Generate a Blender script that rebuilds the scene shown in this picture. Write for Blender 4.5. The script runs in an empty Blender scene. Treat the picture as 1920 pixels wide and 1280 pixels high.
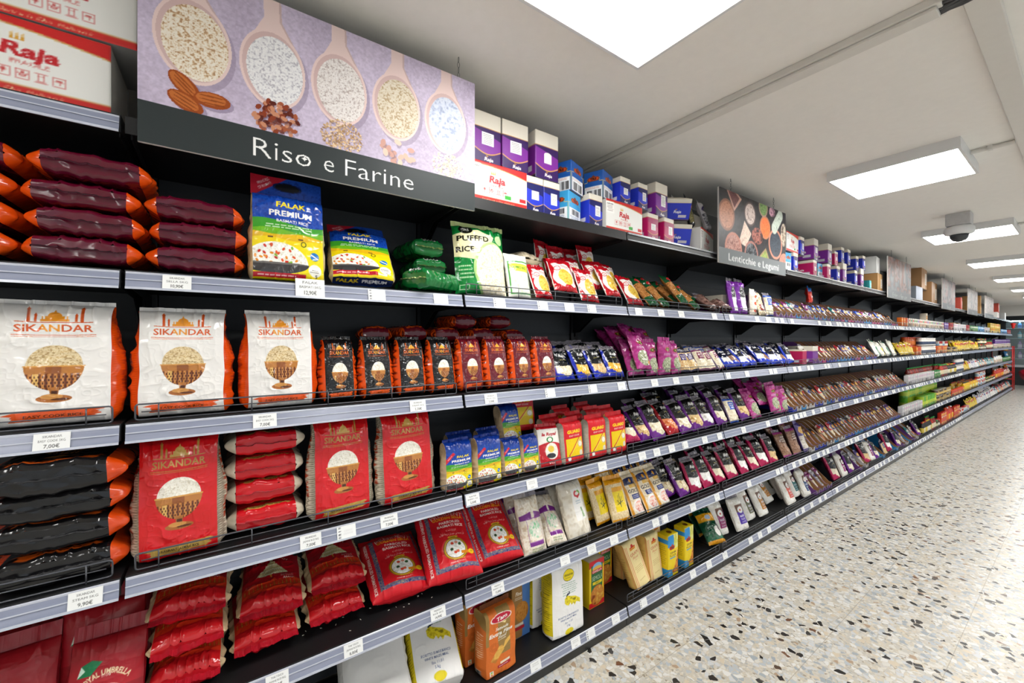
import bpy, math, random
import numpy as np
from mathutils import Vector, Matrix

# ------------------------------------------------------------------ camera, world, exposure
SC = bpy.context.scene
COL = SC.collection
FPX, PSI, HC = 768.0, math.radians(54.88), 1.548        # focal length in px of a 1920 frame, yaw off the aisle, eye height
cam_data = bpy.data.cameras.new('camera')
cam_data.sensor_width = 36.0
cam_data.lens = FPX / 1920.0 * 36.0
cam_data.shift_y = -0.00135
cam_data.clip_start = 0.05
cam = bpy.data.objects.new('camera', cam_data)
cam.location = (0, 0, HC)
cam.rotation_euler = (math.pi / 2, 0, PSI - math.pi / 2)
COL.objects.link(cam)
SC.camera = cam
SC.view_settings.view_transform = 'Standard'
SC.view_settings.look = 'None'
SC.view_settings.gamma = 1.0
SC.view_settings.use_curve_mapping = False
SC.view_settings.exposure = 0.95
LAMP = 12.0                                             # radiance of the ceiling panels
world = bpy.data.worlds.new('world')
SC.world = world
world.use_nodes = True
world.node_tree.nodes['Background'].inputs[0].default_value = (0.85, 0.93, 1.0, 1)
world.node_tree.nodes['Background'].inputs[1].default_value = 0.42

CEIL = 2.65
YF, YB = 1.4457, 1.873                                  # shelf front and back plane
JOINT0 = -0.2156                                        # first bay joint in view, bays are 1 m
SHZ = dict(T=2.134, A=1.732, B=1.330, C=0.930, D=0.527, E=0.108)
SHNAME = dict(T='top shelf', A='second shelf down', B='third shelf down', C='fourth shelf down', D='fifth shelf down', E='bottom shelf')
_c, _s = math.cos(PSI), math.sin(PSI)


def sx(px, Y=1.48):
    """distance along the aisle of something seen in column px that stands Y off the camera's line"""
    t = (px - 960.0) / FPX
    return Y / (_s - t * _c) * (_c + t * _s)


def sz(px, py, Y=1.48):
    t = (px - 960.0) / FPX
    return HC - (py - 637.4) * (Y / (_s - t * _c)) / FPX


# ------------------------------------------------------------------ naming helpers
ALL = []                                                # (object, description, shelf, where) for labels written at the end


def link(o, parent=None):
    COL.objects.link(o)
    if parent is not None:
        o.parent = parent
    return o


def empty(name, loc=(0, 0, 0), rot=(0, 0, 0), sc=1.0):
    o = bpy.data.objects.new(name, None)
    o.empty_display_size = 0.05
    o.location = loc
    o.rotation_euler = rot
    o.scale = (sc, sc, sc) if not isinstance(sc, tuple) else sc
    return link(o)


def mob(name, mesh, parent=None, loc=(0, 0, 0), rot=(0, 0, 0)):
    o = bpy.data.objects.new(name, mesh)
    o.location = loc
    o.rotation_euler = rot
    return link(o, parent)


def tag(o, label, cat, group=None, kind=None):
    o['label'] = label
    o['category'] = cat
    if group:
        o['group'] = group
    if kind:
        o['kind'] = kind
    return o


def structure(o, label=None):
    o['kind'] = 'structure'
    if label:
        o['label'] = label
    return o


ORD = ['zeroth', 'first', 'second', 'third', 'fourth', 'fifth', 'sixth', 'seventh', 'eighth', 'ninth', 'tenth', 'eleventh', 'twelfth',
       'thirteenth', 'fourteenth', 'fifteenth', 'sixteenth', 'seventeenth', 'eighteenth', 'nineteenth', 'twentieth']
_T = ['', '', 'twenty', 'thirty', 'forty', 'fifty', 'sixty', 'seventy', 'eighty', 'ninety']


def ordinal(n):
    if n <= 20:
        return ORD[n]
    if n % 10 == 0:
        return _T[n // 10][:-1] + 'ieth'
    return _T[n // 10] + '-' + ORD[n % 10]


# ------------------------------------------------------------------ materials
def lin(c):
    c = np.asarray(c, float)
    return np.where(c <= 0.04045, c / 12.92, ((c + 0.055) / 1.055) ** 2.4)


def hexc(h):
    return tuple(int(h[i:i + 2], 16) / 255.0 for i in (0, 2, 4))


def c4(c):
    if isinstance(c, str):
        c = hexc(c)
    return tuple(float(x) for x in lin(c)) + (1.0,)


MATS = {}


def nodes_of(m):
    m.use_nodes = True
    nt = m.node_tree
    return nt, nt.nodes, nt.links, nt.nodes['Principled BSDF']


def plain(name, col, rough=0.5, metal=0.0, bump=0.0, bscale=60.0, var=0.06, spec=0.5):
    """surface with a little procedural variation of tone and relief"""
    if name in MATS:
        return MATS[name]
    m = bpy.data.materials.new(name)
    nt, N, L, b = nodes_of(m)
    tc = N.new('ShaderNodeTexCoord')
    no = N.new('ShaderNodeTexNoise')
    no.inputs['Scale'].default_value = bscale
    no.inputs['Detail'].default_value = 4
    L.new(tc.outputs['Object'], no.inputs['Vector'])
    mx = N.new('ShaderNodeMix')
    mx.data_type = 'RGBA'
    a = np.array(hexc(col) if isinstance(col, str) else col)
    mx.inputs[6].default_value = c4(np.clip(a * (1 - var), 0, 1))
    mx.inputs[7].default_value = c4(np.clip(a * (1 + var), 0, 1))
    L.new(no.outputs['Fac'], mx.inputs[0])
    L.new(mx.outputs[2], b.inputs['Base Color'])
    b.inputs['Roughness'].default_value = rough
    b.inputs['Metallic'].default_value = metal
    b.inputs['Specular IOR Level'].default_value = spec
    if bump:
        bp = N.new('ShaderNodeBump')
        bp.inputs['Strength'].default_value = bump
        bp.inputs['Distance'].default_value = 0.002
        L.new(no.outputs['Fac'], bp.inputs['Height'])
        L.new(bp.outputs['Normal'], b.inputs['Normal'])
    MATS[name] = m
    return m


def printed(name, rough=0.25, spec=0.5, coat=0.0, bump=0.0, bscale=90.0, metal=0.0):
    """printed film, paper or board: the print is carried by the mesh, the node tree adds gloss and crinkle"""
    if name in MATS:
        return MATS[name]
    m = bpy.data.materials.new(name)
    nt, N, L, b = nodes_of(m)
    at = N.new('ShaderNodeAttribute')
    at.attribute_name = 'print'
    L.new(at.outputs['Color'], b.inputs['Base Color'])
    b.inputs['Roughness'].default_value = rough
    b.inputs['Specular IOR Level'].default_value = spec
    b.inputs['Coat Weight'].default_value = coat
    b.inputs['Coat Roughness'].default_value = 0.08
    b.inputs['Metallic'].default_value = metal
    if bump:
        tc = N.new('ShaderNodeTexCoord')
        no = N.new('ShaderNodeTexNoise')
        no.noise_type = 'RIDGED_MULTIFRACTAL'
        no.inputs['Scale'].default_value = bscale
        no.inputs['Detail'].default_value = 2
        no.inputs['Distortion'].default_value = 0.8
        L.new(tc.outputs['Object'], no.inputs['Vector'])
        bp = N.new('ShaderNodeBump')
        bp.inputs['Strength'].default_value = bump
        bp.inputs['Distance'].default_value = 0.006
        L.new(no.outputs['Fac'], bp.inputs['Height'])
        L.new(bp.outputs['Normal'], b.inputs['Normal'])
    MATS[name] = m
    return m


FILM = printed('glossy_printed_film', 0.15, 0.55, 0.0, 0.95, 17)
SATIN = printed('satin_printed_film', 0.34, 0.32, 0.0, 0.25, 14)
PAPER = printed('printed_paper', 0.55, 0.35, 0.0, 0.12, 16)
BOARD = printed('printed_board', 0.42, 0.4, 0.0, 0.05, 40)
SIGN = printed('printed_sign_panel', 0.42, 0.22)
JAR = printed('glossy_jar', 0.12, 0.6)


def cello(name, tint, alpha, rough=0.12):
    m = bpy.data.materials.new(name)
    nt, N, L, b = nodes_of(m)
    b.inputs['Base Color'].default_value = c4(tint)
    b.inputs['Roughness'].default_value = rough
    b.inputs['Alpha'].default_value = alpha
    tc = N.new('ShaderNodeTexCoord')
    no = N.new('ShaderNodeTexNoise')
    no.inputs['Scale'].default_value = 70
    no.inputs['Distortion'].default_value = 1.0
    L.new(tc.outputs['Object'], no.inputs['Vector'])
    bp = N.new('ShaderNodeBump')
    bp.inputs['Strength'].default_value = 0.7
    bp.inputs['Distance'].default_value = 0.006
    L.new(no.outputs['Fac'], bp.inputs['Height'])
    L.new(bp.outputs['Normal'], b.inputs['Normal'])
    MATS[name] = m
    return m


CELLO = cello('clear_cellophane', 'b9b2be', 0.30)

# ------------------------------------------------------------------ mesh helpers


def mesh_from(name, V, F, mat, smooth=False, colors=None, mats=None, fm=None):
    me = bpy.data.meshes.new(name)
    me.from_pydata([tuple(v) for v in V], [], F)
    for m in (mats or [mat]):
        me.materials.append(m)
    if fm is not None:
        me.polygons.foreach_set('material_index', np.array(fm, dtype=np.int32))
    if smooth:
        me.polygons.foreach_set('use_smooth', np.ones(len(me.polygons), dtype=bool))
    if colors is not None:
        at = me.attributes.new('print', 'FLOAT_COLOR', 'POINT')
        c = np.ones((len(V), 4), dtype=np.float32)
        c[:, :3] = lin(np.asarray(colors))
        at.data.foreach_set('color', c.ravel())
    me.update()
    return me


class MB:
    """collects boxes, tubes and prisms into ONE mesh"""

    def __init__(s):
        s.V, s.F, s.M = [], [], []

    def add(s, V, F, m=0):
        n = len(s.V)
        s.V += [tuple(v) for v in V]
        s.F += [tuple(i + n for i in f) for f in F]
        s.M += [m] * len(F)

    def box(s, x0, x1, y0, y1, z0, z1, m=0):
        V = [(x0, y0, z0), (x1, y0, z0), (x1, y1, z0), (x0, y1, z0), (x0, y0, z1), (x1, y0, z1), (x1, y1, z1), (x0, y1, z1)]
        s.add(V, [(0, 3, 2, 1), (4, 5, 6, 7), (0, 1, 5, 4), (1, 2, 6, 5), (2, 3, 7, 6), (3, 0, 4, 7)], m)

    def prism_x(s, prof, x0, x1, m=0):
        n = len(prof)
        V = [(x0, y, z) for y, z in prof] + [(x1, y, z) for y, z in prof]
        F = [(i, (i + 1) % n, n + (i + 1) % n, n + i) for i in range(n)] + [tuple(range(n - 1, -1, -1)), tuple(range(n, 2 * n))]
        s.add(V, F, m)

    def prism_y(s, prof, y0, y1, m=0):
        n = len(prof)
        V = [(x, y0, z) for x, z in prof] + [(x, y1, z) for x, z in prof]
        F = [(i, (i + 1) % n, n + (i + 1) % n, n + i) for i in range(n)] + [tuple(range(n - 1, -1, -1)), tuple(range(n, 2 * n))]
        s.add(V, F, m)

    def tube(s, pts, r, k=6, m=0, closed=False):
        P = [Vector(p) for p in pts]
        n = len(P)
        rings = []
        for i, p in enumerate(P):
            if closed:
                d = P[(i + 1) % n] - P[i - 1]
            else:
                d = P[min(i + 1, n - 1)] - P[max(i - 1, 0)]
            d.normalize()
            up = Vector((0, 0, 1)) if abs(d.z) < 0.9 else Vector((0, 1, 0))
            a = d.cross(up).normalized()
            b = d.cross(a).normalized()
            rings.append([p + a * (r * math.cos(2 * math.pi * j / k)) + b * (r * math.sin(2 * math.pi * j / k)) for j in range(k)])
        V = [v for ring in rings for v in ring]
        F = []
        for i in range(n if closed else n - 1):
            i2 = (i + 1) % n
            for j in range(k):
                F.append((i * k + j, i * k + (j + 1) % k, i2 * k + (j + 1) % k, i2 * k + j))
        if not closed:
            F.append(tuple(range(k - 1, -1, -1)))
            F.append(tuple((n - 1) * k + j for j in range(k)))
        s.add(V, F, m)

    def lathe(s, prof, k=20, m=0, cx=0, cy=0):
        n = len(prof)
        V = []
        for r, z in prof:
            for j in range(k):
                a = 2 * math.pi * j / k
                V.append((cx + r * math.cos(a), cy + r * math.sin(a), z))
        F = []
        for i in range(n - 1):
            for j in range(k):
                F.append((i * k + j, i * k + (j + 1) % k, (i + 1) * k + (j + 1) % k, (i + 1) * k + j))
        F.append(tuple(range(k - 1, -1, -1)))
        F.append(tuple((n - 1) * k + j for j in range(k)))
        s.add(V, F, m)

    def mesh(s, name, mat, smooth=False):
        mats = mat if isinstance(mat, list) else [mat]
        return mesh_from(name, s.V, s.F, None, smooth, mats=mats, fm=s.M)


def bevel(o, w=0.002, seg=2):
    m = o.modifiers.new('bevel', 'BEVEL')
    m.width = w
    m.segments = seg
    m.limit_method = 'ANGLE'
    return o
# ------------------------------------------------------------------ the room
X0, X1, YR = -3.2, 24.0, -4.2


def room_box(name, x0, x1, y0, y1, z0, z1, mat):
    b = MB()
    b.box(x0, x1, y0, y1, z0, z1)
    return structure(mob(name, b.mesh(name, mat)))


def terrazzo():
    m = bpy.data.materials.new('terrazzo_floor')
    nt, N, L, b = nodes_of(m)
    tc = N.new('ShaderNodeTexCoord')

    def warp(scale, amt):
        no = N.new('ShaderNodeTexNoise')
        no.inputs['Scale'].default_value = scale
        no.inputs['Detail'].default_value = 2
        L.new(tc.outputs['Object'], no.inputs['Vector'])
        sub = N.new('ShaderNodeVectorMath')
        sub.operation = 'SUBTRACT'
        L.new(no.outputs['Color'], sub.inputs[0])
        sub.inputs[1].default_value = (0.5, 0.5, 0.5)
        sc = N.new('ShaderNodeVectorMath')
        sc.operation = 'SCALE'
        L.new(sub.outputs[0], sc.inputs[0])
        sc.inputs['Scale'].default_value = amt
        ad = N.new('ShaderNodeVectorMath')
        ad.operation = 'ADD'
        L.new(tc.outputs['Object'], ad.inputs[0])
        L.new(sc.outputs[0], ad.inputs[1])
        return ad.outputs[0]

    def layer(prev, scale, thr, ramp, offs, wv, keep):
        mp = N.new('ShaderNodeMapping')
        mp.inputs['Location'].default_value = offs
        mp.inputs['Rotation'].default_value = (0, 0, offs[0])
        L.new(wv, mp.inputs['Vector'])
        vo = N.new('ShaderNodeTexVoronoi')
        vo.voronoi_dimensions = '2D'
        vo.inputs['Scale'].default_value = scale
        ve = N.new('ShaderNodeTexVoronoi')
        ve.voronoi_dimensions = '2D'
        ve.feature = 'DISTANCE_TO_EDGE'
        ve.inputs['Scale'].default_value = scale
        L.new(mp.outputs[0], vo.inputs['Vector'])
        L.new(mp.outputs[0], ve.inputs['Vector'])
        sp = N.new('ShaderNodeSeparateColor')
        L.new(vo.outputs['Color'], sp.inputs[0])
        # each chip shrinks inside its cell by its own amount
        ml = N.new('ShaderNodeMath')
        ml.operation = 'MULTIPLY_ADD'
        L.new(sp.outputs[1], ml.inputs[0])
        ml.inputs[1].default_value = thr
        ml.inputs[2].default_value = 0.015
        gt = N.new('ShaderNodeMath')
        gt.operation = 'GREATER_THAN'
        L.new(ve.outputs['Distance'], gt.inputs[0])
        L.new(ml.outputs[0], gt.inputs[1])
        kp = N.new('ShaderNodeMath')
        kp.operation = 'LESS_THAN'
        L.new(sp.outputs[2], kp.inputs[0])
        kp.inputs[1].default_value = keep
        mk = N.new('ShaderNodeMath')
        mk.operation = 'MULTIPLY'
        L.new(gt.outputs[0], mk.inputs[0])
        L.new(kp.outputs[0], mk.inputs[1])
        cr = N.new('ShaderNodeValToRGB')
        cr.color_ramp.interpolation = 'CONSTANT'
        el = cr.color_ramp.elements
        while len(el) > 1:
            el.remove(el[-1])
        el[0].position = 0
        el[0].color = c4(ramp[0][1])
        for p, c in ramp[1:]:
            e = el.new(p)
            e.color = c4(c)
        L.new(sp.outputs[0], cr.inputs[0])
        mx = N.new('ShaderNodeMix')
        mx.data_type = 'RGBA'
        L.new(mk.outputs[0], mx.inputs[0])
        L.new(prev, mx.inputs[6])
        L.new(cr.outputs[0], mx.inputs[7])
        return mx.outputs[2]
    no = N.new('ShaderNodeTexNoise')
    no.inputs['Scale'].default_value = 140
    no.inputs['Detail'].default_value = 3
    L.new(tc.outputs['Object'], no.inputs['Vector'])
    base = N.new('ShaderNodeMix')
    base.data_type = 'RGBA'
    base.inputs[6].default_value = c4('c4bba8')
    base.inputs[7].default_value = c4('dad3c4')
    L.new(no.outputs['Fac'], base.inputs[0])
    w1 = warp(28, 0.024)
    w2 = warp(45, 0.016)
    col = layer(base.outputs[2], 84, 0.16, [(0, 'dcd8ce'), (.25, 'c6c1b6'), (.45, 'cfccc7'), (.62, 'b4b4b0'), (.76, 'd8cebb'), (.92, 'a09685')], (0.7, 3, 0), w2, 0.85)
    col = layer(col, 42, 0.15, [(0, 'e4e3df'), (.2, 'd2d4d5'), (.36, 'bcc3c8'), (.52, 'dcd9d1'), (.68, 'cac6bc'), (.82, 'a8b0b6'), (.92, 'd8cbb4'), (.98, 'b49a80')], (1.3, 0, 0), w1, 0.70)
    col = layer(col, 35, 0.15, [(0, '2b2927'), (.45, '383431'), (.70, '5d4a3c'), (.82, '43413f'), (.95, '7a553e')], (2.1, 5, 0), w1, 0.085)
    # tile joints
    bk = N.new('ShaderNodeTexBrick')
    bk.inputs['Scale'].default_value = 1.0
    bk.inputs['Mortar Size'].default_value = 0.0016
    bk.inputs['Brick Width'].default_value = 0.40
    bk.inputs['Row Height'].default_value = 0.40
    bk.offset = 0.0
    L.new(tc.outputs['Object'], bk.inputs['Vector'])
    mx = N.new('ShaderNodeMix')
    mx.data_type = 'RGBA'
    mf = N.new('ShaderNodeMath')
    mf.operation = 'MULTIPLY'
    mf.inputs[1].default_value = 0.55
    L.new(bk.outputs['Fac'], mf.inputs[0])
    L.new(mf.outputs[0], mx.inputs[0])
    L.new(col, mx.inputs[6])
    mx.inputs[7].default_value = c4('948a78')
    L.new(mx.outputs[2], b.inputs['Base Color'])
    b.inputs['Roughness'].default_value = 0.28
    b.inputs['Specular IOR Level'].default_value = 0.45
    return m


room_box('floor', X0, X1, YR, 2.05, -0.1, 0.0, terrazzo())
white_wall = plain('painted_wall', 'dcdad4', 0.8, 0, 0.15, 40, 0.02)
ceil_mat = plain('painted_ceiling', 'efece6', 0.85, 0, 0.12, 30, 0.015)
room_box('ceiling', X0, X1, YR, 2.05, CEIL, CEIL + 0.1, ceil_mat)
room_box('wall_left', X0, X1, 1.95, 2.05, 0, CEIL, plain('shade_darkened_wall', '6f6c68', 0.8, 0, 0.15, 40, 0.02))  # shade behind the cartons is put into this wall's darker grey
room_box('wall_back', X1, X1 + 0.1, YR - 0.1, 2.05, 0, CEIL, white_wall)
room_box('wall_front', X0 - 0.1, X0, YR - 0.1, 2.05, 0, CEIL, white_wall)
room_box('beam_over_the_far_opening', 20.45, 20.75, YR, 1.95, 2.32, CEIL, white_wall)
structure(bpy.data.objects['beam_over_the_far_opening']).name = 'trim_1'

# ------------------------------------------------------------------ ceiling lamps, trunking, camera
lamp_white = plain('white_lamp_frame', 'dedfdf', 0.4, 0, 0, 20, 0.01)
glow = bpy.data.materials.new('lit_lamp_diffuser')
nt, N, L, b = nodes_of(glow)
b.inputs['Base Color'].default_value = (0.9, 0.9, 0.9, 1)
b.inputs['Emission Color'].default_value = (1.0, 0.985, 0.955, 1)
b.inputs['Emission Strength'].default_value = LAMP
LH = 2.588
_fr = MB()
hw, fw = 0.30, 0.012
for (a0, a1, b0, b1) in ((-hw, hw, -hw, -hw + fw), (-hw, hw, hw - fw, hw), (-hw, -hw + fw, -hw + fw, hw - fw), (hw - fw, hw, -hw + fw, hw - fw)):
    _fr.box(a0, a1, b0, b1, 0.0, 0.062)
_fr.box(-hw + fw, hw - fw, -hw + fw, hw - fw, 0.02, 0.062)
frame_me = _fr.mesh('lamp_frame', lamp_white)
_df = MB()
_df.box(-hw + fw, hw - fw, -hw + fw, hw - fw, 0.004, 0.0195)
diff_me = _df.mesh('lamp_diffuser', glow)
lamp_x = [1.005 + 2.545 * k for k in range(-1, 9)]
for row, y in (('aisle', 0.715), ('second', -2.05)):  # second row is out of view, added to brighten the aisle
    for k, x in enumerate(lamp_x):
        if x > 20.2:
            continue
        o = empty('ceiling_light', (x, y, LH))
        mob('lamp_frame', frame_me, o)
        mob('diffuser', diff_me, o)
        if row == 'aisle':
            wh = {0: 'behind the camera', 1: 'above the rice and flour sign', 2: 'beside the lentils sign', 3: 'behind the dome camera'}.get(k, '%s from the near end of the row' % ordinal(k + 1))
        else:
            wh = '%s from the near end of the added unseen row' % ordinal(k + 1)
        tag(o, 'square white ceiling light panel, ' + wh, 'ceiling light', 'square ceiling light panels')

trunk_mat = plain('white_trunking', 'd9d6cf', 0.5, 0, 0, 30, 0.015)
b = MB()
b.box(1.86, 1.95, 0.28, 1.90, CEIL - 0.028, CEIL)
b.box(1.868, 1.925, 0.29, 1.90, CEIL - 0.042, CEIL - 0.0285)
o = mob('cable_trunking', b.mesh('cable_trunking', trunk_mat))
tag(bevel(o, 0.003), 'wide white cable trunking crossing the ceiling above the shelves', 'trunking')
b = MB()
rnd = random.Random(4)
for k in range(5):
    y0 = 0.30
    pts = [(1.885 + 0.012 * k + rnd.uniform(-.004, .004) * j, y0 - 0.03 * j, CEIL - 0.02 - 0.004 * math.sin(j * 0.8 + k) - 0.002 * k) for j in range(7)]
    b.tube(pts, 0.0055, 6)
o = mob('cable_bundle', b.mesh('cable_bundle', plain('grey_cable', '4a4a4c', 0.5), True))
tag(o, 'bundle of dark cables leaving the open end of the ceiling trunking', 'cables')
b = MB()
b.box(X0 + .1, 20.4, 0.17, 0.245, CEIL - 0.022, CEIL)
o = mob('ceiling_duct', b.mesh('ceiling_duct', trunk_mat))
tag(bevel(o, 0.003), 'flat white cable duct running along the aisle ceiling', 'trunking')
for k in (2, 3, 4, 5):
    x = lamp_x[k]
    b = MB()
    b.tube([(x, 0.412, CEIL - 0.014), (x, 0.25, CEIL - 0.014)], 0.011, 8)
    b.box(x - .014, x + .014, 0.33, 0.35, CEIL - 0.026, CEIL)
    o = mob('conduit_pipe', b.mesh('conduit_pipe', trunk_mat))
    tag(o, 'short white conduit feeding the %s' % ('light panel beside the lentils sign' if k == 2 else 'light panel behind the dome camera' if k == 3 else '%s ceiling light panel of the aisle row' % ordinal(k + 1)), 'conduit', 'white conduits of the ceiling lights')
# dome camera
cx, cy = 5.26, 0.68
o = empty('dome_camera', (cx, cy, CEIL), sc=1.25)
b = MB(); b.box(-.06, .06, -.06, .06, -0.085, 0)
bevel(mob('junction_box', b.mesh('junction_box', plain('camera_grey', 'bdbdbd', 0.45)), o), 0.004)
b = MB(); b.lathe([(.062, -.0855), (.075, -.10), (.078, -.125), (.07, -.14), (.05, -.145)], 24)
mob('housing', b.mesh('housing', lamp_white, True), o)
b = MB(); b.lathe([(.049, -.1455), (.046, -.165), (.034, -.183), (.015, -.192), (.001, -.194)], 20)
mob('lens_dome', b.mesh('lens_dome', plain('smoked_dome', '3a3d40', 0.12), True), o)
tag(o, 'white dome security camera under a grey ceiling box', 'security camera')

# ------------------------------------------------------------------ shelving bays
black = plain('black_shelf_metal', '17181a', 0.42, 0.0, 0.1, 50, 0.1)
dark = plain('black_back_panel', '2b2e32', 0.5, 0.0, 0.1, 40, 0.08)
rail_mat = bpy.data.materials.new('clear_price_rail')
nt, N, L, b = nodes_of(rail_mat)
b.inputs['Base Color'].default_value = c4('8f94a8')
b.inputs['Roughness'].default_value = 0.22
tc = N.new('ShaderNodeTexCoord'); mpn = N.new('ShaderNodeMapping'); mpn.inputs['Scale'].default_value = (3, 1, 60)
L.new(tc.outputs['Object'], mpn.inputs[0])
no = N.new('ShaderNodeTexNoise'); no.inputs['Scale'].default_value = 1.0
L.new(mpn.outputs[0], no.inputs['Vector'])
mx = N.new('ShaderNodeMix'); mx.data_type = 'RGBA'
mx.inputs[6].default_value = c4('82889e'); mx.inputs[7].default_value = c4('9ca1b4')
L.new(no.outputs['Fac'], mx.inputs[0]); L.new(mx.outputs[2], b.inputs['Base Color'])
rail_lip = plain('clear_rail_lip', 'c3c7d4', 0.15)
wire_mat = plain('dark_grey_wire', '56585e', 0.35, 0.3)

# one metre of each part, drawn once and shared by every bay
b = MB()
b.box(0.004, 0.996, YF + 0.018, YB - 0.004, -0.028, 0.0)                       # pan
b.box(0.004, 0.996, YF + 0.012, YF + 0.018, -0.045, 0.0)                       # front lip
shelf_me = b.mesh('shelf', black)
b = MB()
b.prism_x([(YF + 0.0115, -0.006), (YF + 0.009, -0.006), (YF - 0.001, -0.046), (YF + 0.002, -0.046)], 0.006, 0.994, 0)
b.prism_x([(YF + 0.0105, -0.0035), (YF + 0.0075, -0.0055), (YF + 0.0075, -0.0095), (YF + 0.0105, -0.009)], 0.006, 0.994, 1)
b.prism_x([(YF - 0.0015, -0.0445), (YF - 0.0045, -0.0445), (YF - 0.005, -0.0505), (YF - 0.001, -0.0505)], 0.006, 0.994, 1)
b.prism_x([(YF + 0.0035, -0.0235), (YF + 0.002, -0.0235), (YF + 0.0015, -0.0262), (YF + 0.003, -0.0262)], 0.006, 0.994, 1)
rail_me = b.mesh('price_rail', [rail_mat, rail_lip])

b = MB()
b.box(0.006, 0.994, YF + 0.006, YF + 0.0118, -0.011, -0.001)
b.box(0.006, 0.994, YF + 0.006, YF + 0.0118, -0.044, -0.038)
channel_me = b.mesh('edge_channel', plain('grey_edge_channel', '8f9296', 0.25, 0.5))


def guard_mesh():
    b = MB()
    y, z0, z1, r = YF + 0.026, 0.004, 0.046, 0.007
    x0, x1 = 0.022, 0.978

    def arc(cx, cz, a0):
        return [(cx + r * math.cos(a0 + t), y, cz + r * math.sin(a0 + t)) for t in (0, math.pi / 6, math.pi / 3, math.pi / 2)]
    loop = arc(x1 - r, z1 - r, 0) + arc(x0 + r, z1 - r, math.pi / 2) + arc(x0 + r, z0 + r, math.pi) + arc(x1 - r, z0 + r, 1.5 * math.pi)
    b.tube(loop, 0.0023, 6, closed=True)
    b.tube([(x0 + .012, y + .003, .025), (x1 - .012, y + .003, .025)], 0.0016, 5)
    for xx in (0.07, 0.285, 0.5, 0.715, 0.93):
        b.tube([(xx, y - .002, 0.0), (xx, y - .002, z1)], 0.0019, 5)
    return b.mesh('wire_guard', wire_mat, True)


guard_me = guard_mesh()
b = MB()
b.prism_x([(YB - 0.004, -0.03), (YB - 0.004, -0.14), (YB - 0.05, -0.135), (YB - 0.16, -0.055), (YF + 0.05, -0.045), (YF + 0.05, -0.03)], -0.0015, 0.0015)
brk_me = b.mesh('bracket', black)


def back_mesh():
    b = MB()
    z = 0.12
    k = 0
    while z < 2.15:
        z2 = min(z + 0.1333, 2.16)
        b.box(0.03, 0.97, YB, YB + 0.012, z, z2 - 0.007)
        b.box(0.03, 0.97, YB + 0.004, YB + 0.012, z2 - 0.007, z2)
        z = z2
    return b.mesh('back_panel', dark)


back_me = back_mesh()
b = MB()
b.box(0.0005, 0.009, YB + 0.0, YB + 0.03, 0, 2.18)
b.box(0.009, 0.028, YB - 0.012, YB + 0.03, 0, 2.18)
zz = 0.1
while zz < 2.15:
    b.box(0.0005, 0.009, YB - 0.0115, YB - 0.0005, zz, zz + 0.018)
    zz += 0.05
up_me = b.mesh('upright', black)
b = MB()
b.box(0.002, 0.998, YF + 0.012, YF + 0.03, 0.0, 0.056)
kick_me = b.mesh('kick_plate', plain('black_kick_plate', '242422', 0.35, 0, 0.05, 30, 0.1))

NO_GUARD = {('A', -1), ('A', 0), ('T', -1), ('E', 1), ('E', 0), ('E', -1), ('D', -1), ('D', 0)}
for k in range(-2, 20):
    x = JOINT0 + k
    o = empty('shelving_bay', (x, 0, 0))
    mob('back_panel', back_me, o)
    mob('upright', up_me, o)
    mob('upright', up_me, o, (1, 0, 0)).scale = (-1, 1, 1)
    mob('kick_plate', kick_me, o)
    for lv, z in SHZ.items():
        sh = mob('shelf', shelf_me, o, (0, 0, z))
        if not (lv == 'T' and k >= 0):
            mob('price_rail', rail_me, sh)
        if lv == 'T' and k >= 2:
            mob('edge_channel', channel_me, sh)
        if lv != 'T' and (lv, k) not in NO_GUARD:
            mob('wire_guard', guard_me, sh)
        if lv != 'E':
            mob('bracket', brk_me, sh, (0.012, 0, 0))
            mob('bracket', brk_me, sh, (0.988, 0, 0))
    tag(o, 'black six-shelf shelving bay, %s from the camera end of the wall run' % ordinal(k + 3), 'shelf', 'shelving bays of the wall run')
# ------------------------------------------------------------------ drawing the printed faces
RNG = np.random.default_rng(7)
_TXT = {}


def text_tris(t, bold=0.0, shear=0.0):
    """triangles of a line of type, height of a capital = 1, origin at the left of the base line"""
    key = (t, bold, shear)
    if key in _TXT:
        return _TXT[key]
    cu = bpy.data.curves.new('type', 'FONT')
    cu.body = t
    cu.offset = bold
    cu.shear = shear
    cu.resolution_u = 2
    ob = bpy.data.objects.new('type', cu)
    COL.objects.link(ob)
    dg = bpy.context.evaluated_depsgraph_get()
    me = ob.evaluated_get(dg).to_mesh()
    me.calc_loop_triangles()
    n = len(me.vertices)
    co = np.zeros(n * 3)
    me.vertices.foreach_get('co', co)
    co = co.reshape(-1, 3)[:, :2] / 0.70
    tr = np.zeros(len(me.loop_triangles) * 3, dtype=np.int32)
    me.loop_triangles.foreach_get('vertices', tr)
    tri = co[tr.reshape(-1, 3)] if n else np.zeros((0, 3, 2))
    ob.evaluated_get(dg).to_mesh_clear()
    bpy.data.objects.remove(ob)
    bpy.data.curves.remove(cu)
    _TXT[key] = tri
    return tri


def vnoise(U, V, fx, fy, seed):
    r = np.random.default_rng(seed)
    ix, iy = int(np.ceil(fx)) + 2, int(np.ceil(fy)) + 2
    g = r.random((iy + 1, ix + 1))
    x, y = np.clip(U, 0, 1) * fx, np.clip(V, 0, 1) * fy
    i, j = x.astype(int), y.astype(int)
    a, b = x - i, y - j
    a, b = a * a * (3 - 2 * a), b * b * (3 - 2 * b)
    return (g[j, i] * (1 - a) + g[j, i + 1] * a) * (1 - b) + (g[j + 1, i] * (1 - a) + g[j + 1, i + 1] * a) * b


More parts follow.
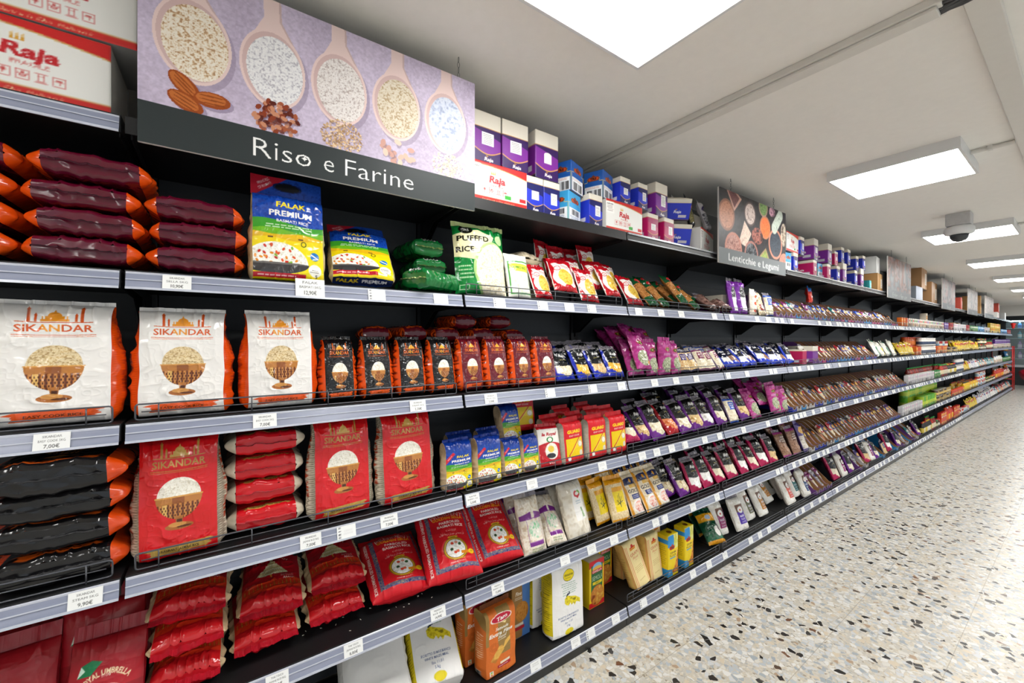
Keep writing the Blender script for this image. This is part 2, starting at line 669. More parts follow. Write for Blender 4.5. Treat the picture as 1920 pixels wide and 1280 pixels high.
class Cv:
    """a printed face: nu x nv colour samples over a face w x h metres, u to the right and v up, both 0..1"""

    def __init__(s, w, h, nu, bg, ss=2):
        s.w, s.h = w, h
        s.nu = int(nu)
        s.nv = max(4, int(round(nu * h / w)))
        s.ss = ss
        s.W, s.H = s.nu * ss, s.nv * ss
        s.a = np.empty((s.H, s.W, 3))
        s.a[:] = s.c(bg)
        s.U, s.V = np.meshgrid((np.arange(s.W) + .5) / s.W, (np.arange(s.H) + .5) / s.H)

    @staticmethod
    def c(c):
        return np.array(hexc(c) if isinstance(c, str) else c, float)

    def put(s, mask, col, al=1.0):
        m = (mask.astype(float) * al)[..., None]
        col = s.c(col) if not (isinstance(col, np.ndarray) and col.ndim == 3) else col
        s.a = s.a * (1 - m) + col * m
        return s

    def rect(s, u0, v0, u1, v1, c, al=1.0):
        return s.put((s.U >= u0) & (s.U < u1) & (s.V >= v0) & (s.V < v1), c, al)

    def rim(s, u0, v0, u1, v1, t, c):
        ins = (s.U >= u0) & (s.U < u1) & (s.V >= v0) & (s.V < v1)
        tv = t * s.w / s.h
        inn = (s.U >= u0 + t) & (s.U < u1 - t) & (s.V >= v0 + tv) & (s.V < v1 - tv)
        return s.put(ins & ~inn, c)

    def ell(s, cu, cv, ru, rv, c, al=1.0, top=False, bot=False, ang=0):
        du, dv = (s.U - cu) * s.w, (s.V - cv) * s.h
        if ang:
            du, dv = du * math.cos(ang) + dv * math.sin(ang), -du * math.sin(ang) + dv * math.cos(ang)
        m = (du / (ru * s.w)) ** 2 + (dv / (rv * s.h)) ** 2 < 1
        if top:
            m &= s.V >= cv
        if bot:
            m &= s.V <= cv
        return s.put(m, c, al)

    def ring(s, cu, cv, r, t, c):
        d = np.hypot((s.U - cu) * s.w, (s.V - cv) * s.h)
        return s.put(abs(d - r * s.w) < t * s.w, c)

    def pmask(s, pts):
        m = np.zeros(s.U.shape, bool)
        n = len(pts)
        for i in range(n):
            x0, y0 = pts[i]
            x1, y1 = pts[(i + 1) % n]
            if y0 == y1:
                continue
            cr = ((y0 > s.V) != (y1 > s.V)) & (s.U < (x1 - x0) * (s.V - y0) / (y1 - y0) + x0)
            m ^= cr
        return m

    def poly(s, pts, c, al=1.0):
        return s.put(s.pmask(pts), c, al)

    def line(s, pts, t, c, al=1.0):
        m = np.zeros(s.U.shape, bool)
        X, Y = s.U * s.w, s.V * s.h
        for (a0, b0), (a1, b1) in zip(pts[:-1], pts[1:]):
            ax, ay, bx, by = a0 * s.w, b0 * s.h, a1 * s.w, b1 * s.h
            L2 = (bx - ax) ** 2 + (by - ay) ** 2 + 1e-12
            k = np.clip(((X - ax) * (bx - ax) + (Y - ay) * (by - ay)) / L2, 0, 1)
            m |= np.hypot(X - ax - k * (bx - ax), Y - ay - k * (by - ay)) < t * s.w * .5
        return s.put(m, c, al)

    def text(s, t, cu, cv, hv, c, bold=0.0, fit=None, ang=0.0, align='c', shear=0.0, arc=0.0, al=1.0):
        """hv: capital height as a share of the face height; fit: widest share of the face width; cv is the middle of the line"""
        T = text_tris(t, bold, shear)
        if not len(T):
            return s
        P = T.reshape(-1, 2).copy()
        x0, x1 = P[:, 0].min(), P[:, 0].max()
        P[:, 0] -= {'c': (x0 + x1) / 2, 'l': x0, 'r': x1}[align]
        P[:, 1] -= .5
        k = hv * s.h
        kx = k
        if fit:
            kx = fit * s.w / max(x1 - x0, 1e-6)
            if kx > k * 1.35:
                kx = k * 1.35
        P[:, 0] *= kx
        P[:, 1] *= k
        if arc:
            R = arc * s.w
            th = P[:, 0] / R
            rr = R + P[:, 1]
            P = np.stack([rr * np.sin(th), rr * np.cos(th) - R], 1)
        if ang:
            P = P @ np.array([[math.cos(ang), math.sin(ang)], [-math.sin(ang), math.cos(ang)]])
        P[:, 0] = (P[:, 0] / s.w + cu) * s.W - .5
        P[:, 1] = (P[:, 1] / s.h + cv) * s.H - .5
        m = np.zeros(s.U.shape, bool)
        for a, b, d in P.reshape(-1, 3, 2):
            i0, i1 = int(max(0, math.floor(min(a[0], b[0], d[0])))), int(min(s.W - 1, math.ceil(max(a[0], b[0], d[0]))))
            j0, j1 = int(max(0, math.floor(min(a[1], b[1], d[1])))), int(min(s.H - 1, math.ceil(max(a[1], b[1], d[1]))))
            if i1 < i0 or j1 < j0:
                continue
            X, Y = np.meshgrid(np.arange(i0, i1 + 1), np.arange(j0, j1 + 1))
            e = lambda p, q: (q[0] - p[0]) * (Y - p[1]) - (q[1] - p[1]) * (X - p[0])
            e0, e1, e2 = e(a, b), e(b, d), e(d, a)
            m[j0:j1 + 1, i0:i1 + 1] |= ((e0 >= 0) & (e1 >= 0) & (e2 >= 0)) | ((e0 <= 0) & (e1 <= 0) & (e2 <= 0))
        return s.put(m, c, al)

    def small(s, u0, u1, v0, v1, n, c, al=.8, seed=1):
        """lines of print too small to read"""
        r = random.Random(seed)
        for i in range(n):
            v = v1 - (i + .5) * (v1 - v0) / n
            t = (v1 - v0) / n * .42
            u = u0 + (u1 - u0) * r.uniform(0, .12)
            e = u1 - (u1 - u0) * r.uniform(0, .16)
            while u < e:
                k = r.uniform(.05, .16) * (u1 - u0)
                s.rect(u, v - t / 2, min(u + k, e), v + t / 2, c, al)
                u += k + .025 * (u1 - u0)
        return s

    def grain(s, mask, cols, size=0.004, seed=0):
        """kernels, grains or grated texture inside a mask, size in metres"""
        fx, fy = max(2, s.w / size), max(2, s.h / size)
        n = vnoise(s.U, s.V, fx, fy, seed + 11) * .65 + vnoise(s.U, s.V, fx * 2.1, fy * 2.1, seed + 12) * .35
        q = np.clip((n - .22) / .56, 0, .999)
        cc = np.array([s.c(c) for c in cols])
        k = q * (len(cc) - 1)
        i = k.astype(int)
        f = (k - i)[..., None]
        return s.put(mask, cc[i] * (1 - f) + cc[np.minimum(i + 1, len(cc) - 1)] * f)

    def emask(s, cu, cv, ru, rv, ang=0):
        du, dv = (s.U - cu) * s.w, (s.V - cv) * s.h
        if ang:
            du, dv = du * math.cos(ang) + dv * math.sin(ang), -du * math.sin(ang) + dv * math.cos(ang)
        return (du / (ru * s.w)) ** 2 + (dv / (rv * s.h)) ** 2 < 1

    def grad(s, v0, v1, c0, c1, mask=None):
        k = np.clip((s.V - v0) / (v1 - v0), 0, 1)[..., None]
        col = s.c(c0) * (1 - k) + s.c(c1) * k
        m = (s.V >= min(v0, v1)) & (s.V <= max(v0, v1))
        if mask is not None:
            m &= mask
        return s.put(m, col)

    def barcode(s, u0, v0, u1, v1, seed=3, c='16161a'):
        r = random.Random(seed)
        u = u0
        while u < u1:
            k = r.choice([.5, 1, 1, 1.6, 2.2]) * (u1 - u0) / 46
            s.rect(u, v0, min(u + k, u1), v1, c)
            u += k + r.choice([.6, 1, 1.7]) * (u1 - u0) / 46
        return s

    def out(s):
        k = s.ss
        return s.a.reshape(s.nv, k, s.nu, k, 3).mean((1, 3))


# ------------------------------------------------------------------ sheets -> meshes
def sheets(name, parts, mat, smooth=True):
    """parts: list of (points[nv,nu,3], colours[nv,nu,3] or one colour); all of them become ONE mesh"""
    VV, CC, FF, n = [], [], [], 0
    for P, C in parts:
        nv, nu = P.shape[:2]
        if not (isinstance(C, np.ndarray) and C.ndim == 3):
            C = np.broadcast_to(Cv.c(C), P.shape)
        VV.append(P.reshape(-1, 3))
        CC.append(np.asarray(C).reshape(-1, 3))
        idx = np.arange(nv * nu).reshape(nv, nu) + n
        FF.append(np.stack([idx[:-1, :-1], idx[:-1, 1:], idx[1:, 1:], idx[1:, :-1]], -1).reshape(-1, 4))
        n += nv * nu
    V, C, F = np.concatenate(VV), np.concatenate(CC), np.concatenate(FF)
    me = bpy.data.meshes.new(name)
    me.vertices.add(len(V))
    me.vertices.foreach_set('co', V.astype(np.float32).ravel())
    me.loops.add(len(F) * 4)
    me.loops.foreach_set('vertex_index', F.astype(np.int32).ravel())
    me.polygons.add(len(F))
    me.polygons.foreach_set('loop_start', np.arange(0, len(F) * 4, 4, dtype=np.int32))
    me.polygons.foreach_set('loop_total', np.full(len(F), 4, dtype=np.int32))
    me.polygons.foreach_set('use_smooth', np.full(len(F), smooth, dtype=bool))
    at = me.attributes.new('print', 'FLOAT_COLOR', 'POINT')
    c = np.ones((len(V), 4), dtype=np.float32)
    c[:, :3] = lin(C)
    at.data.foreach_set('color', c.ravel())
    me.materials.append(mat)
    me.update(calc_edges=True)
    me.validate()
    return me


def ridge(U, V, fx, fy, seed):
    return 1 - abs(2 * vnoise(U, V, fx, fy, seed) - 1)


def noisy(shape, c, amt, fx, fy, seed):
    nv, nu = shape
    U, V = np.meshgrid(np.linspace(0, 1, nu), np.linspace(0, 1, nv))
    n = vnoise(U, V, fx, fy, seed)[..., None] - .5
    return np.clip(Cv.c(c) + n * 2 * amt, 0, 1)


def bag(w, h, d, cv, side='888888', back=None, s0=0.0, p=2.4, top=.2, bot=.15, gt=.0, gb=.0, seal=.02, bseal=0.0, nar=.05, wr=.003, seed=1,
        seal_col=None, side_cv=None, film=None, fold=None, gusset=0.0, ears=0.0, split=False, lump=.004, seal_mat=None, sideres=10, cap_cv=None, sb=.16, bseal_col=None):
    """a filled bag standing on z = 0 with its printed face to -y. s0: share of the depth kept at the side edges (gusset);
    fold=(height, angle): everything above bends back. Returns [(part name, mesh)], the body first."""
    film = film or FILM
    C = cv.out() if isinstance(cv, Cv) else cv
    nv, nu = C.shape[:2]
    u, v = np.linspace(0, 1, nu), np.linspace(0, 1, nv)
    U, V = np.meshgrid(u, v)

    def gfun(v):
        a = np.clip((1 - v) / max(top, 1e-3), 0, 1)
        b_ = np.clip(v / max(bot, 1e-3), 0, 1)
        return (gt + (1 - gt) * np.sqrt(1 - (1 - a) ** 2)) * (gb + (1 - gb) * np.sqrt(1 - (1 - b_) ** 2))

    def width(v):
        return w * (1 - nar * gfun(v)) * (1 + ears * np.clip((v - .9) / .1, 0, 1))
    rr = random.Random(seed)

    def face(U, V, sgn, sd):
        g = gfun(V)
        f = 1 - abs(2 * U - 1) ** p
        X = (U - .5) * width(V) + 0.003 * (vnoise(U * 0 + .5, V, 2, 5, sd + 31) - .5)
        Y = d / 2 * g * (s0 + (1 - s0) * f)
        edge = 1 - abs(2 * U - 1) ** 6
        near = np.exp(-((1 - V) / .16) ** 2) + .7 * np.exp(-(V / .12) ** 2)
        Y = Y + lump * (vnoise(U, V, 3, 3 * h / w, sd) - .5) * edge * np.minimum(1, g * 1.5)
        Y = Y + wr * edge * (.28 * ridge(U, V, 5, 5 * h / w, sd + 1) ** 4 + near * 1.3 * ridge(U, V, 9, 3, sd + 2) ** 3 + .12 * ridge(U, V, 14, 14 * h / w, sd + 3) ** 4)
        Z = V * h
        return np.stack([X, sgn * Y, Z], -1)
    Fp = face(U, V, -1, seed)
    nb = max(6, nu // 4)
    Ub, Vb = np.meshgrid(np.linspace(0, 1, nb), v)
    Bp = face(Ub, Vb, 1, seed + 50)
    ns = sideres
    k = np.linspace(0, 1, ns)[None, :, None]

    def sidep(e):
        A, B = Fp[:, e][:, None], Bp[:, e][:, None]
        S = A * (1 - k) + B * k
        depth = np.abs(B[..., 1] - A[..., 1])
        bul = np.sin(np.pi * k[..., 0]) * depth * ((sb - gusset * np.clip((v - .55) / .45, 0, 1)) * np.sqrt(np.clip(v / .07, 0, 1)) * np.sqrt(np.clip((1 - v) / .05, 0, 1)))[:, None]
        vv, kk = np.meshgrid(v, np.linspace(0, 1, ns), indexing='ij')
        bul = bul + wr * 1.2 * (ridge(kk, vv, 2.5, 9, seed + 70 + e) - .5) * np.sin(np.pi * kk) * np.minimum(1, depth / .02)
        S = S.copy()
        S[..., 0] += (1 if e else -1) * bul
        return S

    def bend(P):
        if fold:
            zb, an = fold
            P = P.copy()
            t = np.clip((P[..., 2] - zb * h) / (.10 * h), 0, 1) * an
            dz = np.maximum(P[..., 2] - zb * h, 0)
            P[..., 1] += dz * np.sin(t)
            P[..., 2] = np.where(P[..., 2] > zb * h, zb * h + dz * np.cos(t), P[..., 2])
        return P
    sides = []
    if s0 > 0:
        for e in (0, -1):
            S = sidep(e)
            if side_cv is not None:
                sc = side_cv.out()
                jj = (np.linspace(0, sc.shape[0] - 1, nv)).astype(int)
                ii = (np.linspace(0, sc.shape[1] - 1, ns)).astype(int)
                SC_ = sc[jj][:, ii if e == 0 else ii[::-1]]
            else:
                SC_ = noisy((nv, ns), side, .035, 6, 40, seed + 5)
            if e == 0:
                S, SC_ = S[:, ::-1], np.asarray(SC_)[:, ::-1]
            sides.append((bend(S), SC_))
    Bq = Bp[:, ::-1]
    body = [(bend(Fp), C), (bend(Bq), back if back is not None else side)]
    capn = 3
    if gb > 0 or bot < .01:
        cc = cap_cv.out() if cap_cv is not None else None
        t = np.linspace(0, 1, capn if cc is None else cc.shape[0])[:, None, None]
        if cc is not None:
            xf = np.linspace(0, 1, cc.shape[1])
            ip = lambda R, q: np.stack([np.interp(xf, np.linspace(0, 1, q), R[:, k_]) for k_ in range(3)], -1)
            body.append((bend(ip(Bp[0], nb)[None] * (1 - t) + ip(Fp[0], nu)[None] * t), cc))
            t = t[:0]
        xb = np.linspace(0, nu - 1, nb).astype(int)
        if len(t):
            body.append((bend(Bp[0][None] * (1 - t) + Fp[0][xb][None] * t), back or side))
    if gt > 0:
        t = np.linspace(0, 1, capn)[:, None, None]
        xb = np.linspace(0, nu - 1, nb).astype(int)
        body.append((bend(Fp[-1][xb][None] * (1 - t) + Bp[-1][None] * t), back or side))
    out = []
    fin = []

    def strip(at_top, hh):
        row = (Fp[-1] + Bp[-1][np.linspace(0, nb - 1, nu).astype(int)]) / 2 if at_top else (Fp[0] + Bp[0][np.linspace(0, nb - 1, nu).astype(int)]) / 2
        n = 4
        t = np.linspace(0, 1, n)[:, None]
        wav = .0025 * (vnoise(u[None] + 0 * t, t + 0 * u[None], 7, 2, seed + 90) - .5) * 2 * t
        P = np.repeat(row[None], n, 0).copy()
        P[..., 2] += (t if at_top else -t) * hh
        P[..., 1] += wav * (1 if at_top else .5)
        if not at_top:
            P = P[::-1]
        lay = []
        for off in (-.0005, .0005):
            Q = P.copy()
            Q[..., 1] += off
            lay.append((bend(Q), bseal_col if (bseal_col is not None and not at_top) else seal_col if seal_col is not None else np.repeat(C[-1 if at_top else 0][None], n, 0)))
        return lay
    if seal:
        fin += strip(True, seal)
    bf = strip(False, bseal) if bseal else []
    if split:
        out.append(('bag_body', sheets('bag_body', body, film)))
        for S in sides:
            out.append(('side_gusset', sheets('side_gusset', [S], film)))
        if fin:
            out.append(('top_seal', sheets('top_seal', fin, seal_mat or film)))
        if bf:
            out.append(('bottom_seal', sheets('bottom_seal', bf, film)))
    elif seal_mat and fin:
        out.append(('bag_body', sheets('bag_body', body + sides + bf, film)))
        out.append(('top_seal', sheets('top_seal', fin, seal_mat)))
    else:
        out.append(('bag', sheets('bag', body + sides + fin + bf, film)))
    return out


def block(w, h, d, front, left=None, right=None, top='cccccc', back='999999', r=.006, bulge=.004, seed=1, mat=None, topcv=None, name='carton', res=8):
    """a packed carton or paper block standing on z = 0, face to -y, softly rounded edges and slightly bulging faces"""
    C = front.out() if isinstance(front, Cv) else front
    nv, nu = C.shape[:2] if isinstance(C, np.ndarray) and C.ndim == 3 else (res, res)

    def panel(n1, n2, f, bul=bulge, sd=0):
        a = np.linspace(0, 1, n1)
        b_ = np.linspace(0, 1, n2)
        A, B = np.meshgrid(a, b_)
        P = f(A, B)
        bmp = bul * (1 - (2 * A - 1) ** 2) * (1 - (2 * B - 1) ** 2) + bul * .4 * (vnoise(A, B, 4, 4, seed + sd) - .5) * (1 - (2 * A - 1) ** 4) * (1 - (2 * B - 1) ** 4)
        rad = lambda t, L: np.where(t * L < r, r - np.sqrt(np.maximum(0, r * r - (r - t * L) ** 2)), np.where((1 - t) * L < r, r - np.sqrt(np.maximum(0, r * r - (r - (1 - t) * L) ** 2)), 0))
        return P, bmp, A, B, rad

    parts = []
    q = .0  # panels meet at the block's corners; the corner rounding pulls them in

    def put(Cx, f, nrm, L1, L2, n1, n2, sd):
        # samples crowd near the edges so that the rounding is smooth
        P, bmp, A, B, rad = panel(n1, n2, f, sd=sd)
        inn = np.maximum(rad(A, L1), rad(B, L2)) * .293
        P = P + np.asarray(nrm) * (bmp - inn)[..., None]
        parts.append((P, Cx))
    fr = lambda A, B: np.stack([(A - .5) * w, -d / 2 + 0 * A, B * h], -1)
    put(C, fr, (0, -1, 0), w, h, nu, nv, 1)
    ns = max(6, int(nu * d / w)) if isinstance(left, Cv) or isinstance(right, Cv) else 6
    for sgn, col in ((-1, left), (1, right)):
        if isinstance(col, Cv):
            cc = col.out()
            n1, n2 = cc.shape[1], cc.shape[0]
        else:
            cc = col if col is not None else '888888'
            n1, n2 = 8, 12
        f = (lambda A, B: np.stack([-w / 2 + 0 * A, d / 2 - A * d, B * h], -1)) if sgn < 0 else (lambda A, B: np.stack([w / 2 + 0 * A, -d / 2 + A * d, B * h], -1))
        put(cc, f, (sgn, 0, 0), d, h, n1, n2, 2 + sgn)
    put(back, lambda A, B: np.stack([(.5 - A) * w, d / 2 + 0 * A, B * h], -1), (0, 1, 0), w, h, 6, 6, 5)
    tc = topcv.out() if isinstance(topcv, Cv) else top
    n1, n2 = (tc.shape[1], tc.shape[0]) if isinstance(tc, np.ndarray) and tc.ndim == 3 else (8, 6)
    put(tc, lambda A, B: np.stack([(A - .5) * w, -d / 2 + B * d, h + 0 * A], -1), (0, 0, 1), w, d, n1, n2, 6)
    put(back, lambda A, B: np.stack([(A - .5) * w, d / 2 - B * d, 0 * A], -1), (0, 0, 0), w, d, 4, 4, 7)
    return [(name, sheets(name, parts, mat or BOARD, smooth=False if bulge < .002 else True))]


# ------------------------------------------------------------------ things on the shelves
def spawn(proto, name, loc, rot=(0, 0, 0), sc=1.0, desc='', cat='bag', shelf=None, where=None, group=None):
    """proto: [(part, mesh)...]; one part -> the thing is that mesh, several -> an Empty with the parts as children"""
    if len(proto) == 1:
        o = bpy.data.objects.new(name, proto[0][1])
        link(o)
    else:
        o = bpy.data.objects.new(name, None)
        o.empty_display_size = .05
        link(o)
        for pn, me in proto:
            c = bpy.data.objects.new(pn, me)
            COL.objects.link(c)
            c.parent = o
    o.location = loc
    o.rotation_euler = rot
    o.scale = sc if isinstance(sc, tuple) else (sc, sc, sc)
    o['category'] = cat
    if group:
        o['group'] = group
    ALL.append((o, desc, shelf, where))
    return o


D2R = math.pi / 180
JR = random.Random(99)
JIT = {'pouch': 1.0, 'snack': 1.0, 'vermicelli': .8, 'flour bag': .5, 'semolina bag': .6, 'spice pouch': .25, 'bag': .8}


def stand(proto, name, px, sh, Y=1.482, lean=0, yaw=0, sc=1.0, dz=0.0, d=None, **kw):
    """stands a pack on shelf sh where its foot is seen in column px; Y is the face of its foot, d its depth, lean tips it back"""
    d = d or proto_depth.get(id(proto), .06)
    X = px if kw.pop('world', False) else sx(px, Y)
    s = sc if not isinstance(sc, tuple) else sc[1]
    jt = JIT.get(kw.get('cat'), 0) if 'jit' not in kw else kw.pop('jit')
    if jt:
        lean += JR.uniform(-5, 5) * jt
        yaw += JR.uniform(-6, 6) * jt
        if not isinstance(sc, tuple):
            q_ = sc * (1 + JR.uniform(-.05, .05) * jt)
            sc = (q_ * (1 + JR.uniform(-.04, .06) * jt), q_, q_)
    le = lean * D2R
    # tip about the foot of the back edge: keep the foot on the shelf
    yy = Y + d / 2 * s * math.cos(le)
    z = SHZ[sh] + dz + (d / 2 * s * math.sin(le))
    roll = JR.uniform(-4, 4) * jt * D2R if jt else 0.0
    z += abs(math.sin(roll)) * .045
    return spawn(proto, name, (X, yy, z + .0015), (-le, roll, yaw * D2R), sc, shelf=sh, **kw)


def lie(proto, name, px, sh, Y=1.482, dz=0.0, d=None, sc=1.0, yaw=0, tip=0, roll=0, **kw):
    """lies a bag on its back with its foot towards the aisle"""
    d = d or proto_depth.get(id(proto), .06)
    X = px if kw.pop('world', False) else sx(px, Y)
    s = sc if not isinstance(sc, tuple) else sc[1]
    return spawn(proto, name, (X, Y, SHZ[sh] + dz + d / 2 * s + .001), (-(90 + tip) * D2R, roll * D2R, yaw * D2R), sc, shelf=sh, **kw)


proto_depth = {}


def reg(proto, d):
    proto_depth[id(proto)] = d
    return proto
# ------------------------------------------------------------------ the packs
WHITE, CREAM, GOLD = 'f4f2ee', 'efe3c4', 'b08d45'


def skyline(c, u, v, w, col, mid):
    """row of towers round a dome, v is the ground line"""
    k = c.w / c.h
    h = w * k
    for du, tw, th in ((-.36, .05, .30), (-.27, .035, .15), (.30, .035, .15), (.38, .05, .32)):
        c.rect(u + du * w - tw * w / 2, v, u + du * w + tw * w / 2, v + th * h, col)
        c.poly([(u + du * w - tw * w * .7, v + th * h), (u + du * w + tw * w * .7, v + th * h), (u + du * w, v + (th + .07) * h)], col)
    c.rect(u - .2 * w, v, u + .2 * w, v + .06 * h, mid)
    c.rect(u - .14 * w, v, u + .14 * w, v + .13 * h, mid)
    c.ell(u, v + .13 * h, .10 * w, .10 * h, mid)
    c.poly([(u - .03 * w, v + .2 * h), (u + .03 * w, v + .2 * h), (u, v + .29 * h)], mid)
    c.rect(u - .185 * w, v, u - .165 * w, v + .13 * h, mid)
    c.rect(u + .165 * w, v, u + .185 * w, v + .13 * h, mid)


def goblet(c, u, v, w, rice, h=.40):
    """footed brass bowl heaped with rice; v is the foot, w the rim width, h the height, both as face shares"""
    rim = v + h * .62
    m = c.emask(u, rim, w * .47, h * .36) & (c.V > rim - h * .01)
    c.grain(m, rice, .004, 3)
    # bowl
    pts = [(u - w / 2, rim + .01 * h)]
    for i in range(17):
        t = i / 16
        x = w / 2 * math.cos(math.pi * t)
        pts.append((u + x, rim - h * .42 * math.sin(math.pi * t) ** 1.1))
    bowl = c.pmask(pts)
    c.put(bowl, 'a8622a')
    n = np.sin((c.U - u) / w * 60) * .5 + .5
    c.put(bowl & (n > .55), 'c98745')
    c.put(bowl & (n < .25), '6d3718')
    c.put(bowl & (abs((c.U - u) / w + .30) < .05), 'e3b565')
    band = bowl & (c.V > rim - h * .13)
    c.put(band, 'b9793a')
    c.put(band & (abs((c.U - u) / w + .02) < .13), '94562a')
    q = (np.sin((c.U - u) / w * 95) * np.sin((c.V - rim) / h * 60)) > .35
    c.put(bowl & (c.V < rim - h * .15) & q, '4c2310')
    c.line([(u - w / 2, rim), (u + w / 2, rim)], w * .035, 'd9a050')
    c.poly([(u - w * .09, rim - h * .36), (u + w * .09, rim - h * .36), (u + w * .06, v + h * .10), (u - w * .06, v + h * .10)], 'b06f33')
    c.rect(u - w * .05, v + h * .14, u + w * .06, v + h * .2, '4c2310')
    c.ell(u, v + h * .065, w * .30, h * .065, 'a9652c')
    c.ell(u - w * .04, v + h * .10, w * .19, h * .045, 'cd9048')
    c.ell(u + w * .1, v + h * .05, w * .16, h * .02, '5c2f15')


RICE_B = ['a98a5a', 'd3b98a', 'ecdcb4', 'c9a974']
RICE_W = ['d8cfba', 'f3eee0', 'fbf8ee', 'e4dcc8']


def sikandar(w, h, nu, bg, ink, mid, txt, rice, stripe, line, lcol='2a1a10', gw=.50, tv=.775, gv=.18, gh=.475):
    c = Cv(w, h, nu, bg)
    ink2 = ink
    skyline(c, .5, tv + .065, .62, ink2, mid)
    c.line([(.17, tv + .066), (.35, tv + .058), (.65, tv + .058), (.83, tv + .066)], .012, ink)
    c.text('SIKANDAR', .5, tv + .012, .058, ink, .02, fit=.68)
    c.put((c.V > tv - .03) & (c.V < tv + .05) & (abs(c.U - .47) < .09) & (np.abs(c.a - c.c(ink)).sum(-1) < .1), mid)
    c.line([(.14, tv - .04), (.35, tv - .047), (.65, tv - .047), (.86, tv - .04)], .009, ink)
    c.line([(.14, tv - .054), (.35, tv - .061), (.65, tv - .061), (.86, tv - .054)], .006, ink)
    goblet(c, .5, gv, gw, rice, gh)
    r = random.Random(5)
    pts = [(.10, .035)]
    for i in range(9):
        pts.append((.10 + r.uniform(-.05, .06), .035 + .075 * i / 8))
    pts.append((.9, .12))
    for i in range(9):
        pts.append((.92 + r.uniform(-.07, .04), .115 - .06 * i / 8))
    c.poly(pts, stripe)
    c.text(line, .5, .074, .022, lcol, .01, fit=.5)
    return c


def proto(d, parts):
    return reg(parts, d)


def big_sik(bg, ink, mid, stripe, line, rice, side, seed, sidepat=None, lcol='2a1a10', nu=180):
    c = sikandar(.190, .335, nu, bg, ink, mid, None, rice, stripe, line, lcol, *((.60, .775, .235, .44) if sidepat == '6d6252' else (.52,)))
    sc = None
    if sidepat:
        sc = Cv(.08, .335, 40, side)
        a = np.sin(np.hypot((sc.U * sc.w % .02) - .01, (sc.V * sc.h % .014) - .007) * 1400) > .3
        sc.put(a, sidepat)
        sc.text('SIKANDAR', .5, .55, .09, 'b03a1c', .02, ang=math.pi / 2, fit=None)
    return proto(.085, bag(.190, .335, .085, c, side=side, s0=.80, top=.22, bot=.13, gb=.35, seal=.012, nar=.03, wr=.008, seed=seed, split=True, side_cv=sc, sb=.32, gusset=.42, lump=.006, back=bg, ears=.02))


SIK_WHITE = big_sik('edeae6', 'd2541c', 'e9952a', 'e8571b', 'EASY COOK RICE', RICE_B, 'e2500f', 3, '8a2a08' and 'c8420a')
SIK_WHITE_B = big_sik('edeae6', 'd2541c', 'e9952a', 'e8571b', 'EASY COOK RICE', RICE_B, 'e2500f', 43, 'c8420a')
SIK_RED = big_sik('d3161c', 'b58a3e', 'd0a75a', 'b9974a', 'FRAGRANT JASMINE RICE', RICE_W, 'd9cdb8', 9, '6d6252', '1a120c')
SIK_RED_B = big_sik('d3161c', 'b58a3e', 'd0a75a', 'b9974a', 'FRAGRANT JASMINE RICE', RICE_W, 'd9cdb8', 61, '6d6252', '1a120c')


def lying_sik(bg, side, ink, mid, stripe, seed, d, line='SELLA RICE'):
    c = sikandar(.205, .36, 70, bg, ink, mid, None, RICE_W, stripe, line)
    return proto(d, bag(.205, .36, d, c, side=side, s0=.9, top=.10, bot=.06, gb=.55, gt=.2, seal=.02, bseal=.012, bseal_col=tuple(np.array(hexc(bg)) * .65 + .22), nar=.02, wr=.009, seed=seed, split=True, sb=.5, gusset=.1, lump=.006, back=bg, p=3))


SIK_MAROON5 = [lying_sik('5c0a24', 'dd4f10', 'e0791c', 'f0a428', 'e2611a', s, .066) for s in (11, 12)]
SIK_BLACK5 = [lying_sik('121113', 'd8480c', 'e0791c', 'f0a428', 'e2611a', s, .078, 'STEAM RICE') for s in (14, 15)]
SIK_RED5L = [lying_sik('cf1420', 'd9cdb8', 'b58a3e', 'd0a75a', 'b9974a', s, .074, 'FRAGRANT JASMINE RICE') for s in (17, 18)]


def small_sik(bg, seed, rice=RICE_W):
    c = sikandar(.108, .215, 96, bg, 'd8621c', 'efa42c', None, rice, 'e2571a', 'RICE', gw=.56, tv=.74, gh=.42)
    sc = Cv(.05, .215, 24, 'e2520f')
    sc.text('SIKANDAR', .5, .45, .16, '6a1c08', .01, ang=math.pi / 2)
    return proto(.068, bag(.104, .215, .068, c, side='e2520f', s0=.78, top=.24, bot=.15, gb=.2, seal=.012, nar=.03, wr=.007, seed=seed, split=True, sb=.34, gusset=.3, side_cv=sc, lump=.004, back=bg, seal_col=bg))


SIK_BLACK1 = [small_sik('151416', s) for s in (21, 22)]
SIK_MAROON1 = [small_sik('64101f', s) for s in (23, 24)]


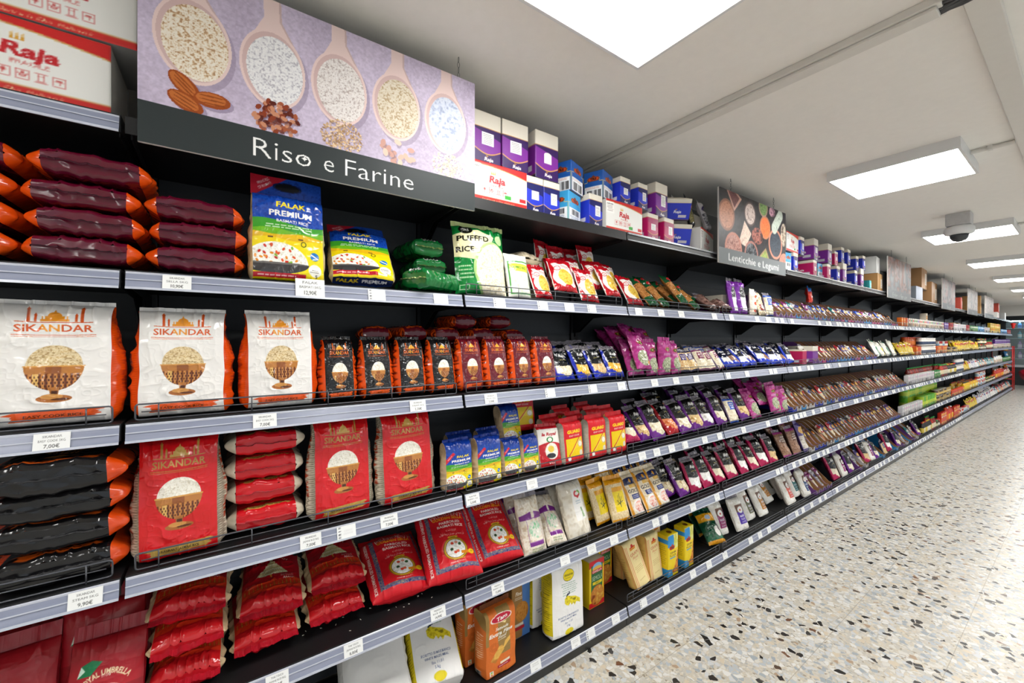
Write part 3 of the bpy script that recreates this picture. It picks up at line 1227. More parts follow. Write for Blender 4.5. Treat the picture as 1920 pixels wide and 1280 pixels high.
def falak(nu, w, h, big):
    c = Cv(w, h, nu, 'f2dc10')
    c.grad(.62, 1.0, '1d4fb0', '0c2d86')
    c.grain(c.V > .62, ['123c9c', '1a4db4', '0f3590'], .01, 4)
    c.put((c.V > .55) & (c.V < .665 + .03 * np.sin(c.U * 5 + 1)), '3c9a2a')
    c.put((c.V > .50) & (c.V < .575 + .02 * np.sin(c.U * 7)), '6fb51f')
    c.put((c.V > .44) & (c.V < .53 + .012 * np.sin(c.U * 9 + 2)), 'e5b71a')
    c.put((c.V > .40) & (c.V < .47 + .015 * np.sin(c.U * 8)), 'f0d514')
    for u in (.2, .62):
        c.rect(u, .475, u + .07, .49, '5b3a22')
    m = c.emask(.32, .17, .44, .26) & (c.V > .17)
    c.grain(m, ['e9e6da', 'fbfaf4', 'f6f3ea', 'd9d3bf'], .006, 8)
    r = random.Random(2)
    for i in range(30):
        u, v = r.uniform(.02, .66), r.uniform(.19, .40)
        if ((u - .32) / .42) ** 2 + ((v - .17) / .24) ** 2 < 1:
            c.ell(u, v, .026, .013, r.choice(['c8301c', 'e08a2a', '86b53a', 'd8552a']), ang=r.uniform(0, 3))
    c.put(c.emask(.30, .185, .47, .12) & (c.V < .185), '3c3a3c')
    c.put(c.emask(.30, .185, .47, .012), '6a6664')
    c.rect(0, .02, .72 if big else .6, .075, 'b91a2c')
    c.small(.05, .66, .03, .065, 1, 'f2d6d6')
    c.ell(.86, .30, .07, .05, '1a73c0')
    c.line([(.81, .32), (.91, .28)], .02, WHITE)
    c.ell(.86, .13, .10, .075, 'f0ede2')
    c.small(.78, .94, .10, .15, 2, '555555')
    c.text('5' if big else '1', .88, .065, .04, '1a1a1a', .02)
    c.ring(.70, .43, .035, .007, '4a5a1a')
    c.text('FALAK', .52 if big else .64, .865, .058, 'f7dc12', .03, fit=.58 if big else .5)
    c.text('PREMIUM', .52 if big else .57, .765, .062, WHITE, .03, fit=.82 if big else .72)
    c.text('BASMATI RICE', .54 if big else .60, .68, .030, WHITE, .02, fit=.62)
    c.small(.16, .92, .59, .64, 2, 'e8f0dd')
    if not big:
        src = c.a.copy()
        j = np.clip((np.arange(c.H) / (.80 * c.H) * c.H).astype(int), 0, c.H - 1)
        c.a = src[j]
        c.grad(.80, 1.0, '164099', '0c2d86')
        c.poly([(0, .56), (0, .66), (.24, .80), (.33, .76)], 'cf2036')
        c.text('PRINCESS', .14, .69, .022, WHITE, .01, ang=.75, fit=.2)
    return c


def falak_big(seed, folded=False):
    c = falak(170, .22, .275, True)
    k = Cv(.22, .07, 90, '16234f')
    k.text('FALAK', .24, .5, .42, 'e8c814', .03, fit=.36)
    k.text('PREMIUM', .68, .5, .38, 'e8e8ec', .03, fit=.42)
    P = bag(.22, .275, .085, c, cap_cv=k, side='cdb98c', s0=.72, top=.14, bot=.12, gb=.5, gt=.15, seal=0, nar=.0, wr=.006, seed=seed, split=True, gusset=.35, back='1d4fb0', side_cv=None,
            fold=(.80, 1.2) if folded else None)
    f = Cv(.22, .065, 90, '12378f')
    f.grain(f.U > -1, ['0e2f80', '1c4cae', '153f9c'], .006, 5)
    f.poly([(0, 0), (0, 1), (.5, 1), (.05, 0)], 'b81d31')
    f.text('PRINCESS', .17, .72, .13, WHITE, .01, ang=.55, fit=.17)
    f.text('OF BASMATI', .19, .52, .13, WHITE, .01, ang=.55, fit=.2)
    u, v = np.linspace(0, 1, f.nu), np.linspace(0, 1, f.nv)
    U, V = np.meshgrid(u, v)
    C = f.out()
    hole = c_hole = ((U - .5) * .22 / .038) ** 2 + ((V - .55) * .065 / .0125) ** 2
    lay = []
    z0 = .275
    for s in (-1, 1):
        if not folded:
            Q = np.stack([(U - .5) * .225, s * .0012 + .004 * np.sin(U * 6 + 1) * V, z0 + V * .066], -1)
        else:
            Q = np.stack([(U - .5) * .225, s * .0012 + .03 + V * .035, z0 - .028 + V * .05 + .01 * np.sin(U * 9)], -1)
        lay.append((Q, np.where((hole < 1)[..., None], Cv.c('08080c' if not folded else 'd8b414'), np.where((hole < 1.45)[..., None], Cv.c('0a1c50'), C))))
    P = [p for p in P]
    P.append(('handle_flap', sheets('handle_flap', lay, SATIN)))
    return proto(.085, P)


FALAK5 = falak_big(31)
FALAK5_B = falak_big(33)
fk = falak(96, .128, .205, False)
FALAK1 = proto(.075, bag(.128, .205, .075, fk, side='cdb491', s0=.8, top=.22, bot=.10, gb=.6, seal=.012, nar=.02, wr=.006, seed=35, split=True, gusset=.35, back='1d4fb0'))

# puffed rice
c = Cv(.235, .30, 150, '0e7a34')
c.grain(c.U > -1, ['0b6a2c', '12883c', '0f7a35'], .02, 2)
c.poly([(0, .86), (.42, .94), (.72, .84), (.66, .75), (.50, .70), (.40, .60), (.34, .48), (0, .54)], 'efe9b8')
c.ell(.20, .93, .12, .065, '14160f'); c.text('TRS', .2, .93, .04, 'e9e9e0', .02)
c.ell(.86, .83, .10, .07, 'bfe0a0')
c.put(c.emask(.70, .34, .42, .43), 'b5d98a')
c.grain(c.emask(.72, .33, .395, .41), ['d8c8a0', 'f0e6cc', 'fbf4e2', 'e6d8b4'], .006, 6)
c.text('PUFFED', .33, .80, .075, '15150f', .03, fit=.56)
c.text('RICE', .17, .64, .075, '15150f', .03, fit=.28)
c.small(.05, .28, .2, .42, 4, 'd9f0c8')
c.rim(.05, .05, .2, .12, .01, 'bfe8c0')
PUFF = proto(.10, bag(.235, .30, .10, c, side='0e7a34', s0=.0, top=.22, bot=.2, seal=.022, bseal=.0, nar=.05, wr=.010, seed=41, split=True, seal_col='d8e6a0', lump=.012, back='0e7a34', gb=.1))
c = Cv(.13, .19, 60, '0f6e32')
c.rect(0, .18, 1, .30, 'e9e3a8'); c.rect(0, .72, 1, .80, 'e9e3a8')
c.ell(.5, .55, .36, .14, '15160f'); c.grain(c.emask(.5, .55, .30, .11), ['15160f', 'd8d8d0', '15160f'], .012, 3)
c.rect(.25, .02, .75, .15, 'e8e8e2'); c.barcode(.28, .03, .72, .14)
PUFF1 = proto(.074, bag(.13, .22, .074, c, side='0f6e32', s0=.8, top=.12, bot=.08, gb=.5, gt=.3, seal=.018, bseal=.014, seal_col='d8e6a0', wr=.008, seed=42, back='0f6e32'))
c = Cv(.15, .20, 60, 'f0efe4')
c.rim(.05, .08, .95, .86, .04, '3d9a3a'); c.rect(.09, .62, .91, .80, 'd8d84a'); c.text('PUFFED RICE', .5, .71, .06, '2f7a2a', .02, fit=.6)
c.grain(c.emask(.5, .34, .32, .2), ['e2dcc8', 'fbf8ee', 'cfe0b8'], .012, 5)
PUFF2 = proto(.06, bag(.15, .20, .06, c, side='ece9dc', s0=.2, top=.2, bot=.18, seal=.015, wr=.006, seed=44))


# small film pouches ---------------------------------------------------------
def pouch(w, h, d, draw, nu, base, seed, seal='same', mat=None, **kw):
    c = Cv(w, h, nu, base)
    draw(c)
    a = dict(s0=.16, top=.24, bot=.2, seal=.022, wr=.010, lump=.011, nar=.06)
    a.update(kw)
    if seal == 'clear':
        a['seal_mat'] = CELLO
        a['seal'] = .024
    return proto(d, bag(w, h, d, c, side=a.pop('side', base), back=base, seed=seed, film=mat or FILM, **a))


def raja_logo(c, u, v, hv, col=WHITE, crown=True, fit=None):
    c.text('Raja', u, v, hv, col, .035, shear=.12, fit=fit)
    if crown:
        k = hv * c.h / c.w
        for i in (-1, 0, 1):
            c.poly([(u - .7 * k + i * .28 * k - .13 * k, v + hv * .7), (u - .7 * k + i * .28 * k + .13 * k, v + hv * .7), (u - .7 * k + i * .3 * k, v + hv * 1.35)], 'd9a13a')


def d_raja(edge, win, label='11100f', gs=.006, top=.50, wv=.13):
    def f(c):
        m = (c.U > .07) & (c.U < .97) & (c.V > wv + .05 * np.sin(c.U * 9)) & (c.V < top)
        m &= ~((c.V < wv + .10) & (abs(c.U - .5) > .30 - (wv + .10 - c.V) * .0))
        c.grain(m, win, gs, 3)
        c.rect(.06, top - .02, .98, .93, label)
        c.put((c.V > top - .1) & (c.V < top) & (c.U > .06) & (c.U < .98) & (c.V > top - .02 - .07 * np.sin(np.clip((c.U - .06) / .92, 0, 1) * 3.14)), label)
        c.grain((c.V > .93) & (c.U > .02), ['8a8488', 'c8c2c8', '6a646a'], .012, 9)
        raja_logo(c, .5, .76, .085, crown=False, fit=.5)
        c.text('CHANA DAL', .5, .62, .03, 'd9c25a', .01, fit=.42)
        c.rect(.74, .82, .90, .88, 'd9d4c6')
    return f


W_TAN = ['b98a4a', 'e0be86', 'f0d9a8', 'cf9f5c']
W_CREAM = ['c9b48c', 'ede2c6', 'f6efdc', 'd8c8a4']
W_WHITE = ['d8d4cc', 'f6f3ee', 'ffffff', 'e6e2da']
W_ORANGE = ['c2542a', 'ee8a52', 'f2a06c', 'd96a3a']
W_GOLD = ['c8841c', 'f0b83c', 'f8cf5e', 'dd9c28']
W_BROWN = ['5b3a2a', '9a7258', 'b58c70', '7c5644']
W_SEED = ['5a6247', 'a9b08c', 'c9cbb0', '79825f']
W_BEAN = ['3a1c16', '7a3a2c', '9c5a48', '552a20']
PURP, MAG, BLU, PINK = '6a1a8a', 'b80f52', '1d33b8', 'a3246e'

LENTIL = [pouch(.135, .22, .075, d_raja(PURP, w), 52, PURP, 100 + i, 'clear') for i, w in enumerate((W_TAN, W_CREAM, W_ORANGE, W_WHITE))]
LENT_RED = pouch(.135, .22, .075, d_raja('b01a24', W_ORANGE), 52, 'b01a24', 105, 'clear')
MAGP = [pouch(.14, .23, .078, d_raja(MAG, w), 52, MAG, 110 + i, 'clear') for i, w in enumerate((W_CREAM, W_WHITE, W_TAN))]
BLUEP = [pouch(.13, .17, .058, d_raja(BLU, w, '0e1418'), 50, BLU, 120 + i, 'clear') for i, w in enumerate((W_CREAM, W_GOLD, W_TAN))]
BLUEF = [pouch(.13, .18, .062, d_raja(BLU, w, '10142a', top=.5), 36, '2440c4', 124 + i, 'clear') for i, w in enumerate((W_WHITE, W_BROWN))]
OATP = pouch(.135, .22, .072, d_raja(PURP, ['b99a6a', 'e8d8b4', 'f4ead0', 'cdb488'], gs=.009), 52, PURP, 128, 'clear')


def d_pink(c):
    c.grain(c.U > -1, ['8a1a5e', 'b8368a', 'a32a78', 'c45a9c'], .03, 4)
    m = c.emask(.5, .30, .36, .22)
    c.grain(m, W_SEED, .008, 7)
    c.ell(.5, .74, .24, .07, 'b83a20'); c.ell(.5, .74, .2, .05, '2c4a20'); c.text('TRS', .5, .74, .045, 'e8b43a', .03)
    c.small(.2, .8, .56, .64, 2, 'f0d8e8')
    c.rect(.62, .12, .8, .2, 'd8823a')


PINKP = [pouch(.14, .21, .06, d_pink, 52, PINK, 130 + i) for i in range(2)]


def d_plain(win, lab, lcol='f0e8d8', band=None):
    def f(c):
        c.grain(c.U > -1, win, .006, 5)
        c.rect(.2, .52, .8, .84, lab)
        c.small(.27, .73, .56, .80, 3, lcol)
        if band:
            c.rect(0, .9, 1, 1, band)
            c.rect(0, 0, 1, .07, band)
    return f


TANP = [pouch(.13, .17, .055, d_plain(w, l, band=b), 44, '8a7a9a', 140 + i, 'clear') for i, (w, l, b) in enumerate(((W_TAN, '3a2a6a', '2c2a55'), (W_CREAM, '2a56b8', '2a56b8'), (W_CREAM, '7a2a4a', '8a3a6a')))]
BROWNP = [pouch(.14, .22, .065, d_plain(W_BROWN, l, band='a8408a'), 44, '7c5a48', 145 + i, 'clear') for i, l in enumerate(('6b4a3c', '93406f'))]


# crisp-style snack with a red and white pack, yellow contents
def d_snack(c):
    c.rect(0, 0, 1, 1, 'f2ede6')
    c.put((c.V < .16 + .05 * np.sin(c.U * 14)) | (c.V > .86 + .03 * np.sin(c.U * 12)), 'b5101f')
    c.put((c.U < .10 + .05 * np.sin(c.V * 11)) | (c.U > .93), 'b5101f')
    c.grain(c.emask(.55, .43, .31, .27), ['d09a24', 'eec24c', 'f5d870', 'dcae38'], .008, 3)
    c.ell(.26, .70, .13, .07, 'c81c26'); c.ell(.26, .70, .10, .05, 'f4efe8'); c.text('Raja', .26, .70, .03, 'b5101f', .03)
    c.small(.4, .85, .74, .82, 2, '8a2a2a')


SNACK = [pouch(.15, .19, .05, d_snack, 62, 'f2ede6', 150 + i, top=.2, bot=.18, wr=.009) for i in range(3)]
BEIGEP = pouch(.17, .22, .075, lambda c: c.grain(c.U > -1, ['a8987c', 'd6c8ac', 'e4d8bf', 'bfae90'], .006, 2), 50, 'cdbf9f', 156)


# vermicelli
def d_verm(c):
    c.grain(c.U > -1, ['8a5426', 'c98a4c', 'd89c5c', 'a86a34'], .006, 9)
    n = np.sin(c.U * 70) * .5 + .5
    c.put(n > .82, '9a5f2c', .6)
    c.rect(0, .74, 1, 1, '12502c')
    c.rect(0, 0, 1, .26, '14562f')
    c.put((c.U > .55) & (c.V > .2) & (c.V < .46 + .1 * c.U), '14562f')
    c.ell(.5, .85, .3, .07, 'b8262a'); c.text('Raja', .5, .85, .05, WHITE, .02)
    c.ell(.72, .30, .12, .05, 'cfe0d4')


VERM = [pouch(.10, .23, .045, d_verm, 48, '8f5a2c', 160 + i, top=.16, bot=.14, mat=FILM) for i in range(2)]
COOKB = pouch(.14, .13, .06, lambda c: c.grain(c.U > -1, ['4a322e', '7c5a52', '9a7a70', '5c423c'], .03, 2), 36, '6b4e48', 164, 'clear')
POPC = pouch(.095, .19, .05, lambda c: (c.grain(c.U > -1, ['e8dcc0', 'fbf4e4', 'fff8e8'], .01, 4), [c.ell(.5, v, .2, .07, 'd8441c') for v in (.2, .5, .78)]), 40, 'f6ecd8', 166)
NUTP = pouch(.12, .19, .06, lambda c: (c.grain(c.U > -1, ['a88a5c', 'e8dcc0', 'f2e8d0', 'c4a878'], .014, 4), c.rect(.15, .18, .85, .45, '8a2a1c'), c.ell(.5, .32, .26, .09, 'e8e0d0')), 40, 'd8c8a8', 168, 'clear')
WPURP = pouch(.12, .24, .05, lambda c: (c.rect(.22, .1, .78, .5, 'f2eef0'), c.grain((c.U > .22) & (c.U < .78) & (c.V > .5) & (c.V < .82), ['1a1a1c', '8a8a8c', '1a1a1c', 'd8d8d8'], .012, 3)), 44, '7a2aa0', 169, 'clear')


# gussetted bags of mid size
c = Cv(.14, .20, 84, 'd8202a')
c.rect(.08, .16, .92, .60, 'f2cf10'); c.line([(.2, .2), (.75, .58)], .07, 'd8502a'); c.line([(.23, .2), (.78, .58)], .03, 'f2dc60')
c.ell(.78, .44, .13, .09, 'f4efe0'); c.ell(.80, .22, .1, .07, 'e8e2d0'); c.ring(.78, .44, .11, .01, 'c8a820')
c.rect(.1, .66, .9, .80, 'd8202a'); c.text('GUARD', .5, .765, .075, 'f4d80e', .05, fit=.78); c.text('EASY COOK', .5, .665, .035, WHITE, .02, fit=.55)
c.rect(0, 0, 1, .10, 'c01820'); c.ell(.18, .12, .07, .05, WHITE)
GUARD = proto(.07, bag(.14, .20, .07, c, side='b9b3a4', s0=.75, top=.14, bot=.10, gb=.7, gt=.25, seal=.022, nar=.0, wr=.003, seed=171, split=True, film=SATIN, gusset=.3, back='d8202a', seal_col='d8202a'))
c = Cv(.13, .19, 70, 'c01824')
c.put(c.V > .60 - .25 * (c.U - .5) ** 2, 'f0ece4'); c.put(c.V > .93, 'c01824')
c.text('la Royal', .5, .80, .075, 'b01820', .04, shear=.2, fit=.7); c.ell(.5, .66, .16, .07, '1f7a34'); c.ell(.5, .66, .1, .05, 'f0ece4')
c.grain(c.emask(.55, .38, .3, .2), RICE_W, .006, 2); c.ell(.5, .27, .2, .06, '2c2c30'); c.ell(.52, .43, .14, .08, 'e8c84a')
c.text('la Royal', .5, .1, .04, WHITE, .02)
ROYAL = proto(.06, bag(.13, .19, .06, c, side='c9c4b8', s0=.6, top=.2, bot=.13, gb=.5, seal=.015, nar=.02, wr=.005, seed=173, split=True, back='c01824'))

# Thai jasmine
c = Cv(.205, .30, 120, 'b81420')
c.grad(0, 1, 'c41a20', 'a3121e')
c.put((c.V > .16) & (c.V < .34 + .06 * abs(np.sin(c.U * 26)) * abs(np.sin(c.U * 9))), 'd6361c')
r = random.Random(3)
for i in range(14):
    u = .05 + .07 * i
    hh = r.uniform(.03, .12)
    c.poly([(u - .03, .24), (u + .03, .24), (u, .24 + hh)], 'b4401c')
    c.line([(u, .24), (u, .26 + hh)], .006, 'c98a2c')
for i in range(7):
    t = i / 6
    ww = .26 * (1 - t) + .03
    v0 = .50 + .30 * t * .95
    c.poly([(.5 - ww, v0), (.5 + ww, v0), (.5 + ww * .82, v0 + .05), (.5 - ww * .82, v0 + .05)], 'e0cf94' if i % 2 else 'f0e6bc')
    for k in range(9):
        c.rect(.5 - ww * .85 + ww * 1.7 * k / 9, v0 + .005, .5 - ww * .85 + ww * 1.7 * k / 9 + .008, v0 + .022, 'a8884a')
c.line([(.5, .80), (.5, .86)], .012, 'e0cf94'); c.line([(.5, .44), (.48, .50)], .02, 'c98a2c')
c.text('THAI TOUCH', .5, .86, .04, 'd8b9a0', .0, fit=.62, arc=.6)
c.text('AAAAA', .80, .37, .035, 'f0d0c8', .02, fit=.2)
c.small(.66, .92, .40, .46, 2, 'e8a8a0'); c.small(.06, .26, .32, .40, 3, 'd88a84', .6)
THAI = [proto(.085, bag(.205, .30, .085, c, side='c9b08a', s0=.62, top=.12, bot=.13, gb=.15, seal=.02, bseal=.03, nar=.03, wr=.018, seed=180 + i, split=True, lump=.010, back='b81420', seal_col='b01a2a', gusset=.1)) for i in range(2)]


# Golden sella, red with a woven border, text as on the bag
def d_pres(c):
    c.put((c.U < .135) | (c.V < .075) | (c.U > .965), 'd01a26')
    bd = ((c.U > .135) & (c.U < .205) & (c.V > .075)) | ((c.V > .075) & (c.V < .13) & (c.U > .135) & (c.U < .965)) | ((c.U > .925) & (c.U < .965) & (c.V > .075))
    c.grain(bd, ['23306e', '5a5a86', '8f7a6a', '2c3a80', 'a8926a'], .006, 5)
    k = dict(bold=.0)
    c.text('PRESIDENT', .57, .90, .075, 'e8d8cc', -.008, fit=.66, arc=1.1)
    c.text('GOLDEN SELLA', .57, .825, .042, 'e8a01e', .03, fit=.62)
    c.text('PARBOILED', .59, .755, .038, 'f2e6de', .025, fit=.42)
    c.text('BASMATI RICE', .59, .70, .038, 'f2e6de', .025, fit=.52)
    c.text('\uFE96\uFEE7\uFEA9\uFEB0\uFEF3\uFEAE\uFE91', .58, .635, .040, 'f0d8d0', .0, fit=.2)
    c.text('\uFEF0\uFEDF\uFEED\uFE83 \uFE94\uFE9F\uFEAD\uFEA9 \uFEAF\uFE8E\uFE98\uFEE4\uFEE3 \uFEF2\uFE98\uFEE4\uFEB4\uFE91 \uFEAF\uFEAD\uFE83', .58, .572, .036, 'f0d8d0', .0, fit=.5)
    c.ell(.57, .515, .10, .018, 'd9a92a'); c.small(.5, .64, .507, .522, 1, '4a3a10')
    c.ell(.57, .345, .235, .165, '8a6a1c'); c.ell(.57, .345, .215, .152, 'd9a92a'); c.ell(.57, .345, .195, .138, '5a4010')
    c.grain(c.emask(.57, .345, .185, .130), ['d8d6cc', 'f6f4ee', 'ffffff', 'e2ded2'], .006, 4)
    for u, v, q in ((.52, .42, 'd8452a'), (.60, .43, 'e8a08a'), (.66, .40, '2f5a2a'), (.49, .34, '2f4a2a'), (.55, .29, 'd8452a'), (.60, .30, 'e26a4a')):
        c.ell(u, v, .03, .02, q)
    c.rect(.66, .255, .82, .30, 'e08a1e'); c.small(.48, .76, .18, .21, 1, 'd9a92a')
    c.ell(.86, .28, .055, .04, 'f2c81a'); c.small(.83, .89, .27, .29, 1, '6a3a10')
    c.text('PREMIUM QUALITY', .56, .16, .016, 'f0e0d8', .01, fit=.28)
    c.text('PRESIDENT PARBOILED BASMATI RICE', .068, .5, .036, 'f2e2da', .03, ang=-math.pi / 2)
    return c


c = Cv(.235, .30, 170, 'cf1c26')
d_pres(c)
PRES = [proto(.09, bag(.235, .30, .09, c, side='d01a26', s0=.25, top=.2, bot=.18, seal=.025, bseal=.0, nar=.03, wr=.007, seed=190 + i, split=True, film=SATIN, lump=.008, back='d01a26', seal_col='b8141e', gb=.12, gt=.05)) for i in range(3)]
hb = MB()
hb.tube([(-.05, 0, 0), (-.052, 0, .03), (-.03, .006, .055), (0, .008, .06), (.03, .006, .055), (.052, 0, .03), (.05, 0, 0)], .008, 6)
PRES_HANDLE = hb.mesh('carry_strap', plain('red_strap', 'b01620', .45, bump=.4), True)

# Royal umbrella
c = Cv(.225, .30, 110, '9c1620')
c.grad(.4, 1, 'b01a26', '8c1420')
c.rect(0, .80, 1, 1, '94161f')
c.poly([(.12, .60), (.16, .72), (.30, .76), (.44, .72), (.30, .60)], '1c7a4c'); c.poly([(.12, .60), (.16, .72), (.22, .66)], 'cfe8d8')
c.text('ROYAL UMBRELLA', .5, .60, .06, 'ecd9b0', .03, fit=.74, arc=.42)
c.text('THAI', .5, .56, .03, 'e8d8c8', .02)
c.grain(c.emask(.5, .26, .3, .2), RICE_W, .006, 4)
UMBR = [proto(.07, bag(.225, .30, .07, c, side='8c1420', s0=.3, top=.22, bot=.14, gb=.3, seal=.05, nar=.02, wr=.006, seed=200 + i, split=True, film=SATIN, back='8c1420', seal_col='8f1c28')) for i in range(2)]


# flour & semolina on the lower shelves
def d_mais(c):
    c.ell(.5, .84, .17, .088, '3a3410'); c.ell(.5, .84, .162, .082, 'f2da22'); c.text('CEREALFOOD', .5, .845, .026, '3a3410', .02, fit=.27); c.small(.4, .6, .79, .81, 1, '8a7a1c')
    c.small(.28, .80, .56, .74, 6, '9ab8a4', .8)
    pts = [(.36, .52), (.44, .56), (.56, .53), (.74, .50), (.90, .44), (.90, .38), (.84, .40), (.76, .42), (.70, .38), (.66, .42), (.60, .40), (.56, .44), (.50, .41), (.42, .43), (.37, .46)]
    c.grain(c.pmask(pts), ['8a7a10', 'e0cc22', 'f2e030', 'c8b018'], .012, 4)
    c.ell(.47, .57, .035, .016, '22304a'); c.ell(.52, .585, .022, .022, '22304a'); c.ell(.43, .555, .02, .01, '22304a')
    c.text('FIORETTO DI MAIS BIANCO', .5, .275, .026, '4a5a86', .01, fit=.66)
    c.text('WHITE MAIZE MEAL', .5, .235, .026, '4a5a86', .01, fit=.54)
    c.text('lbs 11,01', .5, .185, .028, '4a5a86', .0, fit=.25); c.text('5 kg', .48, .14, .028, '4a5a86', .0)
    c.ell(.5, .05, .14, .045, 'e8d422')


def mais(seed, sp=True):
    c = Cv(.20, .36, 110, 'f1f0ee')
    d_mais(c)
    sc = Cv(.10, .36, 30, 'e9d31a')
    for i in range(26):
        sc.small(.1, .9, .12 + .028 * i, .148 + .028 * i, 1, '6a5f10', .7, i)
    sc.rect(0, .9, 1, 1, 'f1f0ee'); sc.rect(0, 0, 1, .06, 'f1f0ee')
    return proto(.11, bag(.20, .36, .11, c, side='e9d31a', s0=.88, top=.10, bot=.06, gb=.82, gt=.35, seal=.02, nar=.0, wr=.004, seed=seed, split=True, film=PAPER, side_cv=sc, back='f1f0ee', gusset=.35, lump=.007, seal_col='e9d31a'))


MAIS = [mais(210), mais(211)]
c = Cv(.20, .36, 50, 'f0efed')
c.text('MOLINO', .5, .62, .05, '8a8088', .0, fit=.4); c.text('ROSSA', .5, .70, .07, '7a1a3a', .03, fit=.5)
MAISP = proto(.12, bag(.22, .36, .12, c, side='efeeec', s0=.7, top=.14, bot=.14, gb=.6, gt=.3, seal=.01, wr=.005, seed=214, film=PAPER, back='efeeec', lump=.012))
hb = MB()
hb.tube([(-.03, -.004, -.002), (-.034, -.012, .012), (-.02, -.022, .026), (0, -.025, .03), (.02, -.022, .026), (.034, -.012, .012), (.03, -.004, -.002)], .007, 6)
MAIS_HANDLE = hb.mesh('carry_handle', plain('white_handle', 'eeece8', .4), True)

c = Cv(.115, .27, 84, 'd9702a')
c.put((c.U > .38) & (c.U < .80) & (c.V > .30), '9a7a42')
c.put((c.U < .1) & (c.V > .5), '9a7a42')
c.put(c.emask(.5, .87, .36, .075) & (c.V > .80 + .1 * abs(c.U - .5)), 'f2e6dc'); c.put(c.emask(.5, .875, .32, .06), 'c01c3a'); c.text('Tam', .52, .872, .06, WHITE, .03, shear=.2, ang=.12)
c.poly([(.5, .80), (.66, .80), (.62, .76)], 'f0dc9a')
c.text('Semoule', .52, .715, .045, WHITE, .02, shear=.25, fit=.42); c.text('Extra Fine', .5, .64, .055, WHITE, .03, shear=.2, fit=.78); c.text('Finol', .54, .575, .042, WHITE, .01, shear=.25); c.small(.38, .7, .52, .545, 1, WHITE)
for k in (.06, .10, .14):
    c.ring(.25, .46, k, .008, 'b85a1c')
c.poly([(.14, .26), (.30, .20), (.58, .36), (.52, .44), (.40, .44)], 'e0a84a'); c.poly([(.52, .36), (.80, .46), (.80, .52), (.62, .48)], 'e8b85a'); c.grain(c.pmask([(.14, .26), (.30, .20), (.58, .36), (.52, .44), (.40, .44)]), ['b8742a', 'e8b85a', 'e0a84a'], .02, 3)
c.rect(.45, .155, .78, .19, 'e8dcc8'); c.rect(.36, .105, .80, .15, 'b01a2c'); c.small(.4, .76, .115, .14, 1, WHITE)
c.rect(.10, .03, .22, .11, WHITE)
for i, q in enumerate(('1f8a3c', '8ac03c', 'f0d020', 'f09020', 'd83020')):
    c.rect(.13, .09 - .013 * i, .19, .10 - .013 * i, q)
sc = Cv(.085, .27, 44, 'd06a28')
sc.rect(.75, 0, 1, .6, '9a7a42'); sc.put(sc.V > .74 + .1 * sc.U, '9a7a42')
sc.small(.15, .7, .3, .68, 12, 'f0d8c0', .8); sc.rect(.3, .02, .7, .12, 'd8d4cc'); sc.barcode(.32, .03, .68, .11)
SEMOUL = proto(.085, bag(.115, .27, .085, c, side='d06a28', s0=.93, top=.10, bot=.03, gb=.92, gt=.45, seal=.022, nar=.0, wr=.003, seed=220, split=True, film=PAPER, side_cv=sc, gusset=.25, back='d9702a', seal_col='6a3a1c'))
c = Cv(.13, .25, 60, '4a78b8')
c.put(c.U < .55, '9a7440'); c.ell(.52, .50, .36, .19, 'b87a2c'); c.grain(c.emask(.52, .50, .33, .175), ['a8661c', 'c8893a', 'b87a2c'], .012, 2)
c.text('Fine', .35, .86, .07, 'f0e8dc', .02, shear=.2); c.small(.15, .6, .74, .80, 2, 'f0e8dc'); c.rect(.1, .24, .6, .29, 'd8d0c0'); c.rect(.05, .17, .66, .23, 'b01a2c')
BISC = proto(.08, block(.13, .25, .08, c, left='9a7440', right='4a78b8', top='6a4a2a', back='4a78b8', mat=PAPER, seed=2, name='semolina_pack'))
c = Cv(.12, .25, 70, 'f0cc14')
c.put(c.V > .90 - .2 * (c.U - .5) ** 2, 'cf1a26'); c.put((c.V < .12) | (c.U > .95), 'cf1a26')
c.poly([(.12, .90), (.88, .90), (.80, .12), (.10, .20)], '2a6a3a'); c.ell(.5, .85, .3, .09, '8ab8e0'); c.ell(.5, .82, .3, .05, 'e8b84a')
c.rect(.16, .735, .84, .80, 'c81c2a'); c.text('DIVELLA', .5, .768, .04, WHITE, .02, fit=.58)
c.text('SEMOLA', .5, .63, .09, 'dfe8cc', -.01, fit=.66); c.rect(.2, .49, .8, .55, 'e8d020'); c.text('BIMBO', .5, .52, .03, '7a6a10', .02)
c.put(c.emask(.5, .25, .42, .22), 'b8651c'); c.grain(c.emask(.5, .25, .40, .2), ['8a3a14', 'd8923a', 'c87a2c', 'e0b050'], .02, 3)
DIV = proto(.075, block(.12, .25, .075, c, left='d8b814', right='cf1a26', top='d8ccae', back='f0cc14', seed=3, name='semolina_pack'))

c = Cv(.112, .26, 84, 'f0dca0')
for u in (.07, .15):
    c.line([(u, 0), (u, .92)], .03, 'e0825a')
for u in (.88, .94):
    c.line([(u, 0), (u, .92)], .02, 'e8966a')
c.poly([(.32, .80), (.72, .80), (.72, .87), (.62, .87), (.56, .92), (.46, .92), (.42, .87), (.32, .87)], 'c8311c'); c.rect(.33, .80, .71, .845, 'e8a83a'); c.text('East End', .52, .822, .022, 'b02a14', .02, fit=.3)
c.text('GRAM', .53, .71, .065, 'c83a24', -.005, fit=.56); c.text('Flour', .55, .63, .05, 'c83a24', -.01, shear=.35, fit=.44); c.small(.46, .62, .565, .58, 1, 'c87a5a')
c.small(.25, .85, .32, .46, 4, 'c8a86a', .7); c.small(.3, .8, .14, .18, 1, 'c8a86a', .7)
sc = Cv(.08, .26, 24, 'ecc670')
for u in (.08, .9):
    sc.line([(u, 0), (u, 1)], .05, 'e0825a')
sc.small(.3, .75, .2, .7, 9, 'c09a50', .6)
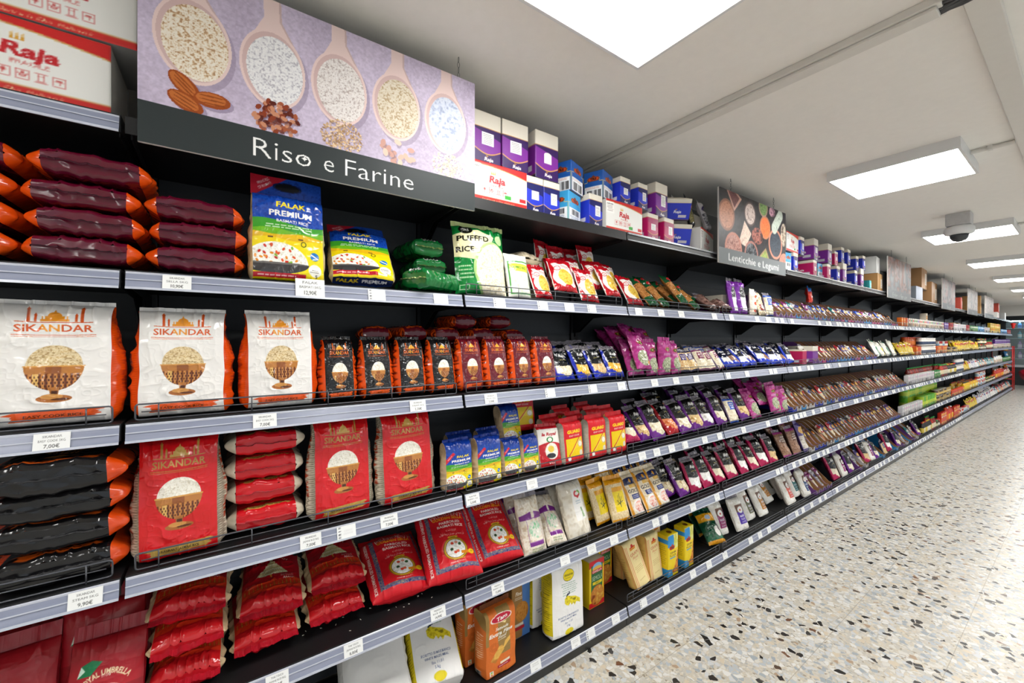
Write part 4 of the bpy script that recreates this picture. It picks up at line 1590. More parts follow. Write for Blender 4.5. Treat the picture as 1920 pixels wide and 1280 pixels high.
GRAM = proto(.08, bag(.112, .26, .08, c, side='ecc670', s0=.9, top=.10, bot=.03, gb=.92, gt=.55, seal=.0, nar=.0, wr=.003, seed=230, split=True, film=PAPER, side_cv=sc, gusset=.15, back='f0dca0'))
c = Cv(.105, .25, 84, 'f0d21e')
c.put((c.V > .72) & (c.U < .62 + .1 * np.sin(c.V * 30)), '2f8fd0'); c.grain((c.V > .66) & (c.U > .55), ['c8c84a', 'dfe07a', 'e8e49a'], .02, 3)
c.poly([(.16, .66), (.54, .66), (.60, .70), (.54, .75), (.44, .75), (.35, .80), (.26, .75), (.16, .75), (.10, .70)], 'b8331c'); c.text('TRS', .35, .705, .05, '3a1208', .05, fit=.3)
c.text('GRAM', .42, .585, .05, '4a3a10', .015, fit=.52); c.text('FLOUR', .42, .515, .05, '4a3a10', .015, fit=.56); c.rect(.14, .445, .66, .475, '5a9ac0')
c.grain(c.pmask([(.35, .10), (.98, .05), (.98, .55), (.86, .62), (.78, .40), (.55, .22)]), ['a8521c', 'e08a2c', 'f0aa40', 'c86a20'], .014, 3)
c.poly([(0, 0), (.5, 0), (.32, .18), (0, .20)], '2f8fd0'); c.small(.06, .25, .06, .15, 2, WHITE)
tc = Cv(.105, .075, 30, 'f0d21e'); tc.ell(.5, .4, .16, .2, '6a3a14')
sc = Cv(.075, .25, 24, 'e8c81c'); sc.rect(0, 0, 1, .2, '2f8fd0'); sc.rect(0, .8, 1, .9, '2f8fd0'); sc.small(.15, .85, .3, .75, 10, 'a08a14', .7)
TRSG = proto(.075, block(.105, .25, .075, c, left=sc, right='e8c81c', topcv=tc, back='f0d21e', seed=4, name='gram_flour_pack', mat=SATIN, bulge=.006))


# clear bags with labels
def d_white(lab, ac, base=('e6e0d4', 'f4f0e8', 'fbf9f4', 'ebe5da')):
    def f(c):
        c.grain(c.U > -1, list(base), .02, 3)
        c.rect(.22, .20, .80, .78, lab)
        c.put((c.V > .56) & (c.V < .78) & (c.U > .22) & (c.U < .80), '6a4630')
        c.ell(.5, .62, .20, .10, 'f0eeea'); c.ell(.48, .61, .06, .03, 'c84a3a')
        c.text(ac, .5, .43, .06, 'e8e4f0', .02, fit=.36)
        c.text('FLOUR', .5, .34, .045, 'e8e4f0', .01, fit=.32)
        c.small(.32, .7, .23, .28, 2, 'd8d0e8')
    return f


FLOURP = {k: pouch(.14, .23, .075, d_white(l, t), 56, 'efeae0', 240 + i, 'clear', s0=.3, gb=.4, wr=.006, lump=.008) for i, (k, l, t) in enumerate((
    ('purple', '4a2a9a', 'MAIDA'), ('wine', '8a1a5a', 'RICE'), ('green', '6a6a4a', 'BAJRI'), ('orange', 'c08030', 'JUWAR'), ('red', 'd0503a', 'IDLI'), ('teal', '2a6a6a', 'DOSA'), ('navy', '1c3a6a', 'URID')))}


def d_gar(c):
    c.grain(c.U > -1, ['d8c4a8', 'efe4d2', 'f4ecde', 'e0d0b8'], .012, 3)
    c.put((c.V > .60) & (c.V < .74 - .12 * abs(c.U - .5)) & (abs(c.U - .5) > .06), '7a2a8a')
    c.rect(.2, .15, .85, .21, '7a2a8a'); c.rim(.2, .21, .85, .62, .02, '9a5aa8')
    c.grain(c.emask(.52, .42, .28, .15), ['7ac08a', 'e8e4d8', 'efe8dc', '9acca4'], .014, 4)
    c.small(.25, .8, .04, .12, 2, '7a9a6a')


GARI = [pouch(.13, .25, .065, d_gar, 60, 'e8dcc8', 250 + i, 'clear', s0=.25, wr=.006) for i in range(2)]


def d_heart(c):
    c.grain(c.U > -1, ['d6cbb6', 'eae2d2', 'efe9dc', 'ddd2be'], .02, 3)
    c.rect(.3, .30, .78, .86, 'f2f0ec')
    c.ell(.47, .77, .09, .055, 'c82a34'); c.ell(.58, .77, .09, .055, '7aa83a'); c.poly([(.38, .76), (.67, .76), (.53, .68)], 'c82a34'); c.ell(.52, .77, .08, .03, 'f0e8e0')
    c.small(.42, .66, .58, .66, 2, '9ab0c0'); c.grain(c.pmask([(.55, .52), (.6, .52), (.70, .34), (.6, .34)]), ['5a8a4a', 'b8d0a8'], .008, 3)


HEART = pouch(.15, .24, .09, d_heart, 70, 'e4dbc8', 255, 'clear', s0=.35, gb=.45, wr=.006, lump=.01)


def d_semo(c):
    c.grain(c.U > -1, ['cfae78', 'ead2a0', 'f0dcb0', 'd8ba88'], .005, 3)
    c.rect(0, .88, 1, 1, 'eaa014'); c.rect(0, 0, 1, .08, 'eaa014')
    c.rect(.2, .24, .82, .80, 'f2d412'); c.rect(.2, .70, .82, .80, 'e8a418')
    for a, b_ in (((.35, .40), (.66, .46)), ((.5, .34), (.5, .64)), ((.34, .50), (.48, .40)), ((.62, .56), (.5, .42)), ((.42, .6), (.42, .48))):
        c.line([a, b_], .03, '4a4a10')


SEMO = [pouch(.135, .22, .06, d_semo, 60, 'e2c58c', 258 + i, s0=.25, seal_col='eaa014', wr=.006) for i in range(2)]


def d_gold(c):
    c.grain(c.U > -1, ['dcc49c', 'efe0c0', 'f4e8d0', 'e4d0ac'], .006, 3)
    c.put((c.V > .74) & (c.V < .92 - .2 * (c.U - .5) ** 2), '232c56'); c.ell(.5, .83, .08, .05, 'd8962a')
    c.put((c.V > .66) & (c.V < .74) & (c.U > .3), 'e0b04a')
    c.text('GOLD', .48, .58, .085, '1c1c22', .02, fit=.68)
    c.rect(.26, .38, .80, .50, '2c3a78'); c.small(.34, .7, .40, .48, 2, 'd8d8e8')
    c.ell(.55, .2, .40, .17, 'f4f0ec'); c.grain(c.emask(.55, .2, .34, .13), ['d86a5a', 'f4e8e0', 'f0c8b8', 'e8a090'], .012, 4)
    c.put(c.U < .10, 'e09a24')


GOLDP = [pouch(.125, .23, .055, d_gold, 60, 'ecd8b4', 262 + i, wr=.006) for i in range(2)]


def d_gy(c):
    c.grain(c.U > -1, ['0c3a24', '16553a', '0f4630', '1c6646'], .03, 4)
    c.rect(0, .66, 1, .90, 'e0a014'); c.ell(.5, .78, .2, .07, '8aa0b8'); c.ell(.66, .34, .16, .15, 'eceae4'); c.rect(0, 0, 1, .10, 'e09a14')


GYP = [pouch(.16, .22, .07, d_gy, 50, '12482e', 266 + i, wr=.014, lump=.02) for i in range(2)]
GWP = [pouch(.14, .20, .06, lambda c, k=k: (c.grain(c.U > -1, ['e8e6d8', 'f6f4ea', 'fbfaf2'], .02, 3), c.put(abs(c.U - .4 - .2 * c.V) < .16, k), c.rect(.2, .6, .8, .78, 'f2efe4'), c.small(.28, .72, .63, .75, 2, '3a6a3a')), 40, 'f0ede0', 270 + i, s0=.1) for i, k in enumerate(('2c7a5c', 'd8c43a'))]
# ------------------------------------------------------------------ cartons of the top shelf
def d_icons(c, u, v, s, col, n=4):
    k = c.w / c.h
    for i in range(n):
        x = u + i * s * 1.35
        c.rim(x, v, x + s, v + s * k, s * .06, col)
        if i == 0:
            c.ell(x + s / 2, v + s * k * .6, s * .2, s * k * .2, col); c.line([(x + s / 2, v + s * k * .2), (x + s / 2, v + s * k * .5)], s * .08, col)
        elif i == 1:
            c.ell(x + s / 2, v + s * k * .65, s * .16, s * k * .16, col); c.line([(x + s * .2, v + s * k * .6), (x + s * .35, v + s * k * .3), (x + s * .65, v + s * k * .3), (x + s * .8, v + s * k * .6)], s * .12, col)
        elif i == 2:
            for q in (.33, .67):
                c.line([(x + s * q, v + s * k * .25), (x + s * q, v + s * k * .8)], s * .1, col); c.poly([(x + s * (q - .12), v + s * k * .65), (x + s * (q + .12), v + s * k * .65), (x + s * q, v + s * k * .85)], col)
            c.line([(x + s * .2, v + s * k * .18), (x + s * .8, v + s * k * .18)], s * .08, col)
        else:
            c.ell(x + s / 2, v + s * k * .5, s * .34, s * k * .25, col, top=True); c.line([(x + s / 2, v + s * k * .2), (x + s / 2, v + s * k * .5)], s * .06, col)


def c_white(w, h, nu, label=True, flag=True, big=False):
    c = Cv(w, h, nu, 'ecebe6')
    arch = .90 - .20 * (c.U - .12) ** 2
    c.put(c.V > arch, 'd0a862'); c.put(c.V > arch + .022, 'cf2222')
    c.put(c.V < .125, 'd0a862'); c.put(c.V < .11, 'cf2a26')
    c.text('Excellence is Our Hallmark', .5, .055, .05, 'e8cfa0', .0, shear=.35, fit=.55)
    raja_logo(c, .47 if not big else .61, .58, .17, 'c01c26', fit=.27)
    c.text('FRAGILE', .47 if not big else .61, .42, .05, 'c8504e', .0, fit=.2)
    d_icons(c, .22 if not big else .46, .21, .085 if not big else .062, 'c8504e')
    if label:
        c.rect(.0, .55, .20, .92, 'f6f4f0'); c.text('ALMONDS', .1, .84, .045, '333333', .01, fit=.16); c.small(.03, .18, .6, .8, 4, '9a8a88')
    if flag:
        c.rect(.60, .15, .71, .25, '3aa83a'); c.rect(.86, .15, .97, .25, 'cc2a30')
    return c


WBOX = proto(.20, block(.30, .165, .20, c_white(.30, .165, 120), left='e4e2dc', right='d8d6d0', top='cfcac0', bulge=.003, seed=5))
WBOX_B = proto(.24, block(.36, .18, .24, c_white(.36, .18, 120, False, False, True), left='e4e2dc', right='d9d7d1', top='cfcac0', bulge=.003, seed=6))


def c_raja(w, h, nu, dk, lt, lab=0, split=.68):
    c = Cv(w, h, nu, dk)
    c.put((c.V > .28 - .10 * np.sin(np.clip(c.U, 0, 1) * 3.14)) & (c.V < .62 - .16 * (c.U - .2)), lt)
    arcv = .30 - .11 * np.sin(c.U * 3.14)
    c.put(abs(c.V - arcv) < .011, 'cf9a4a')
    c.put(c.V > split, 'd0a05c'); c.put(c.V > split + .014, 'e2dbcc')
    raja_logo(c, .55, .10, .06, 'f0ece6', fit=.36)
    if lab == 1:
        c.rect(.3, .36, .72, .60, 'f1efee'); c.small(.34, .68, .38, .58, 6, '8a8888')
    elif lab == 2:
        c.rect(.36, .34, .68, .52, 'ece8e2'); c.ell(.52, .52, .16, .05, 'ece8e2')
    elif lab == 3:
        c.rect(.42, .33, .80, .66, 'f3f1ef'); c.small(.46, .76, .36, .62, 7, '777777')
    return c


def s_raja(d, h, nu, col, split=.68):
    c = Cv(d, h, nu, col)
    c.put(c.V > split, 'd0a05c'); c.put(c.V > split + .014, 'dfd8c9')
    raja_logo(c, .5, .42, .11, 'efece8', fit=.66)
    c.rect(.55, .16, .86, .28, 'cfcbd6')
    c.rect(0, 0, 1, .07, '22203a'); c.rect(0, .07, 1, .085, 'e08a4a')
    return c


def carton_raja(w, h, d, dk, lt, lab, seed, nu=64, split=.68):
    return proto(d, block(w, h, d, c_raja(w, h, nu, dk, lt, lab, split), left=s_raja(d, h, 60, lt, split), right=dk, top='d8cfbd', bulge=.002, seed=seed))


RB_PURP = [carton_raja(.125, .205, .20, '35165a', '7d2a96', k, 10 + k) for k in (1, 2, 3)]
RB_BLUE = [carton_raja(.10, .165, .20, '1a1c5e', '2436c0', k, 20 + k, 56, .80) for k in (1, 3)]
RB_MAG = [carton_raja(.105, .15, .20, '9c0f55', 'b8125e', k, 30 + k, 56, .82) for k in (1, 3)]


def c_trs(w, h, nu, base, lab):
    c = Cv(w, h, nu, base)
    c.line([(.04, .02), (.04, .62), (.2, .62), (.2, .74), (.8, .74), (.8, .62), (.96, .62), (.96, .02)], .02, 'd8c040')
    c.poly([(.25, .64), (.75, .64), (.82, .72), (.72, .79), (.60, .79), (.5, .86), (.40, .79), (.28, .79), (.18, .72)], '7a3a1a'); c.poly([(.30, .66), (.70, .66), (.76, .72), (.70, .77), (.30, .77), (.24, .72)], 'c8481e')
    c.text('TRS', .5, .715, .075, '2a1408', .05, fit=.4)
    c.rect(.07, .03, .93, .46, 'eef0f2')
    if lab:
        c.small(.1, .9, .36, .44, 2, 'c07a6a'); c.barcode(.16, .06, .5, .32, 2); c.barcode(.55, .06, .88, .32, 7)
    else:
        c.barcode(.25, .25, .8, .42, 5); c.small(.12, .9, .08, .22, 4, '3a5a8a')
    return c


TRSB = [proto(.12, block(.12, .15, .12, c_trs(.12, .15, 60, b_, l), left=c_trs(.12, .15, 50, b_, l), right=b_, top='2a62b0', bulge=.002, seed=40 + i)) for i, (b_, l) in enumerate((('1c56a8', True), ('3aa0d8', False)))]


def opened(col):
    """carton standing open with its back flap up and its sides sloping down to the front"""
    b = MB()
    w, h, d, t = .16, .21, .18, .003
    b.box(-w / 2, w / 2, d / 2 - t, d / 2, 0, h * 1.25)
    b.prism_x([(-d / 2 + .002, 0), (d / 2 - t, 0), (d / 2 - t, h), (-d / 2 + .002, h * .45)], -w / 2, -w / 2 + t)
    b.prism_x([(-d / 2 + .002, 0), (d / 2 - t, 0), (d / 2 - t, h), (-d / 2 + .002, h * .45)], w / 2 - t, w / 2)
    b.box(-w / 2, w / 2, -d / 2, -d / 2 + t, 0, h * .4)
    b.box(-w / 2, w / 2, -d / 2, d / 2, 0, t)
    return b.mesh('open_carton', plain('white_carton_board', 'd9d4ca', .7))


# plain cartons further along
def c_plain(w, h, nu, bg, lab=None, strip=None):
    c = Cv(w, h, nu, bg)
    if strip:
        c.rect(.46, 0, .54, 1, strip)
    if lab:
        c.rect(.55, .2, .9, .7, lab); c.small(.6, .86, .25, .65, 6, '8a8078')
    return c


KRAFT = proto(.28, block(.26, .21, .28, c_plain(.26, .21, 40, 'b48a58', 'e8e2d8', 'c8a878'), left='b08450', right='a87c4a', top='c09a68', bulge=.003, seed=51))
KRAFT_BIG = proto(.34, block(.50, .34, .34, c_plain(.5, .34, 50, 'a8805a', 'e4ddd2', 'b89470'), left='a07850', right='9a7048', top='b08a60', bulge=.004, seed=52))
WCART = proto(.25, block(.24, .20, .25, c_plain(.24, .20, 30, 'e6e6e4'), left='dcdcda', right='d8d8d6', top='e8e8e6', bulge=.003, seed=53))
GCASE = proto(.28, block(.40, .20, .28, c_plain(.4, .2, 30, '9aa2b0'), left='a6aeba', right='e4e6ea', top='c8ccd2', bulge=.003, seed=54))
TEALB = proto(.08, block(.09, .10, .08, c_plain(.09, .1, 20, '2fa0a4', 'd8e8e4'), left='2fa0a4', right='2a9094', top='3ab0b0', bulge=.002, seed=55))
REDC = proto(.22, block(.22, .24, .22, c_plain(.22, .24, 30, 'c8503c', 'e8d8cc'), left='b84838', right='e0dcd4', top='c8503c', bulge=.003, seed=56))


# ------------------------------------------------------------------ display trays and their pouches
def tray_proto(w, lip, seed, h=.20, d=.30, board='9a7048'):
    """cardboard display tray: tall at the back, cut down to a printed front lip"""
    t = .003
    P = []

    def quadsheet(a, b_, c_, e, col, nu=6, nv=8):
        u, v = np.meshgrid(np.linspace(0, 1, nu), np.linspace(0, 1, nv))
        u, v = u[..., None], v[..., None]
        a, b_, c_, e = map(np.array, (a, b_, c_, e))
        return ((a * (1 - u) + b_ * u) * (1 - v) + (e * (1 - u) + c_ * u) * v, col)
    hl = h * .22
    xs = np.linspace(0, 1, 14)
    top = np.where(xs < .08, hl, np.where(xs < .66, hl + (h - hl) * (np.clip(xs - .08, 0, 1) / .58) ** .95, h))
    y = -d / 2 + xs * d
    for s in (-1, 1):
        for off, col in ((0, board if s > 0 else lip), (-s * t, board)):
            n = 5
            V = np.linspace(0, 1, n)[:, None]
            X = np.full((n, 14), s * w / 2 + off)
            Q = np.stack([X, np.repeat(y[None], n, 0), V * top[None]], -1)
            P.append((Q if s > 0 else Q[:, ::-1], col if off else lip if s < 0 else lip))
        E = np.stack([np.stack([np.full(14, s * w / 2), y, top], -1), np.stack([np.full(14, s * w / 2 - s * t), y, top], -1)], 0)
        P.append((E, 'c4a47c'))
    # front lip with a scooped edge
    u = np.linspace(-1, 1, 13)
    zt = hl * (.35 + .65 * abs(u) ** 1.6)
    for yy in (-d / 2, -d / 2 + t):
        n = 5
        V = np.linspace(0, 1, n)[:, None]
        Q = np.stack([np.repeat((u * w / 2)[None], n, 0), np.full((n, 13), yy), V * zt[None]], -1)
        c = np.empty((n, 13, 3)); c[:] = Cv.c(lip)
        c[-1] = Cv.c('d9c8b4')
        P.append((Q, c))
    P.append(quadsheet((-w / 2, d / 2, 0), (w / 2, d / 2, 0), (w / 2, d / 2, h), (-w / 2, d / 2, h), board))
    P.append(quadsheet((-w / 2, -d / 2, .002), (w / 2, -d / 2, .002), (w / 2, d / 2, .002), (-w / 2, d / 2, .002), board))
    return proto(d, [('display_tray', sheets('display_tray', P, BOARD, smooth=False))])


TRAYS = {k: tray_proto(.088, col, i) for i, (k, col) in enumerate((('blue', '2338b4'), ('purple', '7a4a94'), ('magenta', 'c02470'), ('sky', '2a8ed0'), ('white', 'd8d4d0')))}


def d_spice(base, win, lab):
    def f(c):
        c.rect(0, 0, 1, 1, base)
        c.grain((c.V > .12) & (c.V < .56), win, .008, 5)
        c.ell(.5, .74, .34, .12, lab)
        c.small(.3, .7, .7, .78, 2, 'f2e8d8')
    return f


SPICE = [pouch(.080, .185, .040, d_spice(b_, w, l), 22, b_, 300 + i, s0=.1, wr=.007, mat=FILM) for i, (b_, w, l) in enumerate((
    ('2a2a2c', ['5a5236', '8a8252', '3a3620'], 'd87a2a'), ('d8d2c8', ['b04a2a', 'd87a4a', '8a3018'], 'c83a2a'), ('5a4a8a', ['b8b0a8', 'e8e0d4', '8a8078'], 'e0a84a'),
    ('e8e2d4', ['c8b48a', 'efe0bc', 'a88f60'], '2a4ab0'), ('7c4a30', ['9a5a34', 'c8804c', '6a3a20'], 'f0c85a'), ('8a2a70', ['d8c8a8', 'f0e4cc', 'b8a07a'], 'f0e8f0'),
    ('2a50b8', ['d8d4d0', 'f4f0ec', 'a8a4a0'], 'f0c030'), ('c02030', ['e8d8b8', 'c8a870', 'f4ecd8'], 'f4ecd8'), ('1f8a8c', ['d0c8b0', 'f0ead8', 'a8a088'], 'f0e8d8'), ('c8c4cc', ['4a4a50', '8a8a92', 'd8d8dc'], '3a2a6a')))]
STARP = pouch(.10, .15, .05, lambda c: (c.rect(0, .72, 1, 1, '1f74c8'), c.grain(c.V < .72, ['a81a14', 'd8382a', 'e85a44'], .02, 3)), 26, 'd0281e', 320, 'same', wr=.012)


# ------------------------------------------------------------------ small goods of the far half
def c_small_box(a, b_, k):
    c = Cv(.07, .12, 18, a)
    c.rect(0, .62, 1, .82, b_); c.ell(.5, .32, .34, .18, k); c.small(.2, .8, .68, .77, 1, 'f4f0e8')
    return c


def small_box(a, b_, k, w=.07, h=.12, d=.05, seed=1, name='grocery_box'):
    return proto(d, block(w, h, d, c_small_box(a, b_, k), left=a, right=a, top=a, back=a, bulge=.001, seed=seed, name=name))


def bottle(name, body, cap, lab, R=.032, H=.20, kind='bottle'):
    """lathed bottle, jar or tin with its label band and cap as own parts"""
    b = MB()
    if kind == 'bottle':
        b.lathe([(R * .9, 0), (R, .008), (R, H * .60), (R * .8, H * .70), (R * .38, H * .82), (R * .36, H * .90)], 16)
        capz = [(R * .42, H * .895), (R * .44, H * .90), (R * .44, H * .99), (R * .36, H)]
    elif kind == 'jar':
        b.lathe([(R * .9, 0), (R, .008), (R, H * .72), (R * .82, H * .82), (R * .8, H * .86)], 16)
        capz = [(R * .9, H * .85), (R * .92, H * .86), (R * .92, H * .98), (R * .84, H)]
    else:
        b.lathe([(R, 0), (R * 1.03, .004), (R, .01), (R, H * .94), (R * 1.02, H * .96)], 16)
        capz = [(R * 1.03, H * .955), (R * 1.03, H * .985), (R * .97, H)]
    out = [('body', b.mesh('body', plain('pack_' + body, body, .2), True))]
    q = MB(); q.lathe([(R * 1.01, H * .16), (R * 1.015, H * .17), (R * 1.015, H * .52), (R * 1.01, H * .53)], 16)
    out.append(('label', q.mesh('label', plain('pack_' + lab, lab, .45), True)))
    q = MB(); q.lathe(capz, 14)
    out.append(('lid', q.mesh('lid', plain('pack_' + cap, cap, .35), True)))
    return proto(2 * R, out)


FAR = {
    'box_spice': [small_box('e4ded4', 'c8442c', 'd8963a', seed=1), small_box('e8e4d8', 'b83a5a', 'c8a24a', seed=2), small_box('e6e0d6', '4a8a4a', 'c87a3a', seed=3), small_box('dcd8d4', '7a5aa0', 'e0c8a0', seed=4)],
    'box_orange': [small_box('e0701c', 'f0a83a', 'f4e0b0', seed=5), small_box('d8601a', 'c83a1c', 'f0d8a0', seed=6)],
    'box_red': [small_box('b81c28', '8a1018', 'f0c8a8', seed=7)],
    'box_blue': [small_box('2a78c0', 'f0f0ee', '8ac0e8', seed=8), small_box('6ab0dc', 'e8f0f4', '2a60a8', seed=9)],
    'box_green': [small_box('3a8a4a', 'e8e4d4', 'a8c86a', seed=10)],
    'box_yellow': [small_box('d8b020', 'c83a24', 'f4ecc0', seed=11), small_box('c8a82a', '8a6a14', 'e8dca0', seed=12)],
    'box_white': [small_box('d8d6d6', 'b8b4bc', 'c8c0cc', seed=13), small_box('dedad8', 'c8a0b8', 'd0c8cc', seed=14)],
    'box_purple': [small_box('6a3a9a', 'e8e0f0', 'b89ad0', seed=15)],
    'jar_orange': [bottle('jar', 'c85a14', 'c83c14', 'd8761c', .04, .13, 'jar')],
    'jar_pickle': [bottle('jar', '5a3a18', 'c81e24', 'e8e0d0', .036, .12, 'jar'), bottle('jar', '4a4a1c', '1f7a3a', 'e0d8b0', .036, .12, 'jar'), bottle('jar', '2c2a24', 'e0b41c', 'd8c8a0', .034, .11, 'jar')],
    'jar_white': [bottle('jar', 'e0dad2', 'd8d4d0', '2a3a58', .045, .12, 'jar')],
    'jar_green': [bottle('jar', '9ab81c', '7a9c1a', 'c8d84a', .05, .16, 'tin'), bottle('jar', '5aa82a', '4a9a2a', 'b0c83a', .05, .16, 'tin')],
    'tin_brown': [bottle('tin', 'a88a4a', '3a3028', 'c8b078', .042, .09, 'tin'), bottle('tin', '4a3a2c', 'c8c4bc', 'd8b45a', .042, .09, 'tin')],
    'tin_red': [bottle('tin', 'c02a24', 'c8c4bc', 'e8e0d4', .036, .10, 'tin'), bottle('tin', 'd8d4cc', 'c82a2a', '8ab0d0', .036, .10, 'tin')],
    'sauce_green': [bottle('bottle', '8a1c14', '1f9a3c', 'e0d4b8', .028, .20), bottle('bottle', 'b8280f', '1f9a3c', 'e8d8b0', .028, .20)],
    'sauce_dark': [bottle('bottle', '1c1612', 'c82420', 'd8c04a', .028, .19), bottle('bottle', '241a14', 'e0b41c', 'e8e0c8', .028, .19)],
    'sauce_yellow': [bottle('bottle', 'e0b010', '241c18', 'e8c81c', .028, .17), bottle('bottle', 'd89c14', 'b81c1c', 'f0e0a0', .028, .17)],
    'oil_red': [bottle('bottle', 'c83a14', 'd84a1c', 'e0701c', .038, .24), bottle('bottle', 'b81e1c', 'f0f0ee', 'e8c03a', .038, .24)],
    'bottle_white': [bottle('bottle', 'e6e4de', 'e6e4de', 'c8b8a0', .034, .19), bottle('bottle', 'dcd8d8', '2a5aa0', 'e8c8b8', .034, .19)],
    'bag_yellow': [pouch(.13, .17, .05, d_spice('d8b418', ['e8d04a', 'c8a020', 'f4e88a'], 'b83a1c'), 24, 'd8b418', 330, wr=.01)],
    'bag_white': [pouch(.14, .17, .06, d_spice('e4e0dc', ['d8d4ce', 'f4f2ee', 'c8c2ba'], 'b8484a'), 24, 'e4e0dc', 332, wr=.01), pouch(.14, .17, .06, d_spice('cfcad4', ['b8b4bc', 'e4e2e8', 'a8a4ac'], '5a5a8a'), 24, 'cfcad4', 333, wr=.01)],
    'bag_mixed': [pouch(.12, .16, .05, d_spice('b8484a', ['e8c8a8', 'c88a6a', 'f0e0cc'], 'f0e8e0'), 24, 'b8484a', 334, wr=.01), pouch(.12, .16, .05, d_spice('1c7a84', ['c8d8d8', '8ab0b4', 'e8f0f0'], 'e8d8c0'), 24, '1c7a84', 335, wr=.01)],
    'noodle': [small_box('d0301c', 'f0c01c', 'e8d8b0', w=.12, h=.10, seed=21, name='noodle_pack'), small_box('d84a18', 'b81414', 'f0c84a', w=.12, h=.10, seed=22, name='noodle_pack')],
}

# ------------------------------------------------------------------ signs hung from the ceiling
def spoon(c, u, v, s, fill, ang, size, seed):
    """wooden spoon lying on the table, bowl at (u, v), handle up"""
    k = c.w / c.h
    a = math.radians(ang)
    w = 'e6cdc8'
    du, dv = math.sin(a), math.cos(a)
    sh = .010
    c.ell(u + sh, v - sh * k * 1.4, s * .42, s * .57 * k, '8f8096', .5, ang=-a)
    for off, col in ((.006, 'cbb0ae'), (0, w)):
        P = [(u - .33 * s + off, v + .28 * s * k), (u - .10 * s + du * .6 * s + off, v + .72 * s * k), (u - .085 * s + du * 1.6 * s + off, v + 1.9 * s * k), (u + .085 * s + du * 1.6 * s + off, v + 1.9 * s * k), (u + .10 * s + du * .6 * s + off, v + .72 * s * k), (u + .33 * s + off, v + .28 * s * k)]
        c.poly(P, col)
    c.ell(u, v, s * .42, s * .57 * k, w, ang=-a)
    c.ell(u, v, s * .385, s * .53 * k, 'd3b5b2', ang=-a)
    c.grain(c.emask(u + .005, v - .02 * s * k, s * .36, s * .49 * k, -a), fill, size, seed)


def sign_panel(name, canvas, w, h, extra=None):
    u, v = np.linspace(0, 1, canvas.nu), np.linspace(0, 1, canvas.nv)
    U, V = np.meshgrid(u, v)
    t = .010
    F = np.stack([(U - .5) * w, 0 * U, V * h], -1)
    parts = [(F, canvas.out())]
    for q in ([(-.5, t, 0), (.5, t, 0), (.5, t, 1), (-.5, t, 1)], [(-.5, t, 0), (-.5, 0, 0), (-.5, 0, 1), (-.5, t, 1)], [(.5, 0, 0), (.5, t, 0), (.5, t, 1), (.5, 0, 1)], [(-.5, 0, 1), (.5, 0, 1), (.5, t, 1), (-.5, t, 1)], [(-.5, t, 0), (.5, t, 0), (.5, 0, 0), (-.5, 0, 0)]):
        A = np.array([[q[0], q[1]], [q[3], q[2]]], float)
        A[..., 0] *= w
        A[..., 2] *= h
        parts.append((A, 'd4d1cf'))
    return sheets(name, parts, SIGN, smooth=False)


def chain_mesh(L):
    b = MB()
    n = max(2, int(L / .017))
    for i in range(n):
        z = (i + .5) * L / n
        pts = []
        for j in range(8):
            a = j * math.pi / 4
            p = (.0045 * math.cos(a), 0) if i % 2 == 0 else (0, .0045 * math.cos(a))
            pts.append((p[0], p[1], z + .0115 * math.sin(a)))
        b.tube(pts, .0012, 5, closed=True)
    return b.mesh('chain', plain('chain_steel', '8a8a88', .3, .9), True)


def hang_sign(canvas, w, h, x, y, z, label, holes=(.09, .91)):
    o = empty('hanging_sign', (x, y, z))
    mob('sign_panel', sign_panel('sign_panel', canvas, w, h), o)
    L = CEIL - z - h
    if L > .03:
        me = chain_mesh(L)
        for q in holes:
            mob('chain', me, o, ((q - .5) * w, .005, h))
    return tag(o, label, 'sign', 'signs hanging from the ceiling')


c = Cv(1.0, .506, 620, 'c3b6cc', 1)
n1 = vnoise(c.U, c.V, 150, 76, 3) * .5 + vnoise(c.U, c.V, 300, 150, 4) * .3 + vnoise(c.U, c.V, 9, 5, 5) * .5
c.a += ((n1 - .65) * .16)[..., None]
RW = ['9a8460', 'd8c8a8', 'f0e8d8', 'fbf8f0', 'e8dcc4']
spoon(c, .115, .60, .205, ['b08864', 'd2b48e', 'e8dac2', 'f2ebdf', 'ece2d0', 'd9c2a0'], -4, .0052, 5)
spoon(c, .305, .59, .205, ['b4b0b8', 'd4d2d6', 'e8e7e8', 'f2f1f0', 'e2e0e2'], -2, .0045, 6)
spoon(c, .493, .605, .205, ['b8a8a2', 'd4ccc8', 'e8e2de', 'f0ebe8', 'd8cec8'], -2, .0042, 7)
spoon(c, .683, .61, .205, ['b39a78', 'ccba9b', 'dcd1bb', 'e4dccd', 'cfbfa1'], 0, .0055, 8)
spoon(c, .873, .615, .205, ['9fa9c4', 'b9c2d8', 'cdd4e4', 'd6dbe6', 'c2cadc'], 0, .010, 9)
for u, v, a in ((.095, .352, -.75), (.098, .262, -.45), (.157, .307, .05)):
    c.ell(u + .008, v - .014, .042, .045, '7a6a88', .5, ang=a)
    c.ell(u, v, .042, .044, '9a4a1e', ang=a)
    c.ell(u - .003, v + .005, .034, .032, 'c06c34', ang=a)
    for k in (-.4, 0, .4):
        c.ell(u, v + k * .05, .03, .004, '7c3812', .7, ang=a)
r = random.Random(8)


def heap(u, v, ru, rv, cols, n, s, seed):
    rr = random.Random(seed)
    k = c.w / c.h
    for i in range(n):
        a, q = rr.uniform(0, 6.283), rr.random() ** .6
        x, y = u + ru * q * math.cos(a), v + rv * q * math.sin(a)
        c.ell(x + s * .3, y - s * .5 * k, s, s * .7 * k, '6a5a70', .35, ang=a)
        c.ell(x, y, s, s * .65 * k, rr.choice(cols), ang=rr.uniform(0, 3))


